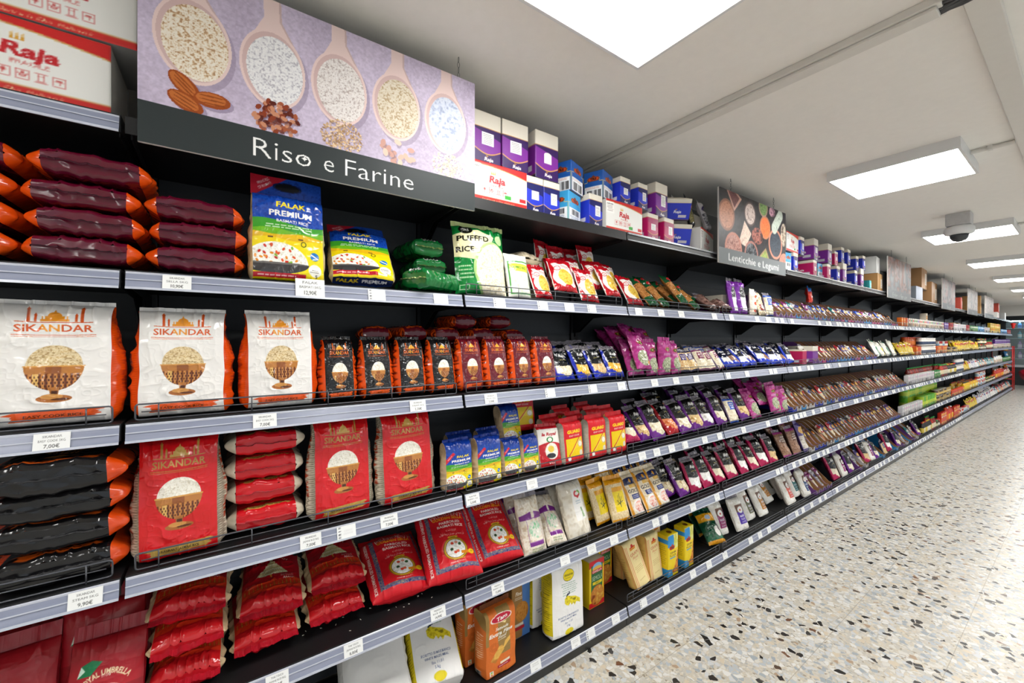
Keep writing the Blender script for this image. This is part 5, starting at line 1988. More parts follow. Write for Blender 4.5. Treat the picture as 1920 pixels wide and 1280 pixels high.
heap(.312, .305, .058, .10, ['6a2a18', '8a3c22', '5a2014', 'a2583a', 'c88a6a'], 95, .0095, 1)
heap(.50, .30, .064, .11, ['b8946c', 'd8b890', 'c8a47c', 'a07c58', 'e4cca8'], 330, .0040, 2)
heap(.683, .305, .066, .09, ['d8b09c', 'e8c4b0', 'c8988a'], 15, .0135, 3)
heap(.88, .30, .062, .095, ['e8dcc4', 'f4ecd8', 'd8c8a8'], 170, .0055, 4)
c.rect(0, 0, 1, .217, '33393a')
c.put((c.V > .035) & (c.V < .175) & (c.U > .33) & (c.U < .84), '33393a')
c.text('Riso', .33, .112, .112, 'f2f2f0', -.012, fit=.155)
c.poly([(.389, .088), (.392, .098), (.398, .103), (.392, .108), (.389, .118), (.386, .108), (.380, .103), (.386, .098)], 'f2f2f0')
c.text('e', .46, .112, .112, 'f2f2f0', -.012)
c.text('Farine', .627, .112, .112, 'f2f2f0', -.012, fit=.235)
hang_sign(c, 1.0, .506, .3175, 1.420, 2.0626, 'long printed sign reading Riso e Farine with five wooden spoons of flour', (.09, .93))

XS2 = (sx(1348, 1.425), sx(1473, 1.425))
c = Cv(XS2[1] - XS2[0], .50, 190, '2b2a2c', 2)
c.grain(c.U > -1, ['232325', '343236', '2b2a2c'], .03, 3)


def bowl(u, v, ru, rim, fill, size=.008, rot=0, sq=1.0):
    k = c.w / c.h
    c.ell(u, v, ru, ru * k * sq, rim, ang=rot)
    c.grain(c.emask(u, v, ru * .84, ru * k * sq * .84, rot), fill, size, int(u * 100))


bowl(.10, .66, .105, '8a5a44', ['8a5238', 'c88a6a', 'a86a4c'], .008)
c.poly([(.10, 1.0), (.20, .74), (.30, .94), (.22, 1.02)], 'c89a8a'); c.grain(c.pmask([(.12, .99), (.20, .79), (.27, .94), (.21, 1.0)]), ['4a2a2c', '7a4a48', '5a3234'], .01, 5)
bowl(.42, .78, .085, '5a4a48', ['b8a098', 'e0d0c8', '8a746c'], .009)
bowl(.65, .66, .085, 'b87a5a', ['c8562c', 'e8824c', 'd86a3a'], .007)
bowl(.62, .95, .07, 'a88a7a', ['6a8a4a', '8aa86a', '4a6a34'], .008)
c.poly([(.26, .34), (.34, .66), (.44, .50), (.36, .30)], 'c8a08a'); c.grain(c.pmask([(.26, .34), (.34, .66), (.44, .50), (.36, .30)]), ['b8988a', 'e8d4c4', 'd8bcaa'], .010, 4)
c.grain(c.emask(.53, .50, .085, .12), ['6a3a34', 'b87a6c', '8a4c44', '2b2a2c'], .016, 7)
bowl(.82, .46, .115, 'c0806a', ['2a3038', '4a525c', '343c46'], .010)
bowl(.19, .22, .115, 'b87a6a', ['7a4a44', 'c89a8c', '9a645a'], .012)
bowl(.44, .20, .10, 'a8746a', ['1e2024', '3a3e44', '8a9094'], .012)
c.poly([(.56, .22), (.66, .36), (.72, .20), (.64, .08)], '9a8060'); c.grain(c.pmask([(.58, .22), (.66, .33), (.70, .20), (.64, .11)]), ['6a7a3a', '9aa85c', '7c8c48'], .012, 3)
c.line([(.80, .70), (.90, .92)], .09, 'b8c0b4'); c.grain(c.pmask([(.77, .72), (.84, .68), (.94, .90), (.87, .95)]), ['8a9a8c', 'd0d8cc', 'b0beb0'], .014, 3)
c.grain(c.emask(.76, .93, .05, .07), ['6a4a5a', 'd8a8b8', 'a87888'], .02, 3); c.grain(c.emask(.96, .64, .05, .18), ['8a7a6a', 'd8ccb8', '4a3a34'], .02, 4)
bowl(.97, .18, .085, 'c0806a', ['a86a5a', 'c88a78', '8a5448'], .012)
c.rect(0, 0, 1, .215, '6b7072')
c.text('Lenticchie e Legumi', .5, .108, .10, 'f4f4f2', -.006, fit=.80)
SIGN2 = c
hang_sign(c, XS2[1] - XS2[0], .50, (XS2[0] + XS2[1]) / 2, 1.425, 2.0626, 'printed sign reading Lenticchie e Legumi with dark bowls of pulses', (.16, .80))


def far_canvas(seed, text, bgs):
    c = Cv(.70, .50, 60, '55585c', 2)
    r = random.Random(seed)
    c.grain(c.U > -1, bgs, .06, seed)
    for i in range(9):
        u = r.uniform(.05, .95)
        c.line([(u, r.uniform(.25, .5)), (u + r.uniform(-.08, .08), r.uniform(.6, 1))], r.uniform(.03, .07), r.choice(bgs))
    c.rect(0, 0, 1, .215, '686c70')
    c.text(text, .5, .108, .09, 'b8bcbe', -.006, fit=.62)
    return c


for px0, px1, tx, seed, lb, bgs in ((1665, 1708, 'Erbe e Spezie', 3, 'grey sign with red peppers and herbs, third sign from the near end', ['6a5a58', '9a8a88', '8a5a50', '5c5e62', '787c80']),
                                    (1767, 1791, 'Spezie', 5, 'grey sign above the brown cartons, fourth sign from the near end', ['6a6a6c', '8a8a8c', '9a7a7a', '5c5e62']),
                                    (1815, 1833, 'Salse', 7, 'pale sign beside the red carton, fifth sign from the near end', ['a8a4a4', 'c0b8b4', '8a8c90', 'b0a09a']),
                                    (1847, 1863, 'Conserve', 9, 'pale sign nearest the far end of the shelves', ['b0a8a8', 'c8b8b4', '8c9490', 'c0a8a8'])):
    a, b_ = sx(px0, 1.425), sx(px1, 1.425)
    hang_sign(far_canvas(seed, tx, bgs), b_ - a, .50, (a + b_) / 2, 1.425, 2.0626, lb, (.16, .80))
# ------------------------------------------------------------------ what stands where, near half
def P(pr, i=0):
    return pr[i % len(pr)] if isinstance(pr, list) and isinstance(pr[0], list) else pr


# ---- second shelf down (A)
G = 'flat maroon rice bags'
X1 = [(140, 0), (146, 1), (143, 0), (150, 1)]
for i, (px, k) in enumerate(X1):
    lie(SIK_MAROON5[k], 'rice_bag', px - 4 + (i % 2) * 5, 'A', Y=1.474 + .006 * (i % 3), dz=i * .0655, yaw=(-1.0, 1.2, -.6, 1.5)[i], desc='flat maroon rice bag with orange ends', where='%s of the stack of four' % ('bottom', 'second from bottom', 'third from bottom', 'top')[i], group=G, cat='rice bag')
for i in range(3):
    lie(SIK_MAROON5[(i + 1) % 2], 'rice_bag', 364 + (0, 3, -3)[i], 'A', Y=1.474, dz=i * .0655, yaw=(.6, -1.2, .4)[i], desc='flat maroon rice bag with orange ends', where='%s of the three beside the tall blue pack' % ('bottom', 'middle', 'top')[i], group=G, cat='rice bag')
for i in range(4):
    lie(SIK_MAROON5[i % 2], 'rice_bag', -78 + (0, 6, -4, 3)[i], 'A', Y=1.474, dz=i * .0655, yaw=(.6, -1.2, 1, -.5)[i], desc='flat maroon rice bag with orange ends', where='%s of the outermost stack' % ('bottom', 'second from bottom', 'third from bottom', 'top')[i], group=G, cat='rice bag')
stand(FALAK5, 'rice_bag', 533, 'A', Y=1.468, lean=4, yaw=2, desc='tall blue and yellow basmati rice bag with handle flap', where='standing upright', cat='rice bag')
stand(FALAK5_B, 'rice_bag', 686, 'A', Y=1.462, lean=40, yaw=-6, sc=(.92, .8, .92), desc='slumped blue and yellow basmati rice bag with crumpled top', where='leaning back beside the upright one', cat='rice bag')
for i, (px, Y, dz, yw, rl) in enumerate(((806, 1.60, 0, 3, 0), (809, 1.61, .078, -3, 0), (805, 1.605, .155, 4, 0))):
    lie(PUFF1, 'puffed_rice_pack', px, 'A', Y=Y, dz=dz, yaw=yw, desc='green puffed rice pack lying flat', where='%s of the pile of three beside the large bag' % ('bottom', 'middle', 'top')[i], cat='puffed rice', group='green puffed rice packs')
lie(PUFF1, 'puffed_rice_pack', 778, 'A', Y=1.484, dz=0, yaw=-62, desc='green puffed rice pack lying flat', where='skewed beside the slumped basmati bag', cat='puffed rice', group='green puffed rice packs')
stand(PUFF, 'puffed_rice_bag', 911, 'A', Y=1.484, lean=9, yaw=-3, sc=(1.16, 1, 1), desc='large green Puffed Rice bag with white oval picture', where='standing upright', cat='puffed rice')
stand(PUFF2, 'puffed_rice_bag', 983, 'A', Y=1.52, lean=12, yaw=4, desc='white puffed rice bag with green and yellow label', where='just behind the large green bag', cat='puffed rice')
lie(BEIGEP, 'grain_bag', 1002, 'A', Y=1.58, dz=.176, yaw=14, desc='plain clear bag of beige puffed grain', where='topmost one above the white puffed rice', cat='grain bag')
lie(BEIGEP, 'grain_bag', 1000, 'A', Y=1.62, dz=0, yaw=4, desc='plain clear bag of beige puffed grain', where='lowest one behind the white puffed rice', cat='grain bag')
lie(BEIGEP, 'grain_bag', 1004, 'A', Y=1.60, dz=.09, yaw=-6, desc='plain clear bag of beige puffed grain', where='middle one behind the white puffed rice', cat='grain bag')
SN = [(1022, 1.485, 26, 10), (1062, 1.484, 32, -6), (1110, 1.484, 24, 3), (1150, 1.484, 30, 8), (1196, 1.484, 28, 5), (1058, 1.55, 30, -20), (1090, 1.56, 20, 6), (1125, 1.56, 22, -5), (1162, 1.56, 26, 10), (1058, 1.63, 14, 16), (1092, 1.66, 12, -10), (1104, 1.67, 12, 6), (1030, 1.66, 10, 18)]
for i, (px, Y, le, yw) in enumerate(SN):
    stand(SNACK[i % 3], 'snack_pack', px, 'A', Y=Y, lean=le, yaw=yw, dz=0 if i < 5 else .05 + (Y - 1.52) * .7, sc=.92, desc='red and white snack pack with yellow flakes', cat='snack', group='red and white snack packs')
VE = [(1232, 1.484, 40, 6), (1256, 1.484, 42, 10), (1282, 1.484, 42, 10), (1310, 1.484, 42, 8), (1240, 1.56, 48, 6), (1262, 1.58, 52, 16), (1284, 1.60, 56, 10), (1306, 1.60, 60, 22), (1250, 1.66, 66, 30), (1280, 1.68, 70, 35)]
for i, (px, Y, le, yw) in enumerate(VE):
    stand(VERM[i % 2], 'vermicelli_pack', px, 'A', Y=Y, lean=le, yaw=yw, dz=0 if i < 4 else .03 + (Y - 1.55) * .5, desc='brown vermicelli pack with green ends', cat='vermicelli', group='vermicelli packs')
rb = block(.16, .15, .20, c_raja(.16, .15, 60, '6a2a86', '7c3496', 0, .50), left=s_raja(.2, .15, 40, '7a2c90', .5), right='5a1a7a', top='d8cfbd', bulge=.002, seed=77)
reg(rb, .20)
stand(rb, 'display_carton', 1370, 'A', Y=1.56, yaw=-4, desc='white and purple pulse carton behind the clear biscuit bags', where='', cat='carton')
for i, (px, Y, le, yw, dz) in enumerate(((1340, 1.485, 50, 14, 0), (1362, 1.484, 62, -12, 0), (1345, 1.55, 40, 6, .02))):
    stand(COOKB, 'biscuit_bag', px, 'A', Y=Y, lean=le, yaw=yw, dz=dz, desc='clear bag of brown pieces lying before the purple carton', cat='bag', group='clear bags of brown pieces')
for i, (px, Y, yw) in enumerate(((1379, 1.50, 3), (1396, 1.484, 2))):
    stand(WPURP, 'pouch', px + 2, 'A', Y=Y, lean=6, yaw=yw, desc='upright purple pouch with white window', where=('rear', 'front')[i] + ' of the pair', cat='pouch', group='white windowed purple pouches')
stand(POPC, 'popcorn_pack', 1417, 'A', Y=1.484, lean=5, yaw=2, desc='narrow white snack pack with orange round patches', where='', cat='snack')
stand(NUTP, 'nut_bag', 1436, 'A', Y=1.485, lean=14, yaw=4, desc='clear nut bag with a dark red label', where='', cat='bag')
stand(TANP[1], 'pouch', 1451, 'A', Y=1.484, lean=10, yaw=4, desc='cream pouch with a blue label and band', where='beside the first display trays', cat='pouch')

# ---- third shelf down (B)
for i, (px, k) in enumerate(((108, 0), (337, 1), (531, 0))):
    stand((SIK_WHITE, SIK_WHITE_B)[k], 'rice_bag', px, 'B', Y=1.482, sc=((1.16, 1, .91), (1.13, 1, .885), (1.09, 1, .89))[i], lean=5, yaw=(1, -1, 2)[i], desc='white rice bag with orange sides and rice goblet picture', where='%s of three' % ('leftmost', 'middle', 'rightmost')[i], cat='rice bag', group='white rice bags with orange sides')
for i, px in enumerate((652, 716, 778, 836)):
    stand(SIK_BLACK1[i % 2], 'rice_bag', px, 'B', Y=1.484, lean=11, yaw=(2, 3, 1, 3)[i], sc=(1.1, 1, 1), desc='small black rice bag with orange sides', where='%s of four in the row' % ('first', 'second', 'third', 'fourth')[i], cat='rice bag', group='small black rice bags')
for i, px in enumerate((884, 938, 984, 1026)):
    stand(SIK_MAROON1[i % 2], 'rice_bag', px, 'B', Y=1.484, lean=10, yaw=(2, 3, 1, 3)[i], sc=(1.12, 1, 1.02), desc='small maroon rice bag with orange sides', where='%s of four in the row' % ('first', 'second', 'third', 'fourth')[i], cat='rice bag', group='small maroon rice bags')
for i, (px, Y, dz, yw) in enumerate(((705, 1.66, .20, 80), (770, 1.68, .205, 95), (835, 1.64, .20, 85), (905, 1.62, .205, 88), (965, 1.64, .20, 96), (870, 1.66, .25, 92), (930, 1.68, .25, 84))):
    o = lie(SIK_MAROON1[i % 2], 'rice_bag', px, 'B', Y=Y, dz=dz, yaw=yw - 90, desc='maroon rice bag lying atop the upright ones', cat='rice bag', group='maroon rice bags on top')
for i, (px, Y) in enumerate(((712, 1.60), (772, 1.60), (832, 1.60), (890, 1.60), (944, 1.60), (990, 1.60), (1030, 1.60), (760, 1.72), (850, 1.72), (930, 1.72), (1000, 1.72))):
    stand((SIK_BLACK1 if i < 3 else SIK_MAROON1)[i % 2], 'rice_bag', px, 'B', Y=Y, lean=6, yaw=2, sc=.93, desc='%s rice bag in the row behind' % ('black' if i < 3 else 'maroon'), cat='rice bag', group='rice bags of the rear rows')
BL = [(1073, 1.485, 30, -6, 0), (1102, 1.485, 32, 4, 1), (1130, 1.485, 30, 8, 2), (1160, 1.484, 34, 4, 1), (1080, 1.56, 34, 4, 0), (1112, 1.56, 36, 4, 1), (1144, 1.56, 34, 4, 2), (1060, 1.60, 40, 4, 0), (1120, 1.64, 40, 9, 1)]
for i, (px, Y, le, yw, k) in enumerate(BL):
    stand(BLUEP[k], 'pulse_pouch', px, 'B', Y=Y, lean=le, yaw=yw, dz=0 if i < 4 else .03, desc='blue edged pulse pouch with a black label', cat='pouch', group='blue edged pulse pouches')
PK = [(1208, 1.485, 20, -4, 0, 1), (1232, 1.49, 10, 4, 0, 1), (1256, 1.485, 8, 2, 0, 1), (1274, 1.484, 12, 4, 0, .9), (1192, 1.54, 24, -6, 0, 1), (1180, 1.62, 40, 6, .10, 1), (1205, 1.60, 36, 16, .12, 1), (1226, 1.60, 40, 8, .10, 1), (1190, 1.68, 48, -10, .15, 1), (1216, 1.68, 50, 12, .17, 1), (1168, 1.70, 50, 12, .12, 1), (1240, 1.66, 50, 20, .10, 1)]
for i, (px, Y, le, yw, dz, s) in enumerate(PK):
    stand(PINKP[i % 2], 'seed_pouch', px, 'B', Y=Y, lean=le, yaw=yw, dz=dz, sc=s, desc='pink seed pouch with a red round badge', cat='pouch', group='pink seed pouches')
TN = [(1292, 1.484, 28, -4, 0), (1306, 1.484, 30, 8, 0), (1312, 1.56, 30, 4, 1), (1328, 1.484, 34, -8, 2), (1342, 1.484, 34, 4, 2), (1356, 1.484, 36, 8, 2), (1330, 1.56, 34, 0, 1), (1350, 1.58, 36, 6, 2), (1290, 1.57, 30, 8, 0)]
for i, (px, Y, le, yw, k) in enumerate(TN):
    stand(TANP[k], 'grain_pouch', px, 'B', Y=Y, lean=le, yaw=yw, dz=0 if Y < 1.5 else .03, sc=.85, desc=('tan grain pouch with dark blue bands', 'cream grain pouch with bright blue bands', 'cream grain pouch with plum bands')[k], cat='pouch', group='grain pouches')
BF = [(1372, 1.484, 44, 0, 0), (1388, 1.484, 46, 6, 1), (1402, 1.484, 44, 8, 0), (1418, 1.484, 46, 4, 1), (1433, 1.484, 44, 4, 0), (1447, 1.484, 42, 8, 1), (1462, 1.484, 40, 2, 0), (1476, 1.484, 44, 4, 1), (1489, 1.484, 30, 4, 0), (1380, 1.57, 44, 4, 1), (1400, 1.58, 40, 4, 0), (1412, 1.56, 26, 2, 1), (1430, 1.58, 42, 4, 0), (1452, 1.58, 46, 4, 1), (1470, 1.57, 34, 4, 0), (1390, 1.66, 50, 10, 0), (1420, 1.66, 50, 6, 1), (1445, 1.67, 52, 10, 0)]
for i, (px, Y, le, yw, k) in enumerate(BF):
    stand(BLUEF[k], 'flour_pouch', px, 'B', Y=Y, lean=le, yaw=yw, dz=0 if Y < 1.5 else .025, desc='royal blue flour pouch', cat='pouch', group='royal blue flour pouches')

# ---- fourth shelf down (C)
for i in range(4):
    lie(SIK_BLACK5[i % 2], 'rice_bag', 112 + (0, -4, 2, 0)[i], 'C', Y=1.482, dz=i * .0775, yaw=(1, -1.5, .6, -.6)[i], desc='flat black rice bag with orange ends', where='%s of the stack of four' % ('bottom', 'second from bottom', 'third from bottom', 'top')[i], cat='rice bag', group='flat black rice bags')
for i, px in enumerate((326, 645, 766)):
    stand((SIK_RED, SIK_RED_B)[i % 2], 'rice_bag', px, 'C', Y=(1.484, 1.49, 1.484)[i], sc=((1.12, 1, 1), (1.06, 1, 1), (1.08, 1, 1))[i], lean=(3, 6, 6)[i], yaw=(0, 2, 3)[i], desc='upright red jasmine rice bag with rice goblet picture', where=('beside the flat black bags', 'beside the stacked red bags', 'beside the small basmati bags')[i], cat='rice bag', group='upright red jasmine rice bags')
for i in range(4):
    lie(SIK_RED5L[i % 2], 'rice_bag', 497 + (4, -4, 2, 6)[i], 'C', Y=1.525 + (.0, .01, 0, .012)[i], dz=i * .0735, sc=(.84, 1.0, .82), yaw=(-2, 2, -1.4, 1)[i], desc='flat red jasmine rice bag', where='%s of the stack of four' % ('bottom', 'second from bottom', 'third from bottom', 'top')[i], cat='rice bag', group='flat red jasmine rice bags')
for i, (px, Y, le, yw, dz, w) in enumerate(((864, 1.484, 4, 2, 0, 'first of two in front'), (921, 1.484, 4, 3, 0, 'second of two in front'), (968, 1.50, 8, 3, 0, 'third of the front row, partly hidden'), (1000, 1.50, 6, 2, 0, 'fourth, beside the red and white bag'), (962, 1.60, 14, 8, .10, 'tilted on top of the others'), (868, 1.60, 4, 0, 0, 'behind the first one'), (925, 1.60, 4, 0, 0, 'behind the second one'))):
    stand(FALAK1, 'rice_bag', px, 'C', Y=Y, lean=le, yaw=yw, dz=dz, sc=(.78 if i in (2, 3) else .95), desc='small blue and yellow basmati rice bag', where=w, cat='rice bag', group='small basmati rice bags')
stand(ROYAL, 'rice_bag', 1036, 'C', Y=1.482, lean=14, yaw=-8, desc='red and white rice bag with script lettering', where='between the basmati and yellow windowed bags', cat='rice bag')
GD = [(1080, 1.484, 6, 6, 0), (1125, 1.485, 4, 3, 0), (1162, 1.482, 4, 3, 0), (1040, 1.60, 8, 4, .03), (1085, 1.60, 6, 4, .03), (1120, 1.62, 8, 3, .04), (1150, 1.62, 8, 3, .03), (1060, 1.70, 6, 3, .05), (1100, 1.72, 6, 3, .05)]
for i, (px, Y, le, yw, dz) in enumerate(GD):
    stand(GUARD, 'rice_bag', px, 'C', Y=Y, lean=le, yaw=yw, dz=dz, sc=(1 if i < 3 else .88), desc='red easy cook rice bag with yellow panel', cat='rice bag', group='red and yellow easy cook rice bags')
stand(GUARD, 'rice_bag', 985, 'C', Y=1.68, lean=10, yaw=-6, dz=.14, desc='red easy cook rice bag with yellow panel', where='propped high at the back on its own', cat='rice bag', group='red and yellow easy cook rice bags')
stand(MAGP[0], 'pulse_pouch', 1195, 'C', Y=1.484, lean=52, yaw=-20, sc=.9, desc='magenta pulse pouch lying back beside the red rice bags', where='', cat='pouch')
LN = [(1216, 1.485, 34, 0, 0), (1240, 1.485, 32, 4, 1), (1275, 1.485, 34, 4, 9), (1293, 1.485, 32, 4, 1), (1317, 1.485, 32, 4, 0), (1339, 1.485, 30, 5, 3), (1361, 1.485, 28, 4, 1), (1384, 1.485, 22, 4, 8), (1405, 1.485, 26, 4, 0), (1426, 1.485, 24, 6, 7), (1222, 1.57, 36, 4, 2), (1262, 1.58, 36, 4, 9), (1300, 1.58, 36, 4, 0), (1330, 1.58, 36, 4, 1), (1356, 1.58, 34, 4, 3), (1385, 1.58, 34, 4, 0), (1250, 1.66, 40, 0, 2), (1290, 1.67, 44, 4, 0), (1320, 1.68, 50, 10, 1), (1350, 1.68, 48, 4, 0)]
for i, (px, Y, le, yw, k) in enumerate(LN):
    pr, ds = {9: (LENT_RED, 'red edged lentil pouch'), 8: (TANP[1], 'cream pouch with bright blue top'), 7: (PINKP[0], 'pink seed pouch among the purple edged ones')}.get(k, (None, 'purple edged pulse pouch with black label'))
    stand(pr or LENTIL[k], 'pulse_pouch', px, 'C', Y=Y, lean=le, yaw=yw, dz=0 if Y < 1.5 else .03 + (Y - 1.57) * .3, desc=ds, cat='pouch', group='pulse pouches of the fourth shelf')
for i, (px, Y, le, yw, dz) in enumerate(((1440, 1.52, 46, -10, .07), (1455, 1.56, 50, 12, .09), (1426, 1.60, 44, 8, .10), (1462, 1.49, 14, 4, 0), (1476, 1.484, 8, 3, 0), (1455, 1.484, 16, -6, 0), (1448, 1.64, 40, 4, .10))):
    stand(PINKP[i % 2], 'seed_pouch', px, 'C', Y=Y, lean=le, yaw=yw, dz=dz, desc='pink seed pouch with a red round badge', cat='pouch', group='pink seed pouches')

# ---- fifth shelf down (D)
UM = [(52, 1.50, 26, 4, 0), (172, 1.484, 24, -2, 0), (20, 1.58, 24, 5, .03), (150, 1.57, 22, 3, .04), (215, 1.66, 20, 2, .06), (90, 1.66, 22, 5, .06)]
for i, (px, Y, le, yw, dz) in enumerate(UM):
    stand(UMBR[i % 2], 'rice_bag', px, 'D', Y=Y, lean=le, yaw=yw, dz=dz, sc=((.80, .86, .70) if i == 1 else (.9, .9, .76)), desc='dark red Thai rice bag with green corner', where=('front left one', 'front one, brightest', 'second row left', 'second row beside the bay gap', 'highest at the rear by the bay gap', 'rear left one')[i], cat='rice bag', group='dark red Thai rice bags')
TH = [(340, 1.500, 0, -2, .70, 0), (344, 1.498, .072, 1, .70, 1), (352, 1.508, .144, -3, .74, 0), (500, 1.53, 0, 1, .70, 1), (512, 1.535, .070, -4, .74, 0), (632, 1.545, 0, 2, .70, 1), (634, 1.55, .070, -3, .76, 0)]
WH = ('bottom of the nearest stack of three', 'middle of the nearest stack of three', 'top of the nearest stack of three', 'lower of the middle pair', 'upper of the middle pair', 'lower of the pair beside the woven border bag', 'upper of the pair beside the woven border bag')
for i, (px, Y, dz, yw, sc, k) in enumerate(TH):
    lie(THAI[k], 'rice_bag', px, 'D', Y=Y + .01, dz=dz * 1.12, yaw=yw, tip=-5, sc=.88, desc='flat red jasmine bag with cream pagoda', where=WH[i], cat='rice bag', group='pagoda rice bags')


def pres(px, Y, lean, yaw, dz, k, where, roll=0, handle=True):
    o = stand(PRES[k], 'rice_bag', px, 'D', Y=Y, lean=lean, yaw=yaw, dz=dz, desc='red parboiled basmati bag with navy woven border', where=where, cat='rice bag', group='parboiled basmati bags')
    if handle:
        h = bpy.data.objects.new('carry_strap', PRES_HANDLE)
        COL.objects.link(h)
        h.parent = o
        h.location = (0, .004, .316)
        h.rotation_euler = (-.5, 0, 0)
    return o


pres(752, 1.56, 70, -4, 0, 2, 'lying back nearest the pagoda bags')
pres(862, 1.450, 57, -9, 0.008, 0, 'leaning in the middle, foot over the edge')
pres(946, 1.484, 52, -5, .0, 1, 'leaning beside the white and purple flour')
GA = [(990, 1.50, 26, -2, 0), (1010, 1.484, 24, 2, 0), (1062, 1.484, 44, -10, 1), (975, 1.60, 22, -4, 1)]
for i, (px, Y, le, yw, k) in enumerate(GA):
    stand(GARI[k], 'flour_bag', (988, 1012, 1060, 966)[i], 'D', Y=(1.60, 1.484, 1.484, 1.66)[i], lean=le, yaw=yw, dz=0 if Y < 1.55 else .02, desc='clear flour bag with purple corners and green print', cat='flour bag', group='purple cornered flour bags')
stand(HEART, 'flour_bag', 1092, 'D', Y=1.484, lean=18, yaw=6, sc=1.12, desc='clear cream flour bag with heart shaped logo label', where='', cat='flour bag')
stand(HEART, 'flour_bag', 1068, 'D', Y=1.56, lean=28, yaw=-6, sc=.92, desc='plain clear cream flour bag', where='half hidden behind the heart label one', cat='flour bag')
SE = [(1172, 1.484, 24, -2, 0, 0), (1138, 1.545, 20, 4, 0, 1), (1116, 1.59, 18, 0, 0, 0), (1150, 1.60, 22, 4, .03, 1), (1092, 1.68, 24, 4, .06, 0), (1130, 1.68, 24, 4, .06, 1)]
for i, (px, Y, le, yw, dz, k) in enumerate(SE):
    stand(SEMO[k], 'semolina_bag', px, 'D', Y=Y, lean=le, yaw=yw, dz=dz, desc='semolina bag with yellow label and orange ends', cat='semolina bag', group='yellow label semolina bags')
GO = [(1206, 1.484, 30, -2, 0, 0), (1228, 1.482, 30, 4, 0, 1), (1250, 1.50, 30, 4, 0, 0), (1180, 1.57, 26, 4, .03, 1), (1210, 1.57, 28, 4, .04, 0), (1234, 1.58, 30, 4, .04, 1), (1170, 1.66, 32, 4, .07, 0), (1204, 1.67, 34, 4, .08, 1)]
for i, (px, Y, le, yw, dz, k) in enumerate(GO):
    stand(GOLDP[k], 'flour_bag', px, 'D', Y=Y, lean=le, yaw=yw, dz=dz, desc='cream GOLD flour bag with navy panels', cat='flour bag', group='GOLD flour bags')
for i, (px, Y, le, yw, dz) in enumerate(((1290, 1.484, 28, 4, 0), (1268, 1.53, 30, 2, .0), (1262, 1.60, 34, 2, .03), (1276, 1.66, 44, 8, .06))):
    stand(OATP, 'pulse_pouch', px, 'D', Y=Y, lean=le, yaw=yw, dz=dz, desc='purple grain pouch with oat flakes in its window', cat='pouch', group='purple oat pouches')
MG = [(1316, 1.484, 30, 4, 1), (1338, 1.484, 30, 4, 1), (1360, 1.484, 30, 4, 0), (1382, 1.484, 30, 4, 0), (1403, 1.484, 30, 4, 1), (1422, 1.484, 30, 4, 0), (1441, 1.484, 30, 4, 1), (1459, 1.484, 26, 4, 2), (1330, 1.57, 36, 4, 1), (1355, 1.57, 34, 4, 0), (1380, 1.57, 34, 4, 2), (1402, 1.57, 36, 4, 1), (1422, 1.58, 34, 4, 0), (1444, 1.58, 34, 6, 2)]
for i, (px, Y, le, yw, k) in enumerate(MG):
    stand(MAGP[k], 'pulse_pouch', px, 'D', Y=Y, lean=le, yaw=yw, dz=0 if Y < 1.5 else .025, sc=.94, desc='magenta edged pulse pouch with black label', cat='pouch', group='magenta edged pulse pouches')
for i, (px, Y, le, yw, k) in enumerate(((1484, 1.484, 24, 2, 0), (1502, 1.484, 22, 4, 0), (1488, 1.58, 28, 4, 1), (1474, 1.62, 40, 10, 1))):
    stand(BROWNP[k], 'pulse_pouch', px, 'D', Y=Y, lean=le, yaw=yw, dz=0 if Y < 1.5 else .03, desc='clear pouch of brown lentils with purple ends', cat='pouch', group='brown lentil pouches')
stand(SPICE[2], 'pouch', 1517, 'D', Y=1.484, lean=22, sc=1.35, yaw=3, desc='grey violet spice pouch at the start of the trays', where='', cat='pouch')

# ---- bottom shelf (E)
stand(MAISP, 'flour_bag', 716, 'E', Y=1.484, lean=60, yaw=-6, sc=(1.1, 1.1, 1.05), desc='plain white flour bag lying back, no printed front', where='', cat='flour bag')
stand(MAIS[0], 'flour_bag', 838, 'E', Y=1.484, lean=58, yaw=-8, desc='white maize meal bag with yellow side', where='lying back', cat='flour bag', group='white maize meal bags')
o = stand(MAIS[1], 'flour_bag', 1068, 'E', Y=1.470, lean=3, yaw=-2, sc=(.98, .86, .93), desc='white maize meal bag with yellow side', where='upright in front with carry handle', cat='flour bag', group='white maize meal bags')
h = bpy.data.objects.new('carry_handle', MAIS_HANDLE); COL.objects.link(h); h.parent = o; h.location = (.03, -.012, .352)
stand(MAIS[0], 'flour_bag', 1010, 'E', Y=1.60, lean=2, yaw=2, sc=(.8, .9, .86), desc='white maize meal bag with yellow side', where='upright behind the handled one', cat='flour bag', group='white maize meal bags')
stand(SEMOUL, 'semolina_pack', 940, 'E', Y=1.475, sc=(1.36, 1.15, 1), lean=1, yaw=3, desc='orange extra fine semolina pack', where='front one', cat='semolina pack', group='orange extra fine semolina packs')
stand(SEMOUL, 'semolina_pack', 890, 'E', Y=1.585, sc=(1.3, 1.1, 1), lean=1, yaw=3, desc='orange extra fine semolina pack', where='behind the front one', cat='semolina pack', group='orange extra fine semolina packs')
stand(BISC, 'semolina_pack', 985, 'E', Y=1.60, lean=0, yaw=2, desc='brown and blue fine semolina pack with round biscuit', where='', cat='semolina pack')
stand(DIV, 'semolina_pack', 1119, 'E', Y=1.55, lean=0, yaw=2, desc='red, yellow and green Semola pack', where='front one', cat='semolina pack', group='Semola packs')
stand(DIV, 'semolina_pack', 1135, 'E', Y=1.66, lean=0, yaw=2, desc='red, yellow and green Semola pack', where='rear one', cat='semolina pack', group='Semola packs')
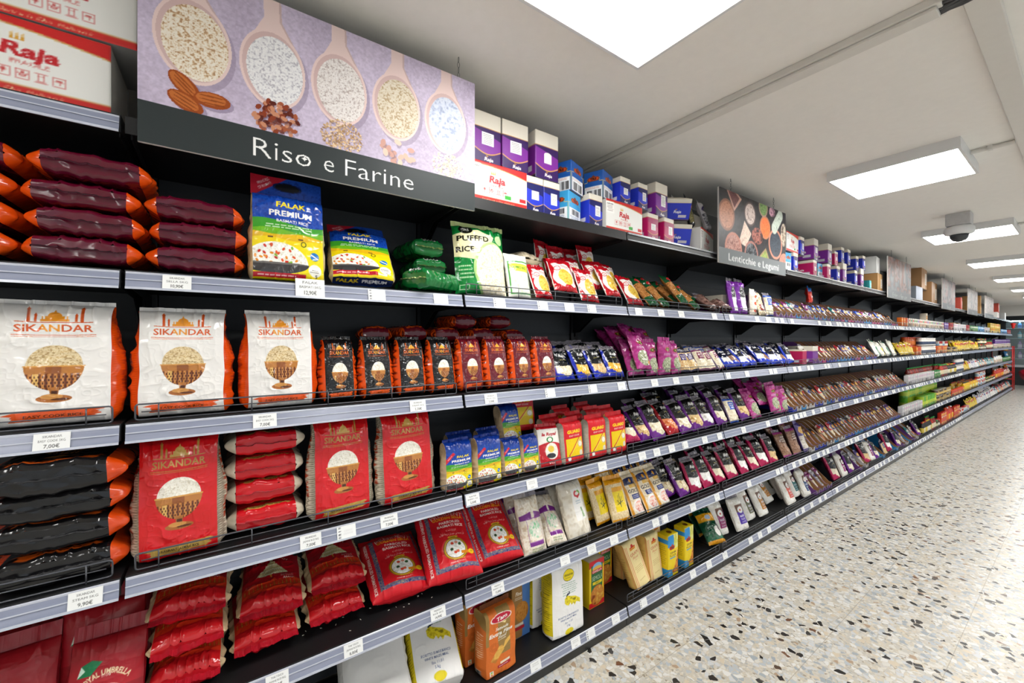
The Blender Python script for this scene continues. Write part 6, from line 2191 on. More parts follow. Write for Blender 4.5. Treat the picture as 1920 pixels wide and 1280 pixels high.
for i, (px, Y, le, yw, rl, w) in enumerate(((1210, 1.484, 14, 0, -14, 'tilted in front'), (1233, 1.505, 6, 2, -4, 'upright in front'), (1182, 1.62, 3, 4, 0, 'rear, nearest the Semola packs'), (1206, 1.60, 3, 4, 0, 'rear, between the front two'), (1232, 1.62, 3, 4, 0, 'rear, behind the upright one'))):
    o = stand(GRAM, 'gram_flour_pack', px, 'E', Y=Y, lean=le, yaw=yw, desc='cream gram flour pack with orange stripes', where=w, cat='gram flour', group='cream gram flour packs')
    o.rotation_euler[1] = rl * D2R
    o.location.z += .055 * abs(math.sin(rl * D2R))
for i, (px, Y, yw) in enumerate(((1262, 1.482, 1), (1292, 1.485, 3))):
    stand(TRSG, 'gram_flour_pack', px, 'E', Y=Y, yaw=yw, desc='yellow gram flour pack with blue corner', where=('nearer', 'farther')[i] + ' of the two', cat='gram flour', group='yellow gram flour packs')
for i, (px, Y, le, yw) in enumerate(((1352, 1.482, 42, -14), (1328, 1.62, 30, 12), (1322, 1.70, 40, -10))):
    stand(GYP[i % 2], 'grain_bag', px, 'E', Y=Y, lean=le, yaw=yw, dz=(0, 0, .03)[i], desc='crumpled dark green and yellow bag', where=('slumped in front', 'behind the slumped one', 'rearmost')[i], cat='grain bag', group='dark green and yellow bags')
FW = [('wine', 1364, 1.53, 24, -2), ('purple', 1402, 1.484, 24, -4), ('green', 1416, 1.535, 24, 4), ('orange', 1440, 1.515, 28, 2), ('red', 1492, 1.484, 28, 4), ('teal', 1502, 1.53, 26, 4), ('navy', 1520, 1.485, 22, 4), ('wine', 1360, 1.63, 20, 2), ('purple', 1404, 1.62, 22, 4), ('orange', 1450, 1.60, 36, 4), ('red', 1476, 1.585, 30, 4), ('green', 1460, 1.66, 40, 8)]
for i, (k, px, Y, le, yw) in enumerate(FW):
    stand(FLOURP[k], 'flour_bag', px, 'E', Y=Y, lean=le, yaw=yw, desc='clear white flour bag with %s label' % k, where='in front' if i < 7 and k in ('wine', 'purple', 'green', 'orange', 'red') else ('behind' if i >= 7 else ''), cat='flour bag', group='clear labelled flour bags')

# ---- top shelf (T)
for i, (dx, dz, yw) in enumerate(((0, 0, 0), (.055, .184, -1.5))):
    stand(WBOX_B, 'carton', sx(208, 1.475) - .18 + dx, 'T', Y=1.475, world=True, yaw=yw, dz=dz, desc='large white carton with red bands', where=('lower', 'upper')[i] + ' of the pair at the near end', cat='carton', group='white cartons with red bands')
stand(WBOX_B, 'carton', 460, 'T', Y=1.60, dz=0, desc='large white carton with red bands', where='hidden behind the rice and flour sign', cat='carton', group='white cartons with red bands')
TB = [(WBOX, 936, 1.475, 0, -1, 'white almond carton with red bands'), (RB_PURP[0], 914, 1.50, .168, 0, 'purple pulse carton with white top'), (RB_PURP[0], 968, 1.495, .168, -2, 'purple pulse carton with white top'), (RB_PURP[1], 1026, 1.485, .168, 0, 'purple pulse carton with white top'),
      (RB_BLUE[0], 1003, 1.485, 0, 0, 'navy pulse carton with white top'), (RB_BLUE[1], 1035, 1.485, 0, 0, 'navy pulse carton with white top'), (TRSB[1], 1073, 1.50, 0, 20, 'light blue spice carton with barcode label'), (TRSB[0], 1078, 1.50, .153, 20, 'dark blue spice carton with barcode label'),
      (RB_BLUE[1], 1117, 1.484, 0, 2, 'navy pulse carton with white top'), (RB_BLUE[0], 1108, 1.63, .168, 2, 'navy pulse carton with white top'), (TRSB[0], 1135, 1.52, .168, 20, 'dark blue spice carton with barcode label'), (WBOX, 1172, 1.484, 0, 0, 'white carton with red bands'),
      (RB_BLUE[0], 1172, 1.50, .167, 3, 'navy pulse carton with white top'), (RB_BLUE[1], 1205, 1.50, .167, 3, 'navy pulse carton with white top'), (RB_PURP[2], 1240, 1.50, .15, 3, 'purple pulse carton with white top'), (RB_MAG[0], 1224, 1.484, 0, 2, 'magenta pulse carton with white top'), (RB_MAG[1], 1254, 1.484, 0, 2, 'magenta pulse carton with white top')]
for i, (pr, px, Y, dz, yw, ds) in enumerate(TB):
    stand(pr, 'carton', px, 'T', Y=Y, dz=dz, yaw=yw, sc=((1.12, 1, 1.08) if pr in RB_PURP and px < 1100 else (1.12, 1, 1) if pr in TRSB else .9 if pr in RB_BLUE and dz else 1), desc=ds, cat='carton', group='cartons stored on the top shelf')
for i, (px, Y, dz, yw, rl) in enumerate(((1285, 1.50, .0, 64, -14), (1292, 1.52, .115, 58, -24))):
    o = stand(RB_BLUE[i % 2], 'carton', px, 'T', Y=Y, dz=dz + .03, yaw=yw, desc='tilted blue pulse carton beside the open white carton', where=('lower', 'upper')[i] + ' one', cat='carton', group='cartons stored on the top shelf')
    o.rotation_euler[1] = rl * D2R
oc = opened('d9d4ca')
reg(oc_p := [('open_carton', oc)], .18)
stand(oc_p, 'open_carton', 1320, 'T', Y=1.61, yaw=20, dz=.168, sc=1.2, desc='open white carton with its flap standing up', where='', cat='carton')
for i, (px, dz, k) in enumerate(((1303, .168, 0), (1330, .168, 9))):
    stand(SPICE[k], 'spice_pouch', px, 'T', Y=1.535, dz=dz, lean=12 + 6 * i, yaw=20, sc=1.1, desc='shiny dark spice pouch spilling from the open carton', where=('upper', 'lower')[i] + ' one', cat='pouch', jit=0)
stand(WBOX, 'carton', 1322, 'T', Y=1.53, yaw=14, sc=1.0, desc='white carton with red bands', where='low beside the lentils sign', cat='carton', group='cartons stored on the top shelf')
TB2 = [(TRSB[1], 1478, 1.485, 0, 0), (RB_BLUE[0], 1492, 1.484, 0, 2), (WBOX, 1486, 1.50, .17, 4), (RB_BLUE[1], 1504, 1.50, .168, 4), (RB_MAG[0], 1528, 1.484, 0, 4), (TRSB[1], 1538, 1.52, 0, 0), (RB_PURP[0], 1530, 1.50, .155, 4), (RB_MAG[1], 1554, 1.484, 0, 2), (RB_PURP[1], 1556, 1.50, .155, 3), (RB_MAG[0], 1568, 1.50, .16, 3), (RB_BLUE[0], 1572, 1.484, 0, 2), (RB_PURP[2], 1584, 1.484, 0, 2), (RB_BLUE[1], 1580, 1.50, .208, 3), (RB_BLUE[0], 1592, 1.50, .208, 3), (RB_BLUE[1], 1605, 1.484, 0, 2), (RB_PURP[0], 1616, 1.484, 0, 2), (RB_BLUE[0], 1608, 1.50, .17, 2), (RB_BLUE[1], 1620, 1.50, .20, 2), (TEALB, 1632, 1.484, 0, 3), (KRAFT, 1650, 1.484, 0, 3), (WCART, 1646, 1.50, .212, 6)]
nm = {id(x): d for L_, d in ((RB_PURP, 'purple pulse carton with white top'), (RB_BLUE, 'navy pulse carton with white top'), (RB_MAG, 'magenta pulse carton with white top')) for x in L_}
nm.update({id(TRSB[0]): 'dark blue spice carton with barcode label', id(TRSB[1]): 'light blue spice carton with barcode label', id(WBOX): 'white carton with red bands', id(TEALB): 'small teal carton beside the brown box', id(KRAFT): 'brown cardboard box', id(WCART): 'plain white carton on the brown box', id(GCASE): 'pale grey plastic case', id(KRAFT_BIG): 'large brown cardboard box', id(REDC): 'red carton with a white side'})
for i, (pr, px, Y, dz, yw) in enumerate(TB2):
    stand(pr, 'carton', px, 'T', Y=Y, dz=dz, yaw=yw, desc=nm[id(pr)], cat='carton', group='cartons stored on the top shelf')
for i, (pr, px, Y, dz, yw, w) in enumerate(((GCASE, 1724, 1.485, 0, 0, 'in front of the large brown boxes'), (KRAFT_BIG, 1733, 1.52, .205, 3, 'upper one, above the grey case'), (KRAFT_BIG, 1752, 1.49, 0, 2, 'lower one, beside the grey case'), (REDC, 1803, 1.485, 0, 2, 'beside the fifth sign'), (KRAFT, 1839, 1.485, 0, 2, 'nearest the last sign, lower'), (KRAFT, 1839, 1.485, .212, 2, 'nearest the last sign, upper'), (WBOX, 1872, 1.485, 0, 0, 'near the far end, lower'), (REDC, 1873, 1.485, .168, 0, 'near the far end, upper'), (WCART, 1885, 1.485, 0, 0, 'at the far end'))):
    stand(pr, 'carton', px, 'T', Y=Y, dz=dz, yaw=yw, desc=nm[id(pr)], where=w, cat='carton', group='cartons stored on the top shelf')

# settling: how far each pack shifts and squashes so that neighbours touch instead of cutting into each other
NUDGE = {
    'rice_bag': (.0158, 0, .012, .84, .9, 1),
    'rice_bag.001': (.0171, -.009, .0165, .84, .84, .99),
    'rice_bag.002': (.0137, -.009, .0212, .84, .84, .98),
    'rice_bag.003': (.0246, -.018, .0255, .873, .84, .98),
    'rice_bag.004': (.0087, 0, .012, .86, .886, 1),
    'rice_bag.005': (.0079, 0, .02, .86, .84, 1),
    'rice_bag.006': (.0095, 0, .0229, .86, .847, 1),
    'rice_bag.007': (-.0298, 0, .012, .84, .873, 1),
    'rice_bag.008': (-.031, 0, .0186, .84, .84, 1),
    'rice_bag.009': (-.028, 0, .024, .847, .84, 1),
    'rice_bag.010': (-.0246, 0, .0273, .873, .84, 1),
    'rice_bag.011': (.0161, 0, 0, .913, 1, 1),
    'puffed_rice_pack': (0, .0232, .012, 1, .956, .886),
    'puffed_rice_pack.001': (0, 0, .0108, 1, .847, 1),
    'puffed_rice_pack.002': (0, 0, .0112, 1, .913, 1),
    'puffed_rice_pack.003': (-.012, -.0232, .009, .886, .97, .941),
    'puffed_rice_bag': (.012, 0, 0, .941, 1, 1),
    'puffed_rice_bag.001': (-.0153, -.018, 0, .913, .913, 1),
    'grain_bag': (0, .018, 0, 1, 1, .913),
    'grain_bag.001': (0, 0, .006, 1, 1, 1),
    'grain_bag.002': (0, .003, 0, 1, 1, .985),
    'snack_pack': (.0153, 0, 0, .913, 1, 1),
    'snack_pack.001': (0, -.021, .036, 1, .9, 1),
    'snack_pack.002': (0, -.012, 0, 1, .941, 1),
    'snack_pack.003': (0, -.024, .036, 1, .886, 1),
    'snack_pack.004': (0, -.009, 0, 1, .956, 1),
    'snack_pack.005': (-.0088, -.0052, 0, .956, .84, 1),
    'snack_pack.006': (.0078, 0, 0, .941, .886, 1),
    'snack_pack.007': (.001, -.0235, 0, .985, .84, 1),
    'snack_pack.008': (.0053, .009, 0, .97, .956, 1),
    'snack_pack.009': (0, .015, 0, 1, .84, 1),
    'snack_pack.010': (0, .0291, 0, 1, .84, 1),
    'snack_pack.011': (-.0053, -.0347, 0, .97, .84, 1),
    'snack_pack.012': (0, .0202, 0, 1, .9, 1),
    'vermicelli_pack': (-.0037, 0, 0, .97, 1, 1),
    'vermicelli_pack.001': (-.0113, 0, 0, .9, 1, 1),
    'vermicelli_pack.002': (0, -.021, .03, 1, .9, 1),
    'vermicelli_pack.003': (0, -.006, 0, 1, .97, 1),
    'vermicelli_pack.004': (.015, 0, 0, .927, 1, 1),
    'vermicelli_pack.005': (0, -.03, 0, 1, 1, .84),
    'vermicelli_pack.006': (-.045, .006, 0, .84, 1, .97),
    'vermicelli_pack.007': (.063, .0119, 0, .84, 1, .941),
    'vermicelli_pack.008': (-.015, .015, 0, .927, 1, .84),
    'vermicelli_pack.009': (-.003, -.036, 0, .84, 1, .961),
    'display_carton': (0, .006, 0, 1, .97, 1),
    'biscuit_bag': (0, -.0119, 0, 1, 1, .941),
    'biscuit_bag.001': (0, -.009, .006, 1, 1, .84),
    'biscuit_bag.002': (0, .039, 0, 1, .84, 1),
    'pouch': (0, -.003, 0, 1, .985, 1),
    'pouch.001': (0, -.003, 0, 1, .985, 1),
    'pouch.002': (-.0142, 0, 0, .9, 1, 1),
    'rice_bag.013': (-.0092, 0, 0, .941, 1, 1),
    'rice_bag.014': (.0071, 0, 0, .913, 1, 1),
    'rice_bag.015': (-.005, 0, 0, .886, 1, 1),
    'rice_bag.016': (-.0212, 0, 0, .84, 1, 1),
    'rice_bag.017': (-.0075, 0, 0, .84, 1, 1),
    'rice_bag.018': (-.0022, 0, 0, .84, 1, 1),
    'rice_bag.019': (-.0002, 0, 0, .84, 1, 1),
    'rice_bag.020': (.0149, 0, 0, .84, 1, 1),
    'rice_bag.021': (.0043, 0, 0, .84, 1, 1),
    'rice_bag.022': (.0057, 0, 0, .84, 1, 1),
    'rice_bag.023': (.0133, 0, 0, .9, 1, 1),
    'rice_bag.024': (-.0059, -.018, .0057, .956, .97, .98),
    'rice_bag.025': (.0059, -.036, .006, .956, .956, .961),
    'rice_bag.026': (0, -.018, .0064, 1, .927, .961),
    'rice_bag.027': (.003, 0, 0, .985, .97, 1),
    'rice_bag.028': (0, 0, .0057, 1, .86, 1),
    'rice_bag.029': (-.003, -.018, .0177, .985, .927, .98),
    'rice_bag.030': (0, -.036, .0209, 1, .886, .961),
    'rice_bag.031': (-.001, 0, 0, .985, 1, .97),
    'rice_bag.032': (.001, 0, 0, .985, 1, 1),
    'rice_bag.033': (0, 0, 0, 1, 1, .985),
    'rice_bag.036': (-.001, 0, 0, .985, 1, 1),
    'rice_bag.037': (-.0106, 0, 0, .927, 1, 1),
    'rice_bag.038': (0, 0, 0, 1, 1, .956),
    'rice_bag.039': (0, 0, 0, 1, 1, .985),
    'rice_bag.040': (0, 0, 0, 1, 1, .97),
    'rice_bag.041': (-.003, 0, 0, .985, 1, 1),
    'pulse_pouch': (-.0149, 0, 0, .927, 1, 1),
    'pulse_pouch.001': (-.0051, -.018, 0, .84, .913, 1),
    'pulse_pouch.002': (.015, -.009, 0, .86, .956, 1),
    'pulse_pouch.003': (.005, -.009, 0, .956, .956, 1),
    'pulse_pouch.004': (-.0092, -.006, 0, .941, .84, 1),
    'pulse_pouch.005': (.0092, .009, 0, .941, .956, 1),
    'pulse_pouch.006': (0, .009, 0, 1, .956, 1),
    'pulse_pouch.007': (.0146, .024, 0, .927, .886, 1),
    'seed_pouch': (-.0086, -.036, .036, .941, .84, 1),
    'seed_pouch.001': (-.0031, 0, 0, .84, 1, 1),
    'seed_pouch.002': (-.0129, 0, 0, .84, 1, 1),
    'seed_pouch.003': (.0076, 0, 0, .84, 1, 1),
    'seed_pouch.004': (0, -.0355, 0, 1, .84, 1),
    'seed_pouch.005': (-.006, -.0185, 0, .97, .84, 1),
    'seed_pouch.006': (0, -.009, 0, .941, .956, 1),
    'seed_pouch.007': (.009, -.039, 0, .956, .84, 1),
    'seed_pouch.008': (-.0161, .003, 0, .84, 1, .932),
    'seed_pouch.009': (-.0047, .018, 0, .84, 1, .84),
    'seed_pouch.010': (-.015, -.009, 0, .927, 1, .84),
    'seed_pouch.011': (.0327, 0, 0, .847, 1, 1),
    'grain_pouch': (-.0039, 0, 0, .84, 1, 1),
    'grain_pouch.001': (.0208, 0, 0, .9, 1, 1),
    'grain_pouch.002': (0, .003, 0, 1, .985, 1),
    'grain_pouch.003': (-.0143, -.003, 0, .927, .985, 1),
    'grain_pouch.004': (-.0007, 0, 0, .86, 1, 1),
    'grain_pouch.005': (.0087, -.003, 0, .886, .985, 1),
    'grain_pouch.006': (0, .003, 0, 1, .985, 1),
    'grain_pouch.007': (0, .018, 0, 1, .913, 1),
    'flour_pouch': (-.0097, -.018, 0, .86, 1, .913),
    'flour_pouch.001': (.004, 0, 0, .847, 1, 1),
    'flour_pouch.002': (.012, -.012, 0, .941, .941, 1),
    'flour_pouch.003': (0, -.009, 0, 1, .956, 1),
    'flour_pouch.004': (-.0082, -.024, .018, .956, .886, 1),
    'flour_pouch.005': (.0022, 0, 0, .927, 1, 1),
    'flour_pouch.006': (-.001, 0, 0, .985, 1, 1),
    'flour_pouch.007': (.001, -.009, 0, .985, .956, 1),
    'flour_pouch.008': (0, -.003, 0, 1, .985, 1),
    'flour_pouch.009': (0, .012, 0, 1, 1, .941),
    'flour_pouch.010': (-.0236, .009, 0, .873, .956, 1),
    'flour_pouch.011': (.0236, .024, 0, .873, .886, 1),
    'flour_pouch.012': (.006, 0, 0, .97, 1, 1),
    'flour_pouch.013': (0, .009, 0, 1, .956, 1),
    'flour_pouch.014': (0, .003, 0, 1, .985, 1),
    'rice_bag.042': (-.0074, .006, .006, .956, .913, 1),
    'rice_bag.043': (-.006, 0, .0144, .97, .84, 1),
    'rice_bag.044': (-.0076, -.009, .0146, .956, .84, .99),
    'rice_bag.045': (-.006, -.045, .014, .97, .927, .941),
    'rice_bag.046': (.0122, 0, 0, .84, 1, 1),
    'rice_bag.047': (.0018, 0, 0, .913, 1, 1),
    'rice_bag.048': (.0069, 0, 0, .956, 1, 1),
    'rice_bag.049': (-.0001, 0, .012, .97, .86, 1),
    'rice_bag.050': (.0088, 0, .0226, .956, .84, 1),
    'rice_bag.051': (.0004, 0, .0262, .97, .84, 1),
    'rice_bag.052': (-.003, 0, .0285, .985, .84, 1),
    'rice_bag.055': (-.0082, 0, 0, .941, 1, 1),
    'rice_bag.056': (-.0016, 0, 0, .886, 1, 1),
    'rice_bag.057': (.0105, 0, 0, .941, 1, 1),
    'rice_bag.059': (-.0105, 0, 0, .941, 1, 1),
    'rice_bag.060': (.0088, 0, 0, .927, 1, 1),
    'rice_bag.061': (.001, 0, 0, .985, 1, 1),
    'rice_bag.062': (-.0024, 0, 0, .97, 1, 1),
    'rice_bag.063': (.0024, 0, 0, .97, 1, 1),
    'rice_bag.066': (-.0011, 0, 0, .985, 1, 1),
    'rice_bag.067': (.0011, .018, 0, .985, .913, 1),
    'pulse_pouch.009': (-.0304, -.018, .018, .84, 1, .913),
    'pulse_pouch.010': (.0184, 0, 0, .84, 1, 1),
    'pulse_pouch.011': (.012, -.012, 0, .941, .941, 1),
    'pulse_pouch.012': (-.0178, 0, 0, .913, 1, 1),
    'pulse_pouch.013': (.0078, -.012, 0, .941, .941, 1),
    'pulse_pouch.014': (-.0024, -.009, 0, .956, .956, 1),
    'pulse_pouch.015': (.0034, 0, 0, .97, 1, 1),
    'pulse_pouch.016': (0, -.006, 0, 1, .97, 1),
    'pulse_pouch.018': (0, -.006, 0, 1, .97, 1),
    'pulse_pouch.020': (0, .012, 0, 1, .941, 1),
    'pulse_pouch.021': (-.021, .012, 0, .84, .941, 1),
    'pulse_pouch.022': (-.012, .003, 0, .941, .927, 1),
    'pulse_pouch.023': (-.012, .006, 0, .941, .97, 1),
    'pulse_pouch.024': (.015, -.003, 0, .927, .985, 1),
    'pulse_pouch.025': (.009, .006, 0, .956, .97, 1),
    'pulse_pouch.026': (.03, 0, 0, .86, 1, 1),
    'pulse_pouch.027': (.012, -.012, 0, .941, .951, 1),
    'pulse_pouch.028': (-.003, -.024, 0, .873, 1, .956),
    'pulse_pouch.029': (-.009, -.018, 0, .956, 1, .98),
    'seed_pouch.012': (0, 0, 0, 1, .84, 1),
    'seed_pouch.013': (-.039, .003, 0, .84, 1, .985),
    'seed_pouch.014': (0, .03, 0, 1, .86, 1),
    'seed_pouch.015': (.0077, -.003, 0, .886, .985, 1),
    'seed_pouch.016': (.0073, 0, 0, .956, 1, 1),
    'seed_pouch.017': (-.015, -.03, .036, .927, .86, 1),
    'seed_pouch.018': (-.0427, 0, 0, .84, 1, 1),
    'rice_bag.071': (-.0469, -.015, 0, .84, .927, 1),
    'rice_bag.072': (.0211, -.024, 0, .84, .886, 1),
    'rice_bag.073': (-.024, -.003, 0, .886, .956, 1),
    'rice_bag.074': (.042, -.027, 0, .84, .84, 1),
    'rice_bag.075': (-.0056, -.036, 0, .847, .84, 1),
    'rice_bag.076': (-.012, .006, 0, .941, .97, 1),
    'rice_bag.077': (.01, 0, .006, .913, .9, 1),
    'rice_bag.078': (.0114, 0, .0244, .927, .84, 1),
    'rice_bag.079': (.003, 0, .0324, .985, .873, 1),
    'rice_bag.080': (.001, 0, .012, .985, .886, 1),
    'rice_bag.081': (-.0022, 0, .0288, .985, .886, 1),
    'rice_bag.082': (0, 0, .012, 1, .873, 1),
    'rice_bag.083': (.0022, 0, .0318, .985, .873, 1),
    'rice_bag.084': (-.003, -.054, 0, .985, 1, .941),
    'rice_bag.085': (0, 0, .012, .97, 1, 1),
    'rice_bag.086': (.003, 0, 0, .985, 1, 1),
    'flour_bag': (0, -.018, 0, 1, .913, 1),
    'flour_bag.002': (-.027, 0, 0, .873, 1, 1),
    'flour_bag.003': (0, .018, 0, 1, .913, 1),
    'flour_bag.004': (.012, -.015, 0, .941, .927, 1),
    'flour_bag.005': (.015, .015, 0, .927, .927, 1),
    'semolina_bag': (.006, 0, 0, .97, 1, 1),
    'semolina_bag.001': (-.006, -.015, 0, .97, .927, 1),
    'semolina_bag.002': (0, .012, 0, 1, .913, 1),
    'semolina_bag.003': (-.0088, -.012, 0, .941, .941, 1),
    'semolina_bag.004': (0, .003, 0, 1, .985, 1),
    'semolina_bag.005': (0, -.012, 0, 1, .904, 1),
    'flour_bag.006': (-.0076, -.003, 0, .941, .985, 1),
    'flour_bag.007': (.0076, -.009, 0, .941, .956, 1),
    'flour_bag.008': (0, -.012, 0, 1, .941, 1),
    'flour_bag.009': (.0088, .003, 0, .941, .985, 1),
    'flour_bag.010': (0, .009, 0, 1, .956, 1),
    'flour_bag.011': (-.003, .006, 0, .985, .913, 1),
    'flour_bag.013': (0, .006, 0, 1, .97, 1),
    'pulse_pouch.030': (.015, 0, 0, .927, 1, 1),
    'pulse_pouch.031': (-.018, 0, 0, .886, 1, 1),
    'pulse_pouch.032': (.006, 0, 0, .97, 1, 1),
    'pulse_pouch.036': (0, -.003, 0, 1, .985, 1),
    'pulse_pouch.037': (0, -.006, 0, 1, .97, 1),
    'pulse_pouch.038': (0, -.009, 0, 1, .956, 1),
    'pulse_pouch.039': (0, -.012, 0, 1, .941, 1),
    'pulse_pouch.040': (0, -.006, 0, 1, .97, 1),
    'pulse_pouch.042': (0, .003, 0, 1, .985, 1),
    'pulse_pouch.043': (0, .006, 0, 1, .97, 1),
    'pulse_pouch.044': (0, .009, 0, 1, .956, 1),
    'pulse_pouch.045': (0, .012, 0, 1, .941, 1),
    'pulse_pouch.046': (0, .006, 0, 1, .97, 1),
    'pulse_pouch.050': (.012, 0, 0, .941, 1, 1),
    'pulse_pouch.051': (-.012, 0, 0, .941, 1, 1),
    'pouch.003': (-.002, 0, 0, .97, 1, 1),
    'flour_bag.015': (-.018, 0, 0, .913, 1, 1),
    'flour_bag.017': (.027, 0, 0, .86, 1, 1),
    'semolina_pack.001': (.018, 0, 0, .913, 1, 1),
    'semolina_pack.002': (-.027, 0, 0, .86, 1, 1),
    'gram_flour_pack.001': (0, -.0024, 0, 1, .985, 1),
    'gram_flour_pack.002': (-.0144, 0, 0, .913, 1, 1),
    'gram_flour_pack.003': (.0144, .0024, 0, .913, .985, 1),
    'grain_bag.003': (0, -.003, 0, 1, .985, 1),
    'grain_bag.004': (-.015, .003, 0, .927, .985, 1),
    'grain_bag.005': (.015, -.027, 0, .927, .97, 1),
    'flour_bag.023': (-.009, 0, 0, .956, 1, 1),
    'flour_bag.024': (.009, 0, 0, .956, 1, 1),
    'flour_bag.028': (0, -.009, 0, 1, .956, 1),
    'flour_bag.029': (0, .009, 0, 1, .956, 1),
    'carton.012': (0, .0096, 0, 1, .941, 1),
    'carton.013': (0, -.0096, 0, 1, .941, 1),
    'carton.020': (0, 0, 0, 1, 1, .84),
    'carton.021': (-.03, 0, .07, 1, .86, .84),
    'open_carton': (0, .012, 0, 1, .941, 1),
    'spice_pouch': (0, 0, 0, .9, 1, 1),
    'spice_pouch.001': (0, -.012, 0, 1, .941, 1),
    'carton.022': (.009, 0, 0, .956, 1, 1),
    'carton.025': (-.0017, 0, 0, .985, 1, 1),
    'carton.026': (.0017, 0, 0, .985, 1, 1),
    'carton.028': (-.0034, 0, 0, .97, 1, 1),
    'carton.030': (.0034, 0, 0, .97, 1, 1),
    'carton.032': (0, 0, .0037, 1, 1, .956),
    'carton.033': (0, 0, 0, 1, 1, .956),
    'carton.038': (.0113, 0, 0, .941, 1, 1),
    'carton.039': (-.0113, 0, 0, .941, 1, 1),
    'spice_pouch.031': (0, -.003, 0, 1, .985, 1),
    'spice_pouch.032': (0, .003, 0, 1, .985, 1),
    'spice_pouch.038': (0, -.006, 0, 1, .97, 1),
    'spice_pouch.039': (0, .006, 0, 1, .97, 1),
    'spice_pouch.055': (0, 0, 0, .97, 1, 1),
    'display_carton.002': (-.0074, 0, 0, .84, 1, 1),
    'flour_bag.030': (-.0386, 0, 0, .84, 1, 1),
    'spice_pouch.144': (0, -.003, 0, 1, .985, 1),
    'spice_pouch.145': (0, .003, 0, 1, .985, 1),
    'food_pouch': (-.0073, 0, 0, .956, 1, 1),
    'food_pouch.001': (.0043, 0, 0, .913, 1, 1),
    'food_pouch.002': (.0004, 0, 0, .941, 1, 1),
    'food_pouch.003': (.0026, 0, 0, .985, 1, 1),
    'food_pouch.004': (0, -.006, 0, 1, .97, 1),
    'food_jar': (0, .003, 0, 1, .985, 1),
    'food_jar.005': (0, .0023, 0, 1, .985, 1),
    'food_jar.006': (0, .0023, 0, 1, .985, 1),
    'food_jar.007': (0, .0023, 0, 1, .985, 1),
    'food_jar.009': (0, .003, 0, 1, .985, 1),
    'food_jar.014': (0, .0023, 0, 1, .985, 1),
    'food_jar.015': (0, .0023, 0, 1, .985, 1),
    'food_jar.016': (0, .0023, 0, 1, .985, 1),
    'food_jar.018': (0, -.0023, 0, 1, .985, 1),
    'food_jar.019': (0, -.0023, 0, 1, .985, 1),
    'food_jar.020': (0, -.0023, 0, 1, .985, 1),
    'food_jar.027': (0, -.0023, 0, 1, .985, 1),
    'food_jar.028': (0, -.0023, 0, 1, .985, 1),
    'food_jar.029': (0, -.0023, 0, 1, .985, 1),
    'food_pouch.005': (-.0146, -.006, 0, .913, .97, 1),
    'food_pouch.006': (.0044, 0, 0, .86, 1, 1),
    'food_pouch.007': (.0031, 0, 0, .886, 1, 1),
    'food_pouch.008': (-.0024, -.003, 0, .886, .985, 1),
    'food_pouch.009': (.0054, 0, 0, .9, 1, 1),
    'food_pouch.010': (-.0012, -.003, 0, .927, .985, 1),
    'food_pouch.011': (.0052, -.012, 0, .97, .941, 1),
    'food_pouch.012': (-.003, 0, 0, .97, 1, 1),
    'food_pouch.013': (-.0024, -.015, 0, .9, .927, 1),
    'food_pouch.014': (-.0042, -.015, .006, .873, .927, 1),
    'food_pouch.015': (.0059, -.003, 0, .873, .985, 1),
    'food_pouch.016': (.0011, -.018, .024, .913, .913, 1),
    'food_pouch.017': (-.0037, -.012, 0, .913, .941, 1),
    'food_pouch.018': (-.003, 0, 0, .873, 1, 1),
    'food_pouch.019': (.0024, 0, 0, .873, 1, 1),
    'food_pouch.020': (-.0026, 0, 0, .886, 1, 1),
    'food_pouch.021': (.0084, -.012, .006, .9, .941, 1),
    'food_pouch.022': (-.003, -.006, 0, .927, .97, 1),
    'food_pouch.023': (.0015, -.006, 0, .941, .97, 1),
    'food_pouch.024': (.0045, 0, 0, .97, 1, 1),
    'food_pouch.025': (-.001, .006, 0, .985, .97, 1),
    'food_pouch.026': (-.0096, 0, 0, .913, 1, 1),
    'food_pouch.027': (.0045, 0, 0, .873, 1, 1),
    'food_pouch.028': (.0014, .003, 0, .9, .985, 1),
    'food_pouch.029': (.0002, 0, 0, .927, 1, 1),
    'food_pouch.030': (-.0003, .003, 0, .927, .985, 1),
    'food_pouch.031': (.0017, .012, 0, .927, .941, 1),
    'food_pouch.032': (-.0003, 0, 0, .941, 1, 1),
    'food_pouch.033': (-.0028, .015, 0, .941, .927, 1),
    'food_pouch.034': (-.0047, .015, 0, .913, .927, 1),
    'food_pouch.035': (.0035, .003, 0, .927, .985, 1),
    'food_pouch.036': (.0025, .018, 0, .927, .913, 1),
    'food_pouch.037': (-.0031, .012, 0, .913, .941, 1),
    'food_pouch.038': (.0018, 0, 0, .913, 1, 1),
    'food_pouch.039': (-.0015, 0, 0, .927, 1, 1),
    'food_pouch.040': (.001, 0, 0, .927, 1, 1),
    'food_pouch.041': (.0009, .012, 0, .927, .941, 1),
    'food_pouch.042': (.0006, .006, 0, .927, .97, 1),
    'food_pouch.043': (-.0023, .006, 0, .913, .97, 1),
    'food_pouch.044': (.0057, 0, 0, .956, 1, 1),
    'grocery_box.205': (0, 0, .018, 1, 1, .927),
    'grocery_box.207': (0, 0, .0576, 1, 1, .84),
    'grocery_box.242': (0, 0, .018, 1, 1, .927),
    'sauce_bottle.037': (0, .0083, 0, 1, .956, 1),
    'sauce_bottle.038': (0, .0083, 0, 1, .956, 1),
    'sauce_bottle.039': (-.0109, 0, 0, .941, 1, 1),
    'sauce_bottle.040': (-.0053, 0, 0, .847, 1, 1),
    'sauce_bottle.041': (-.0021, 0, 0, .84, 1, 1),
    'sauce_bottle.042': (.0012, 0, 0, .84, 1, 1),
    'sauce_bottle.043': (.0045, 0, 0, .84, 1, 1),
    'sauce_bottle.044': (.0046, 0, 0, .847, 1, 1),
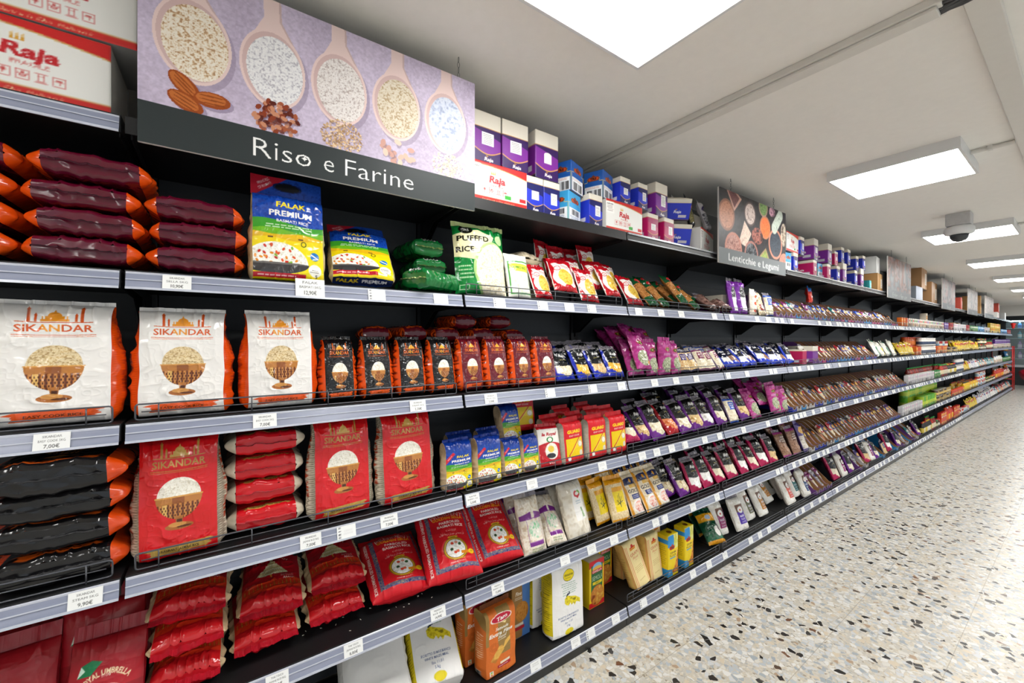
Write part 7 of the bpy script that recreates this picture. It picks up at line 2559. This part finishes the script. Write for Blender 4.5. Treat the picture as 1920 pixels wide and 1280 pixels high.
    'sauce_bottle.045': (.0106, 0, 0, .941, 1, 1),
    'sauce_bottle.054': (0, -.0083, 0, 1, .956, 1),
    'sauce_bottle.055': (0, -.0083, 0, 1, .956, 1),
    'sauce_bottle.056': (-.0005, 0, 0, .873, 1, 1),
    'sauce_bottle.057': (-.0013, 0, 0, .84, 1, 1),
    'sauce_bottle.058': (-.0014, 0, 0, .84, 1, 1),
    'sauce_bottle.059': (-.0008, 0, 0, .84, 1, 1),
    'sauce_bottle.060': (.0011, 0, 0, .84, 1, 1),
    'sauce_bottle.061': (.0004, 0, 0, .873, 1, 1),
    'food_pouch.045': (-.002, 0, 0, .97, 1, 1),
    'food_pouch.046': (-.0037, 0, 0, .927, 1, 1),
    'food_pouch.047': (.0057, 0, 0, .956, 1, 1),
    'food_pouch.051': (-.0041, 0, 0, .97, 1, 1),
    'food_pouch.052': (-.0014, 0, 0, .941, 1, 1),
    'food_pouch.053': (.0018, 0, 0, .941, 1, 1),
    'food_pouch.054': (-.0019, 0, 0, .941, 1, 1),
    'food_pouch.055': (.0002, 0, 0, .927, 1, 1),
    'food_pouch.056': (.0001, 0, 0, .913, 1, 1),
    'food_pouch.057': (.0053, 0, 0, .956, 1, 1),
    'food_pouch.068': (-.0015, 0, 0, .985, 1, 1),
    'food_pouch.069': (.0005, 0, 0, .97, 1, 1),
    'food_pouch.070': (.001, 0, 0, .985, 1, 1),
    'food_pouch.072': (-.0014, 0, 0, .985, 1, 1),
    'food_pouch.073': (.0014, 0, 0, .985, 1, 1),
    'food_pouch.089': (0, 0, .024, 1, 1, 1),
    'food_pouch.092': (-.0072, 0, 0, .956, 1, 1),
    'food_pouch.093': (.0033, 0, 0, .927, 1, 1),
    'food_pouch.094': (.0039, 0, 0, .97, 1, 1),
    'food_pouch.095': (-.0025, 0, 0, .985, 1, 1),
    'food_pouch.096': (.0015, 0, 0, .97, 1, 1),
    'food_pouch.097': (.001, 0, 0, .985, 1, 1),
    'food_pouch.098': (-.0103, 0, 0, .941, 1, 1),
    'food_pouch.099': (-.001, 0, 0, .886, 1, 1),
    'food_pouch.100': (.001, 0, 0, .873, 1, 1),
    'food_pouch.101': (.0019, 0, 0, .886, 1, 1),
    'food_pouch.102': (.0011, 0, 0, .913, 1, 1),
    'food_pouch.103': (-.0015, 0, 0, .9, 1, 1),
    'food_pouch.104': (-.0025, 0, 0, .873, 1, 1),
    'food_pouch.105': (-.0001, 0, 0, .873, 1, 1),
    'food_pouch.106': (-.0006, 0, 0, .873, 1, 1),
    'food_pouch.107': (.0046, 0, 0, .873, 1, 1),
    'food_pouch.108': (.0076, 0, 0, .941, 1, 1),
    'food_pouch.109': (-.0115, 0, 0, .941, 1, 1),
    'food_pouch.110': (.0048, -.003, 0, .873, .985, 1),
    'food_pouch.111': (-.0053, -.006, 0, .873, .97, 1),
    'food_pouch.112': (.0067, 0, 0, .886, 1, 1),
    'food_pouch.113': (.0013, -.006, 0, .9, .97, 1),
    'food_pouch.114': (-.0056, -.018, 0, .886, .913, 1),
    'food_pouch.115': (-.0029, -.009, 0, .86, .956, 1),
    'food_pouch.116': (.0055, -.003, 0, .873, .985, 1),
    'food_pouch.117': (-.0016, -.003, 0, .886, .985, 1),
    'food_pouch.118': (.0001, -.021, .012, .86, .9, 1),
    'food_pouch.119': (.0074, -.009, 0, .886, .956, 1),
    'food_pouch.120': (.0014, 0, 0, .927, 1, 1),
    'food_pouch.121': (.0026, -.012, 0, .97, .941, 1),
    'food_pouch.123': (-.0067, .003, 0, .956, .985, 1),
    'food_pouch.124': (.0011, .006, 0, .9, .97, 1),
    'food_pouch.125': (-.0065, 0, 0, .886, 1, 1),
    'food_pouch.126': (.0007, .006, 0, .873, .97, 1),
    'food_pouch.127': (.0012, .018, 0, .873, .913, 1),
    'food_pouch.128': (.0046, .009, 0, .913, .956, 1),
    'food_pouch.129': (-.0021, .003, 0, .913, .985, 1),
    'food_pouch.130': (-.0062, .003, 0, .86, .985, 1),
    'food_pouch.131': (-.0025, .021, 0, .847, .9, 1),
    'food_pouch.132': (-.0007, .009, 0, .847, .956, 1),
    'food_pouch.133': (.0034, 0, 0, .873, 1, 1),
    'food_pouch.134': (.0105, .012, 0, .941, .941, 1),
    'food_pouch.136': (-.006, 0, 0, .97, 1, 1),
    'food_pouch.137': (.0039, 0, 0, .941, 1, 1),
    'food_pouch.138': (-.0006, 0, 0, .941, 1, 1),
    'food_pouch.139': (.0027, 0, 0, .97, 1, 1),
    'food_pouch.143': (-.0083, 0, 0, .956, 1, 1),
    'food_pouch.144': (.0083, 0, 0, .956, 1, 1),
    'food_pouch.145': (-.0017, 0, 0, .985, 1, 1),
    'food_pouch.146': (-.0009, 0, 0, .956, 1, 1),
    'food_pouch.147': (.0012, 0, 0, .956, 1, 1),
    'food_pouch.148': (-.0017, 0, 0, .956, 1, 1),
    'food_pouch.149': (.001, 0, 0, .941, 1, 1),
    'food_pouch.150': (-.005, 0, 0, .927, 1, 1),
    'food_pouch.151': (.007, 0, 0, .956, 1, 1),
    'food_pouch.152': (-.0046, 0, 0, .97, 1, 1),
    'food_pouch.153': (.0016, 0, 0, .956, 1, 1),
    'food_pouch.154': (.0019, 0, 0, .97, 1, 1),
    'food_pouch.155': (-.0049, 0, 0, .956, 1, 1),
    'food_pouch.156': (.006, 0, 0, .97, 1, 1),
    'food_pouch.157': (-.0019, 0, 0, .985, 1, 1),
    'food_pouch.158': (.0019, 0, .012, .985, 1, 1),
    'crisp_bag.008': (0, .033, 0, 1, .847, .927),
    'crisp_bag.009': (.003, 0, 0, .847, 1, .84),
}
# ------------------------------------------------------------------ display trays and the far half
def tray_run(sh, px0, px1, cols, pick, seed, step=.1):
    r = random.Random(seed)
    x0, x1 = sx(px0, 1.478), sx(px1, 1.478)
    n = int((x1 - x0) / step)
    for i in range(n):
        x = x0 + (i + .5) * step
        k = cols[r.randrange(len(cols))]
        stand(TRAYS[k], 'display_tray', x, sh, Y=1.484, world=True, desc='cardboard display tray with %s front' % ('pale' if k == 'white' else 'sky blue' if k == 'sky' else k), cat='display tray', group='cardboard display trays')
        m = r.choice((1, 1, 2, 2)) if x < 8 else r.choice((0, 1, 1, 2))
        for j in range(m):
            q = pick[r.randrange(len(pick))]
            stand(SPICE[q], 'spice_pouch', x + r.uniform(-.004, .004), sh, Y=1.505 + j * .075 + r.uniform(0, .02), world=True, lean=33 + r.uniform(-4, 6), yaw=r.uniform(-2, 3), dz=.006 + .022 * j, sc=(.74, .80, .83),
                  desc=SPN[q], cat='spice pouch', group='spice pouches in the display trays')


SPN = ['dark olive spice pouch with orange badge', 'pale spice pouch with red powder', 'violet spice pouch with gold badge', 'cream spice pouch with blue badge', 'brown spice pouch with yellow badge',
       'plum spice pouch with cream badge', 'blue spice pouch with yellow badge', 'red spice pouch with cream badge', 'teal spice pouch with cream badge', 'silver spice pouch with indigo badge']
tray_run('A', 1456, 1688, ['purple', 'purple', 'magenta', 'magenta', 'sky', 'purple'], [2, 3, 5, 6, 9, 0, 8], 1)
stand(STARP, 'snack_pack', 1524, 'A', Y=1.56, lean=10, yaw=10, dz=.17, desc='red snack pouch with blue top standing above the trays', where='', cat='snack')
tray_run('B', 1536, 1648, ['purple', 'sky', 'magenta', 'sky', 'blue'], [2, 3, 6, 4, 7], 2)
bigm = carton_raja(.13, .13, .2, 'b80f52', 'b80f52', 0, 401, 50, .9)
bigp = carton_raja(.19, .16, .2, '6a2a86', '7c3496', 0, 402, 60, .72)
stand(bigm, 'display_carton', 1508, 'B', Y=1.484, yaw=6, lean=0, desc='magenta display carton beside the blue flour pouches', where='', cat='carton')
stand(bigp, 'display_carton', 1529, 'B', Y=1.484, yaw=4, desc='purple display carton with white script and tall white back', where='', cat='carton')
stand(FLOURP['navy'], 'flour_bag', 1518, 'B', Y=1.50, lean=14, yaw=4, sc=.7, desc='cream flour bag between the two display cartons', where='', cat='flour bag')
tray_run('C', 1487, 1702, ['blue', 'blue', 'blue', 'white', 'sky'], [0, 1, 3, 4, 7, 1, 0], 3)
tray_run('D', 1522, 1692, ['blue', 'white', 'blue', 'sky', 'blue'], [0, 1, 4, 7, 2], 4)
tray_run('E', 1532, 1562, ['purple', 'purple'], [5, 9], 5)
r = random.Random(12)
E2 = [('m', 1576), ('s', 1590), ('s', 1602), ('tp', 1616), ('tw', 1626), ('m', 1634), ('s', 1642), ('s', 1650), ('sky', 1658), ('s', 1665), ('m', 1674), ('sky', 1683), ('s', 1690), ('tp', 1696), ('tw', 1702), ('sky', 1708), ('tp', 1716), ('tw', 1722), ('s', 1728)]
for i, (k, px) in enumerate(E2):
    if k == 'm':
        stand(MAGP[i % 3], 'pulse_pouch', px, 'E', Y=1.484, lean=26, yaw=5, desc='magenta edged pulse pouch with black label', cat='pouch', group='magenta edged pulse pouches')
    elif k == 's':
        q = (BROWNP[0], FLOURP['wine'], LENTIL[1], OATP, TANP[0])[i % 5]
        stand(q, 'pulse_pouch', px, 'E', Y=1.484, lean=24, yaw=5, sc=.92, desc=('clear pouch of brown lentils', 'clear pouch of white flour', 'purple edged pulse pouch', 'purple oat pouch', 'tan grain pouch')[i % 5] + ' in the mixed far row', cat='pouch', group='mixed pouches of the bottom shelf')
    elif k == 'sky':
        stand(TRAYS['sky'], 'display_tray', px, 'E', Y=1.484, desc='cardboard display tray with sky blue front', cat='display tray', group='cardboard display trays')
    else:
        stand(TRAYS['purple' if k == 'tp' else 'white'], 'display_tray', px, 'E', Y=1.484, desc='cardboard display tray with %s front' % ('purple' if k == 'tp' else 'pale'), cat='display tray', group='cardboard display trays')
        stand(SPICE[(i * 3) % 10], 'spice_pouch', sx(px, 1.484), 'E', Y=1.51, world=True, lean=30, dz=.006, sc=(.74, .80, .83), desc=SPN[(i * 3) % 10], cat='spice pouch', group='spice pouches in the display trays')

DESC = dict(box_spice='small white spice box with coloured band', box_orange='small orange grocery box', box_red='small dark red grocery box', box_blue='small blue grocery box', box_green='small green grocery box',
            box_yellow='small yellow grocery box', box_white='small pale grocery box', box_purple='small purple grocery box', jar_orange='orange jar with red lid', jar_pickle='dark pickle jar', jar_white='white jar with navy label',
            jar_green='lime green tub', tin_brown='brown and gold tin', tin_red='red and white tin', sauce_green='red sauce bottle with green cap', sauce_dark='dark sauce bottle', sauce_yellow='yellow sauce bottle',
            oil_red='red oil bottle', bottle_white='white bottle', bag_yellow='yellow food pouch', bag_white='white food pouch', bag_mixed='red or teal food pouch', noodle='red and orange noodle pack')
NAMES = dict(box='grocery_box', jar='food_jar', tin='food_tin', sauce='sauce_bottle', oil='oil_bottle', bottle='white_bottle', bag='food_pouch', noodle='noodle_pack')


def far_run(sh, px0, px1, kind, rows=1, layers=1, pitch=None, seed=0, Y=1.484, sc=1.0):
    r = random.Random(seed + px0 * 7)
    x0, x1 = sx(px0, Y), sx(px1, Y)
    fam = FAR[kind]
    d = proto_depth[id(fam[0])]
    pitch = pitch or {'box': .098, 'jar': .095, 'tin': .09, 'sauce': .068, 'oil': .085, 'bottle': .08, 'bag': .12, 'noodle': .125}[kind.split('_')[0]]
    hgt = {'box': .121, 'jar': .131, 'tin': .096, 'noodle': .101}.get(kind.split('_')[0], .15)
    if kind == 'jar_green':
        pitch, hgt = .106, .161
    if kind.startswith('tin'):
        hgt = .101
    n = max(1, int((x1 - x0) / pitch))
    for j in range(rows):
        for l in range(layers):
            for i in range(n):
                pr = fam[r.randrange(len(fam))]
                bag_ = kind.startswith('bag')
                stand(pr, NAMES[kind.split('_')[0]], x0 + (i + .5) * (x1 - x0) / n + r.uniform(-.004, .004), sh, Y=Y + j * (d + .012), world=True, lean=(18 + r.uniform(-6, 14)) if bag_ else 0, yaw=r.uniform(-4, 4) if bag_ else r.uniform(-1.5, 1.5), dz=l * hgt * sc + (.02 * j if bag_ else 0), sc=sc,
                      desc=DESC[kind], cat=kind.split('_')[0].replace('bag', 'pouch').replace('noodle', 'noodle pack'), group='%s of the far half' % (DESC[kind] + 's'))


for a in (('A', 1690, 1703, 'box_orange'), ('A', 1704, 1770, 'box_spice'), ('A', 1771, 1779, 'box_purple'), ('A', 1780, 1788, 'box_red'), ('A', 1789, 1812, 'box_white'), ('A', 1813, 1818, 'box_red'), ('A', 1819, 1834, 'box_green'),
          ('A', 1835, 1846, 'box_blue'), ('A', 1847, 1856, 'box_white'), ('A', 1857, 1876, 'box_yellow', 1, 2), ('A', 1877, 1888, 'box_blue'), ('A', 1889, 1895, 'box_red'),
          ('B', 1694, 1716, 'bag_yellow'), ('B', 1700, 1728, 'jar_orange', 1, 2, None, 0, 1.56), ('B', 1718, 1728, 'box_orange'), ('B', 1730, 1756, 'jar_white', 1, 2), ('B', 1757, 1776, 'box_orange', 1, 1), ('B', 1760, 1778, 'tin_red', 1, 2, None, 0, 1.56), ('B', 1779, 1796, 'tin_brown'), ('B', 1797, 1836, 'bag_yellow', 2), ('B', 1837, 1850, 'jar_pickle', 1, 2), ('B', 1851, 1862, 'sauce_green'), ('B', 1864, 1895, 'box_spice', 1, 1), ('B', 1866, 1894, 'box_purple', 1, 2, None, 3, 1.56),
          ('C', 1703, 1752, 'box_white', 1, 1), ('C', 1704, 1764, 'sauce_green', 1, 1, None, 1, 1.58), ('C', 1753, 1764, 'box_green'), ('C', 1765, 1778, 'sauce_green', 2), ('C', 1779, 1794, 'sauce_dark', 2), ('C', 1795, 1808, 'jar_white', 1, 2), ('C', 1809, 1820, 'bag_yellow'), ('C', 1821, 1836, 'bag_white'), ('C', 1837, 1866, 'bag_mixed'), ('C', 1867, 1880, 'bottle_white'), ('C', 1881, 1895, 'box_green'),
          ('D', 1692, 1730, 'box_white', 1, 1), ('D', 1731, 1757, 'jar_green', 1, 1), ('D', 1700, 1758, 'jar_green', 1, 2, None, 2, 1.60), ('D', 1758, 1784, 'tin_brown', 1, 2), ('D', 1785, 1808, 'noodle', 1, 1), ('D', 1786, 1812, 'sauce_yellow', 1, 1, None, 2, 1.62), ('D', 1809, 1834, 'sauce_yellow', 2), ('D', 1835, 1848, 'tin_red', 1, 3), ('D', 1849, 1866, 'jar_pickle'), ('D', 1867, 1882, 'oil_red'), ('D', 1883, 1895, 'bag_mixed'),
          ('E', 1732, 1748, 'sauce_dark'), ('E', 1749, 1756, 'sauce_green', 2), ('E', 1757, 1764, 'jar_pickle', 2), ('E', 1765, 1775, 'noodle', 1, 2), ('E', 1776, 1788, 'oil_red'), ('E', 1789, 1800, 'noodle', 1, 2), ('E', 1801, 1818, 'tin_red'), ('E', 1819, 1834, 'bag_yellow'), ('E', 1835, 1852, 'bag_white'), ('E', 1853, 1870, 'bag_white', 2), ('E', 1871, 1895, 'bag_mixed')):
    far_run(*a)
for i, px in enumerate((1652, 1662, 1672, 1682)):
    stand(GWP[i % 2], 'food_pouch', px, 'B', Y=1.484, lean=24, yaw=4, desc='white pouch with %s stripe beside the orange jars' % ('green', 'yellow')[i % 2], cat='pouch', group='white striped pouches')
tallc = small_box('e8dcc8', 'e09a2c', 'f0e0c0', w=.10, h=.26, d=.08, seed=31, name='tall_carton')
stand(tallc, 'tall_carton', 1738, 'A', Y=1.60, desc='tall white and orange carton behind the spice boxes', where='', cat='carton')
for i, px in enumerate((1790, 1799)):
    stand(KRAFT, 'carton', px, 'A', Y=1.62, sc=.8, desc='brown cardboard box behind the small boxes', cat='carton', group='brown boxes at the back of the second shelf')

# ------------------------------------------------------------------ price tags in the rails
tag_mat = PAPER


def tag_mesh(kind, lines=None, w=.066, h=.042):
    c = Cv(w, h, 66 if lines else 22, 'f0f1f0')
    if kind == 'dots':
        for v in (.86, .64, .42, .20):
            c.rect(.08, v - .04, .20, v + .04, '3a3a40')
        c.small(.35, .9, .3, .7, 2, 'd8d8d8')
    elif lines:
        c.text(lines[0], .5, .80, .13, '5a5a58', .0, fit=.52)
        c.text(lines[1], .5, .56, .13, '5a5a58', .0, fit=.72)
        c.text(lines[2], .5, .26, .20, '4a4a48', .01, fit=.42)
    else:
        c.small(.2, .85, .5, .85, 2, 'b8b8b6'); c.small(.35, .65, .15, .32, 1, 'a8a8a6')
    u, v = np.linspace(0, 1, c.nu), np.linspace(0, 1, c.nv)
    U, V = np.meshgrid(u, v)
    # follows the slope of the rail: foot further out than head
    F = lambda off: np.stack([(U - .5) * w, -.0105 * (1 - V) + off, (V - 1) * h], -1)
    return sheets('price_tag', [(F(0), c.out()), (F(.0008)[:, ::-1], 'e8e8e6')], PAPER, smooth=False)


TAGS = {}


def price_tag(sh, px, kind='small', lines=None, big=False, near=None, world=None):
    k = (kind, lines, big)
    if k not in TAGS:
        TAGS[k] = tag_mesh(kind, lines, *((.085, .06) if big else (.062, .0405) if lines else (.060, .0405)))
    x = world if world is not None else sx(px, YF)
    o = mob('price_tag', TAGS[k], None, (x, YF + .0060, SHZ[sh] - (.0065 if not big else -.012)))
    o['category'] = 'price tag'
    o['group'] = 'paper price tags in the shelf rails'
    d = {'dots': 'white price tag with black side marks'}.get(kind, 'white price tag reading %s' % (' '.join(lines[:2])) if lines else 'small white price tag')
    ALL.append((o, d, sh + 'r', near))


EUR = '\u20ac'
price_tag('A', 332, 'text', ('SIKANDAR', 'SELLA 5KG', '10,90' + EUR))
price_tag('A', 582, 'text', ('FALAK', 'BASMATI 5KG', '12,90' + EUR), True)
price_tag('B', 97, 'text', ('SIKANDAR', 'EASY COOK 5KG', '7,00' + EUR), near='nearest the camera end')
price_tag('B', 497, 'text', ('SIKANDAR', 'EASY COOK 5KG', '7,00' + EUR), near='second of two on the third rail down')
price_tag('B', 784, 'text', ('SIKANDAR', 'STEAM 1KG', '2,20' + EUR))
price_tag('B', 921, 'text', ('SIKANDAR', 'SELLA 1KG', '2,00' + EUR))
price_tag('C', 160, 'text', ('SIKANDAR', 'STEAM 5KG', '9,90' + EUR))
price_tag('C', 583, 'text', ('SIKANDAR', 'JASMINE RICE 5KG', '7,00' + EUR), near='nearer of two')
price_tag('C', 730, 'text', ('SIKANDAR', 'JASMINE RICE 5KG', '7,00' + EUR), near='farther of two')
price_tag('C', 887, 'text', ('FALAK PREM', 'BASMATI 1KG', '5,00' + EUR))
price_tag('D', 663, 'text', ('THAI TOUCH', 'JASMINE RICE 5KG', '8,80' + EUR), near='under the empty shelf')
price_tag('D', 520, 'text', ('THAI TOUCH', 'JASMINE RICE 5KG', '8,80' + EUR), near='lowest one')
price_tag('D', 822, 'text', ('PRESIDENT', 'RICE 5KG', '14,90' + EUR))
price_tag('D', 934, 'text', ('PRESIDENT', 'BASMATI 5KG', '12,00' + EUR))
for sh, L_ in dict(A=(827, 1068, 1198, 1240, 1278, 1340, 1372, 1420, 1440), B=(1166, 1228, 1268, 1306, 1366), C=(998, 1130, 1205, 1232, 1260, 1322, 1350), D=(1060, 1110, 1152, 1230, 1300, 1345, 1405), E=(1005, 1080, 1155, 1250, 1300, 1330, 1360, 1408)).items():
    for px in L_:
        price_tag(sh, px)
for sh, L_ in dict(A=(707, 937, 1018, 1110), B=(1032, 1112), C=(650, 1285), D=(1247,), E=(1108, 1207)).items():
    for px in L_:
        price_tag(sh, px, 'dots')
for sh in 'ABCDE':
    r = random.Random(ord(sh))
    x = {'A': 3.45, 'B': 3.1, 'C': 3.05, 'D': 3.6, 'E': 3.3}[sh]
    while x < 11.5:
        price_tag(sh, 0, world=x) if r.random() < .8 and abs((x - JOINT0) % 1 - .0) > .04 and (x - JOINT0) % 1 < .96 else None
        x += r.choice((.075, .10, .13, .19))

# ------------------------------------------------------------------ odds and ends
b = MB()
rr = random.Random(3)
for i in range(26):
    x, y, a = rr.uniform(.2, .74), rr.uniform(1.50, 1.62), rr.uniform(0, 3.1)
    b.tube([(x - .003 * math.cos(a), y - .003 * math.sin(a), SHZ['D'] + .0012), (x + .003 * math.cos(a), y + .003 * math.sin(a), SHZ['D'] + .0012)], .0009, 5)
o = mob('spilt_rice', b.mesh('spilt_rice', plain('rice_grain', 'e9e4d8', .5)))
tag(o, 'spilt white rice grains on the bare black shelf', 'spilt rice', kind='stuff')
b = MB()
b.tube([(0, 0, .004), (.02, .006, .0042), (.045, .004, .004), (.06, -.004, .004)], .0035, 6)
t = (1110 - 960) / FPX
o = mob('blue_strip', b.mesh('blue_strip', plain('blue_plastic', '1f9ad0', .4), True), None, (sx(1102, 1.19), 1.24, 0))
tag(o, 'small bright blue plastic strip on the terrazzo floor beside the kick plate', 'litter')

# ------------------------------------------------------------------ the end of the aisle
# red wire rack with bags of crisps against the last bay
RX, RY = 20.05, 1.50
o = empty('wire_rack', (RX, RY, 0))
b = MB()
for x in (-.22, .22):
    for y in (-.05, .40):
        b.tube([(x, y, 0), (x, y, 1.36)], .012, 8)
red_wire = plain('red_rack_wire', 'c81e1c', .35)
mob('rack_frame', b.mesh('rack_frame', red_wire, True), o)
for k, z in enumerate((.12, .34, .56, .78, 1.0, 1.22)):
    b = MB()
    for y in np.linspace(-.05, .40, 6):
        b.tube([(-.22, y, z), (.22, y, z)], .004, 5)
    for x in np.linspace(-.22, .22, 6):
        b.tube([(x, -.05, z), (x, .40, z)], .004, 5)
    b.tube([(-.22, -.05, z + .06), (.22, -.05, z + .06)], .005, 5)
    mob('rack_shelf', b.mesh('rack_shelf', red_wire, True), o)
tag(o, 'red wire rack holding snack bags at the end of the shelves', 'rack')
CR = [pouch(.19, .20, .09, lambda c, k=k, l=l: (c.rect(0, 0, 1, 1, k), c.ell(.5, .5, .34, .2, l)), 24, k, 500 + i, wr=.01) for i, (k, l) in enumerate((('e0b81c', 'd8541c'), ('e08a2a', 'f4e8d0'), ('1c7ab8', 'e8f0f4'), ('d8c81c', '3a7a2a'), ('e0a01c', 'c83a1c'), ('58b03a', 'e8f0d0')))]
CN = ('yellow', 'orange', 'blue', 'lemon yellow', 'amber', 'green')
for k, z in enumerate((.12, .34, .56, .78, 1.0, 1.22)):
    if k == 0:
        continue
    q = (5, 5, 4, 1, 2, 0)[k]
    for j in range(2):
        spawn(CR[q], 'crisp_bag', (RX - .105 + .21 * j, RY + .10, z + .006), (-.15, 0, (.08, -.06)[j]), (1, 1, .9), desc='%s crisp bag on the red wire rack' % CN[q], shelf='x', where='%s, level %s' % (('near', 'far')[j], ('one', 'two', 'three', 'four', 'five', 'six')[k]), cat='crisps', group='crisp bags on the red rack')
b = MB()
b.lathe([(.16, .0), (.20, .26), (.215, .262), (.215, .275), (.19, .275), (.15, .012)], 22)
for j, z in enumerate((.43,)):
    o = mob('shopping_basket', b.mesh('shopping_basket', plain('red_basket', 'c4203a', .35), True), None, (20.62, 1.30, z))
    o.rotation_euler = (math.radians(70), 0, math.radians(30))
    tag(o, 'round red plastic basket hanging beside the red wire rack', 'basket')
# decorated red charm hanging from the end of the second shelf
b = MB()
b.lathe([(.002, .0), (.05, -.02), (.06, -.05), (.03, -.09), (.045, -.11), (.02, -.17), (.002, -.19)], 14)
o = mob('red_ornament', b.mesh('red_ornament', plain('red_foil', 'c8241c', .3), True), None, (19.70, 1.425, 2.078))
tag(o, 'red foil ornament hanging from the far end of the top shelf', 'ornament')
# glass fronted cooler across the far end
FXc = 22.3
o = empty('drinks_cooler', (FXc, -.2, 0))
b = MB()
b.box(0, .7, -1.6, 2.1, 0, .62)
b.box(0, .7, -1.6, 2.1, 2.22, 2.42)
b.box(.64, .7, -1.6, 2.1, .62, 2.22)
b.box(0, .64, 2.02, 2.1, .62, 2.22)
b.box(0, .64, -1.6, -1.52, .62, 2.22)
mob('cabinet', b.mesh('cabinet', plain('dark_cooler', '25292c', .4)), o)
b = MB()
for y in (-1.52, -.40, .75, 1.97):
    b.box(-.03, 0, y, y + .05, .64, 2.2)
mob('door_frames', b.mesh('door_frames', plain('dark_cooler_frame', '2c3236', .35)), o)
b = MB()
for z in (.9, 1.25, 1.6, 1.95):
    b.box(.05, .60, -1.5, 2.0, z, z + .015)
mob('inner_shelves', b.mesh('inner_shelves', plain('cooler_shelf', 'd0d8dc', .4)), o)
b = MB()
b.box(-.02, 0.0, -1.6, 2.1, .62, .70)
mob('bumper_rail', b.mesh('bumper_rail', plain('pale_rail', 'c8d0d4', .4)), o)
gm = bpy.data.materials.new('cooler_glass')
nt, N, L, bb = nodes_of(gm)
bb.inputs['Base Color'].default_value = c4('d8f0f4')
bb.inputs['Roughness'].default_value = .05
bb.inputs['Alpha'].default_value = .18
for y in (-1.47, -.35, .80):
    b = MB(); b.box(-.018, -.012, y, y + 1.07 if y < .8 else 1.97, .70, 2.2)
    mob('glass_door', b.mesh('glass_door', gm), o)
b = MB(); b.box(.01, .03, -1.5, 2.0, 2.19, 2.215)
gl = bpy.data.materials.new('cooler_tube'); nt, N, L, bb = nodes_of(gl)
bb.inputs['Emission Color'].default_value = (.8, .95, 1, 1); bb.inputs['Emission Strength'].default_value = 14
mob('light_tube', b.mesh('light_tube', gl), o)
tag(o, 'dark framed glass door cooler across the far end of the shop', 'cooler')
CO = [bottle('bottle', k, l, m, .05, .26) for k, l, m in (('5ab8cc', '1f5a9a', 'e8f4f8'), ('3a80c0', 'e8e8ee', '1c4a8a'), ('6a4aa8', '8a6ac8', 'd8c8f0'), ('b88ad0', '5a2a8a', 'f0e4f8'))]
r = random.Random(6)
for z in (.915, 1.265, 1.615, 1.965):
    for i in range(16):
        y = -1.3 + i * .125 + .9
        k = (2 + i % 2) if z < 1.3 else r.choice((0, 0, 1))
        if y < 1.75:
            spawn(CO[k], 'drink_bottle', (FXc + .12, y, z + .0005), (0, 0, 0), (1, 1, .78 if z > 1.9 else 1), desc=('pale blue', 'blue', 'violet', 'lilac')[k] + ' drink bottle', shelf='k', cat='bottle', group='bottles in the far cooler')
# round gold clock-like wreath on the beam
b = MB()
for j in range(14):
    a = j * 2 * math.pi / 14
    b.lathe([(.001, -.018), (.016, -.01), (.018, .004), (.001, .014)], 8, cx=.0, cy=0)
    b.V[-32:] = [(v[0] * .6, v[1] + .13 * math.cos(a), v[2] + .13 * math.sin(a)) for v in b.V[-32:]]
ring = [(0, .13 * math.cos(a), .13 * math.sin(a)) for a in np.linspace(0, 2 * math.pi, 25)[:-1]]
b.tube(ring, .012, 6, closed=True)
o = mob('wreath', b.mesh('wreath', plain('gold_wreath', 'c8b878', .35, .4), True), None, (20.43, .98, 2.47))
tag(o, 'round gold wreath on the white beam at the far end', 'wreath')

# ------------------------------------------------------------------ labels: what a thing looks like, then what sets it apart
groups = {}
for o, d, sh, wh in ALL:
    groups.setdefault((d, sh), []).append((o, wh))
SHW = dict(SHNAME, x='rack', k='cooler', Ar='second rail down', Br='third rail down', Cr='fourth rail down', Dr='fifth rail down', Er='lowest rail')
multi = {}
for (d, sh), L_ in groups.items():
    multi.setdefault(d, []).append(sh)
used = set()
for (d, sh), L_ in groups.items():
    free = [x for x in L_ if not x[1]]
    free.sort(key=lambda t: (round(t[0].location.x, 3), t[0].location.y, t[0].location.z))
    for n, (o, wh) in enumerate(free):
        if len(L_) == 1 and len(multi[d]) == 1:
            lb = d
        elif len(free) == 1:
            lb = '%s, %s' % (d, SHW[sh])
        else:
            lb = '%s, %s from near end, %s' % (d, ordinal(n + 1), SHW[sh])
            if len(lb.replace('-', ' ').split()) > 16:
                lb = '%s, %s along the %s' % (d, ordinal(n + 1), SHW[sh])
        o['label'] = lb
    for o, wh in L_:
        if wh:
            o['label'] = '%s, %s' % (d, wh)
for nm_, v_ in NUDGE.items():
    o = bpy.data.objects.get(nm_)
    if o is not None:
        o.location += Vector(v_[:3])
        o.scale = [a_ * b_ for a_, b_ in zip(o.scale, v_[3:])]
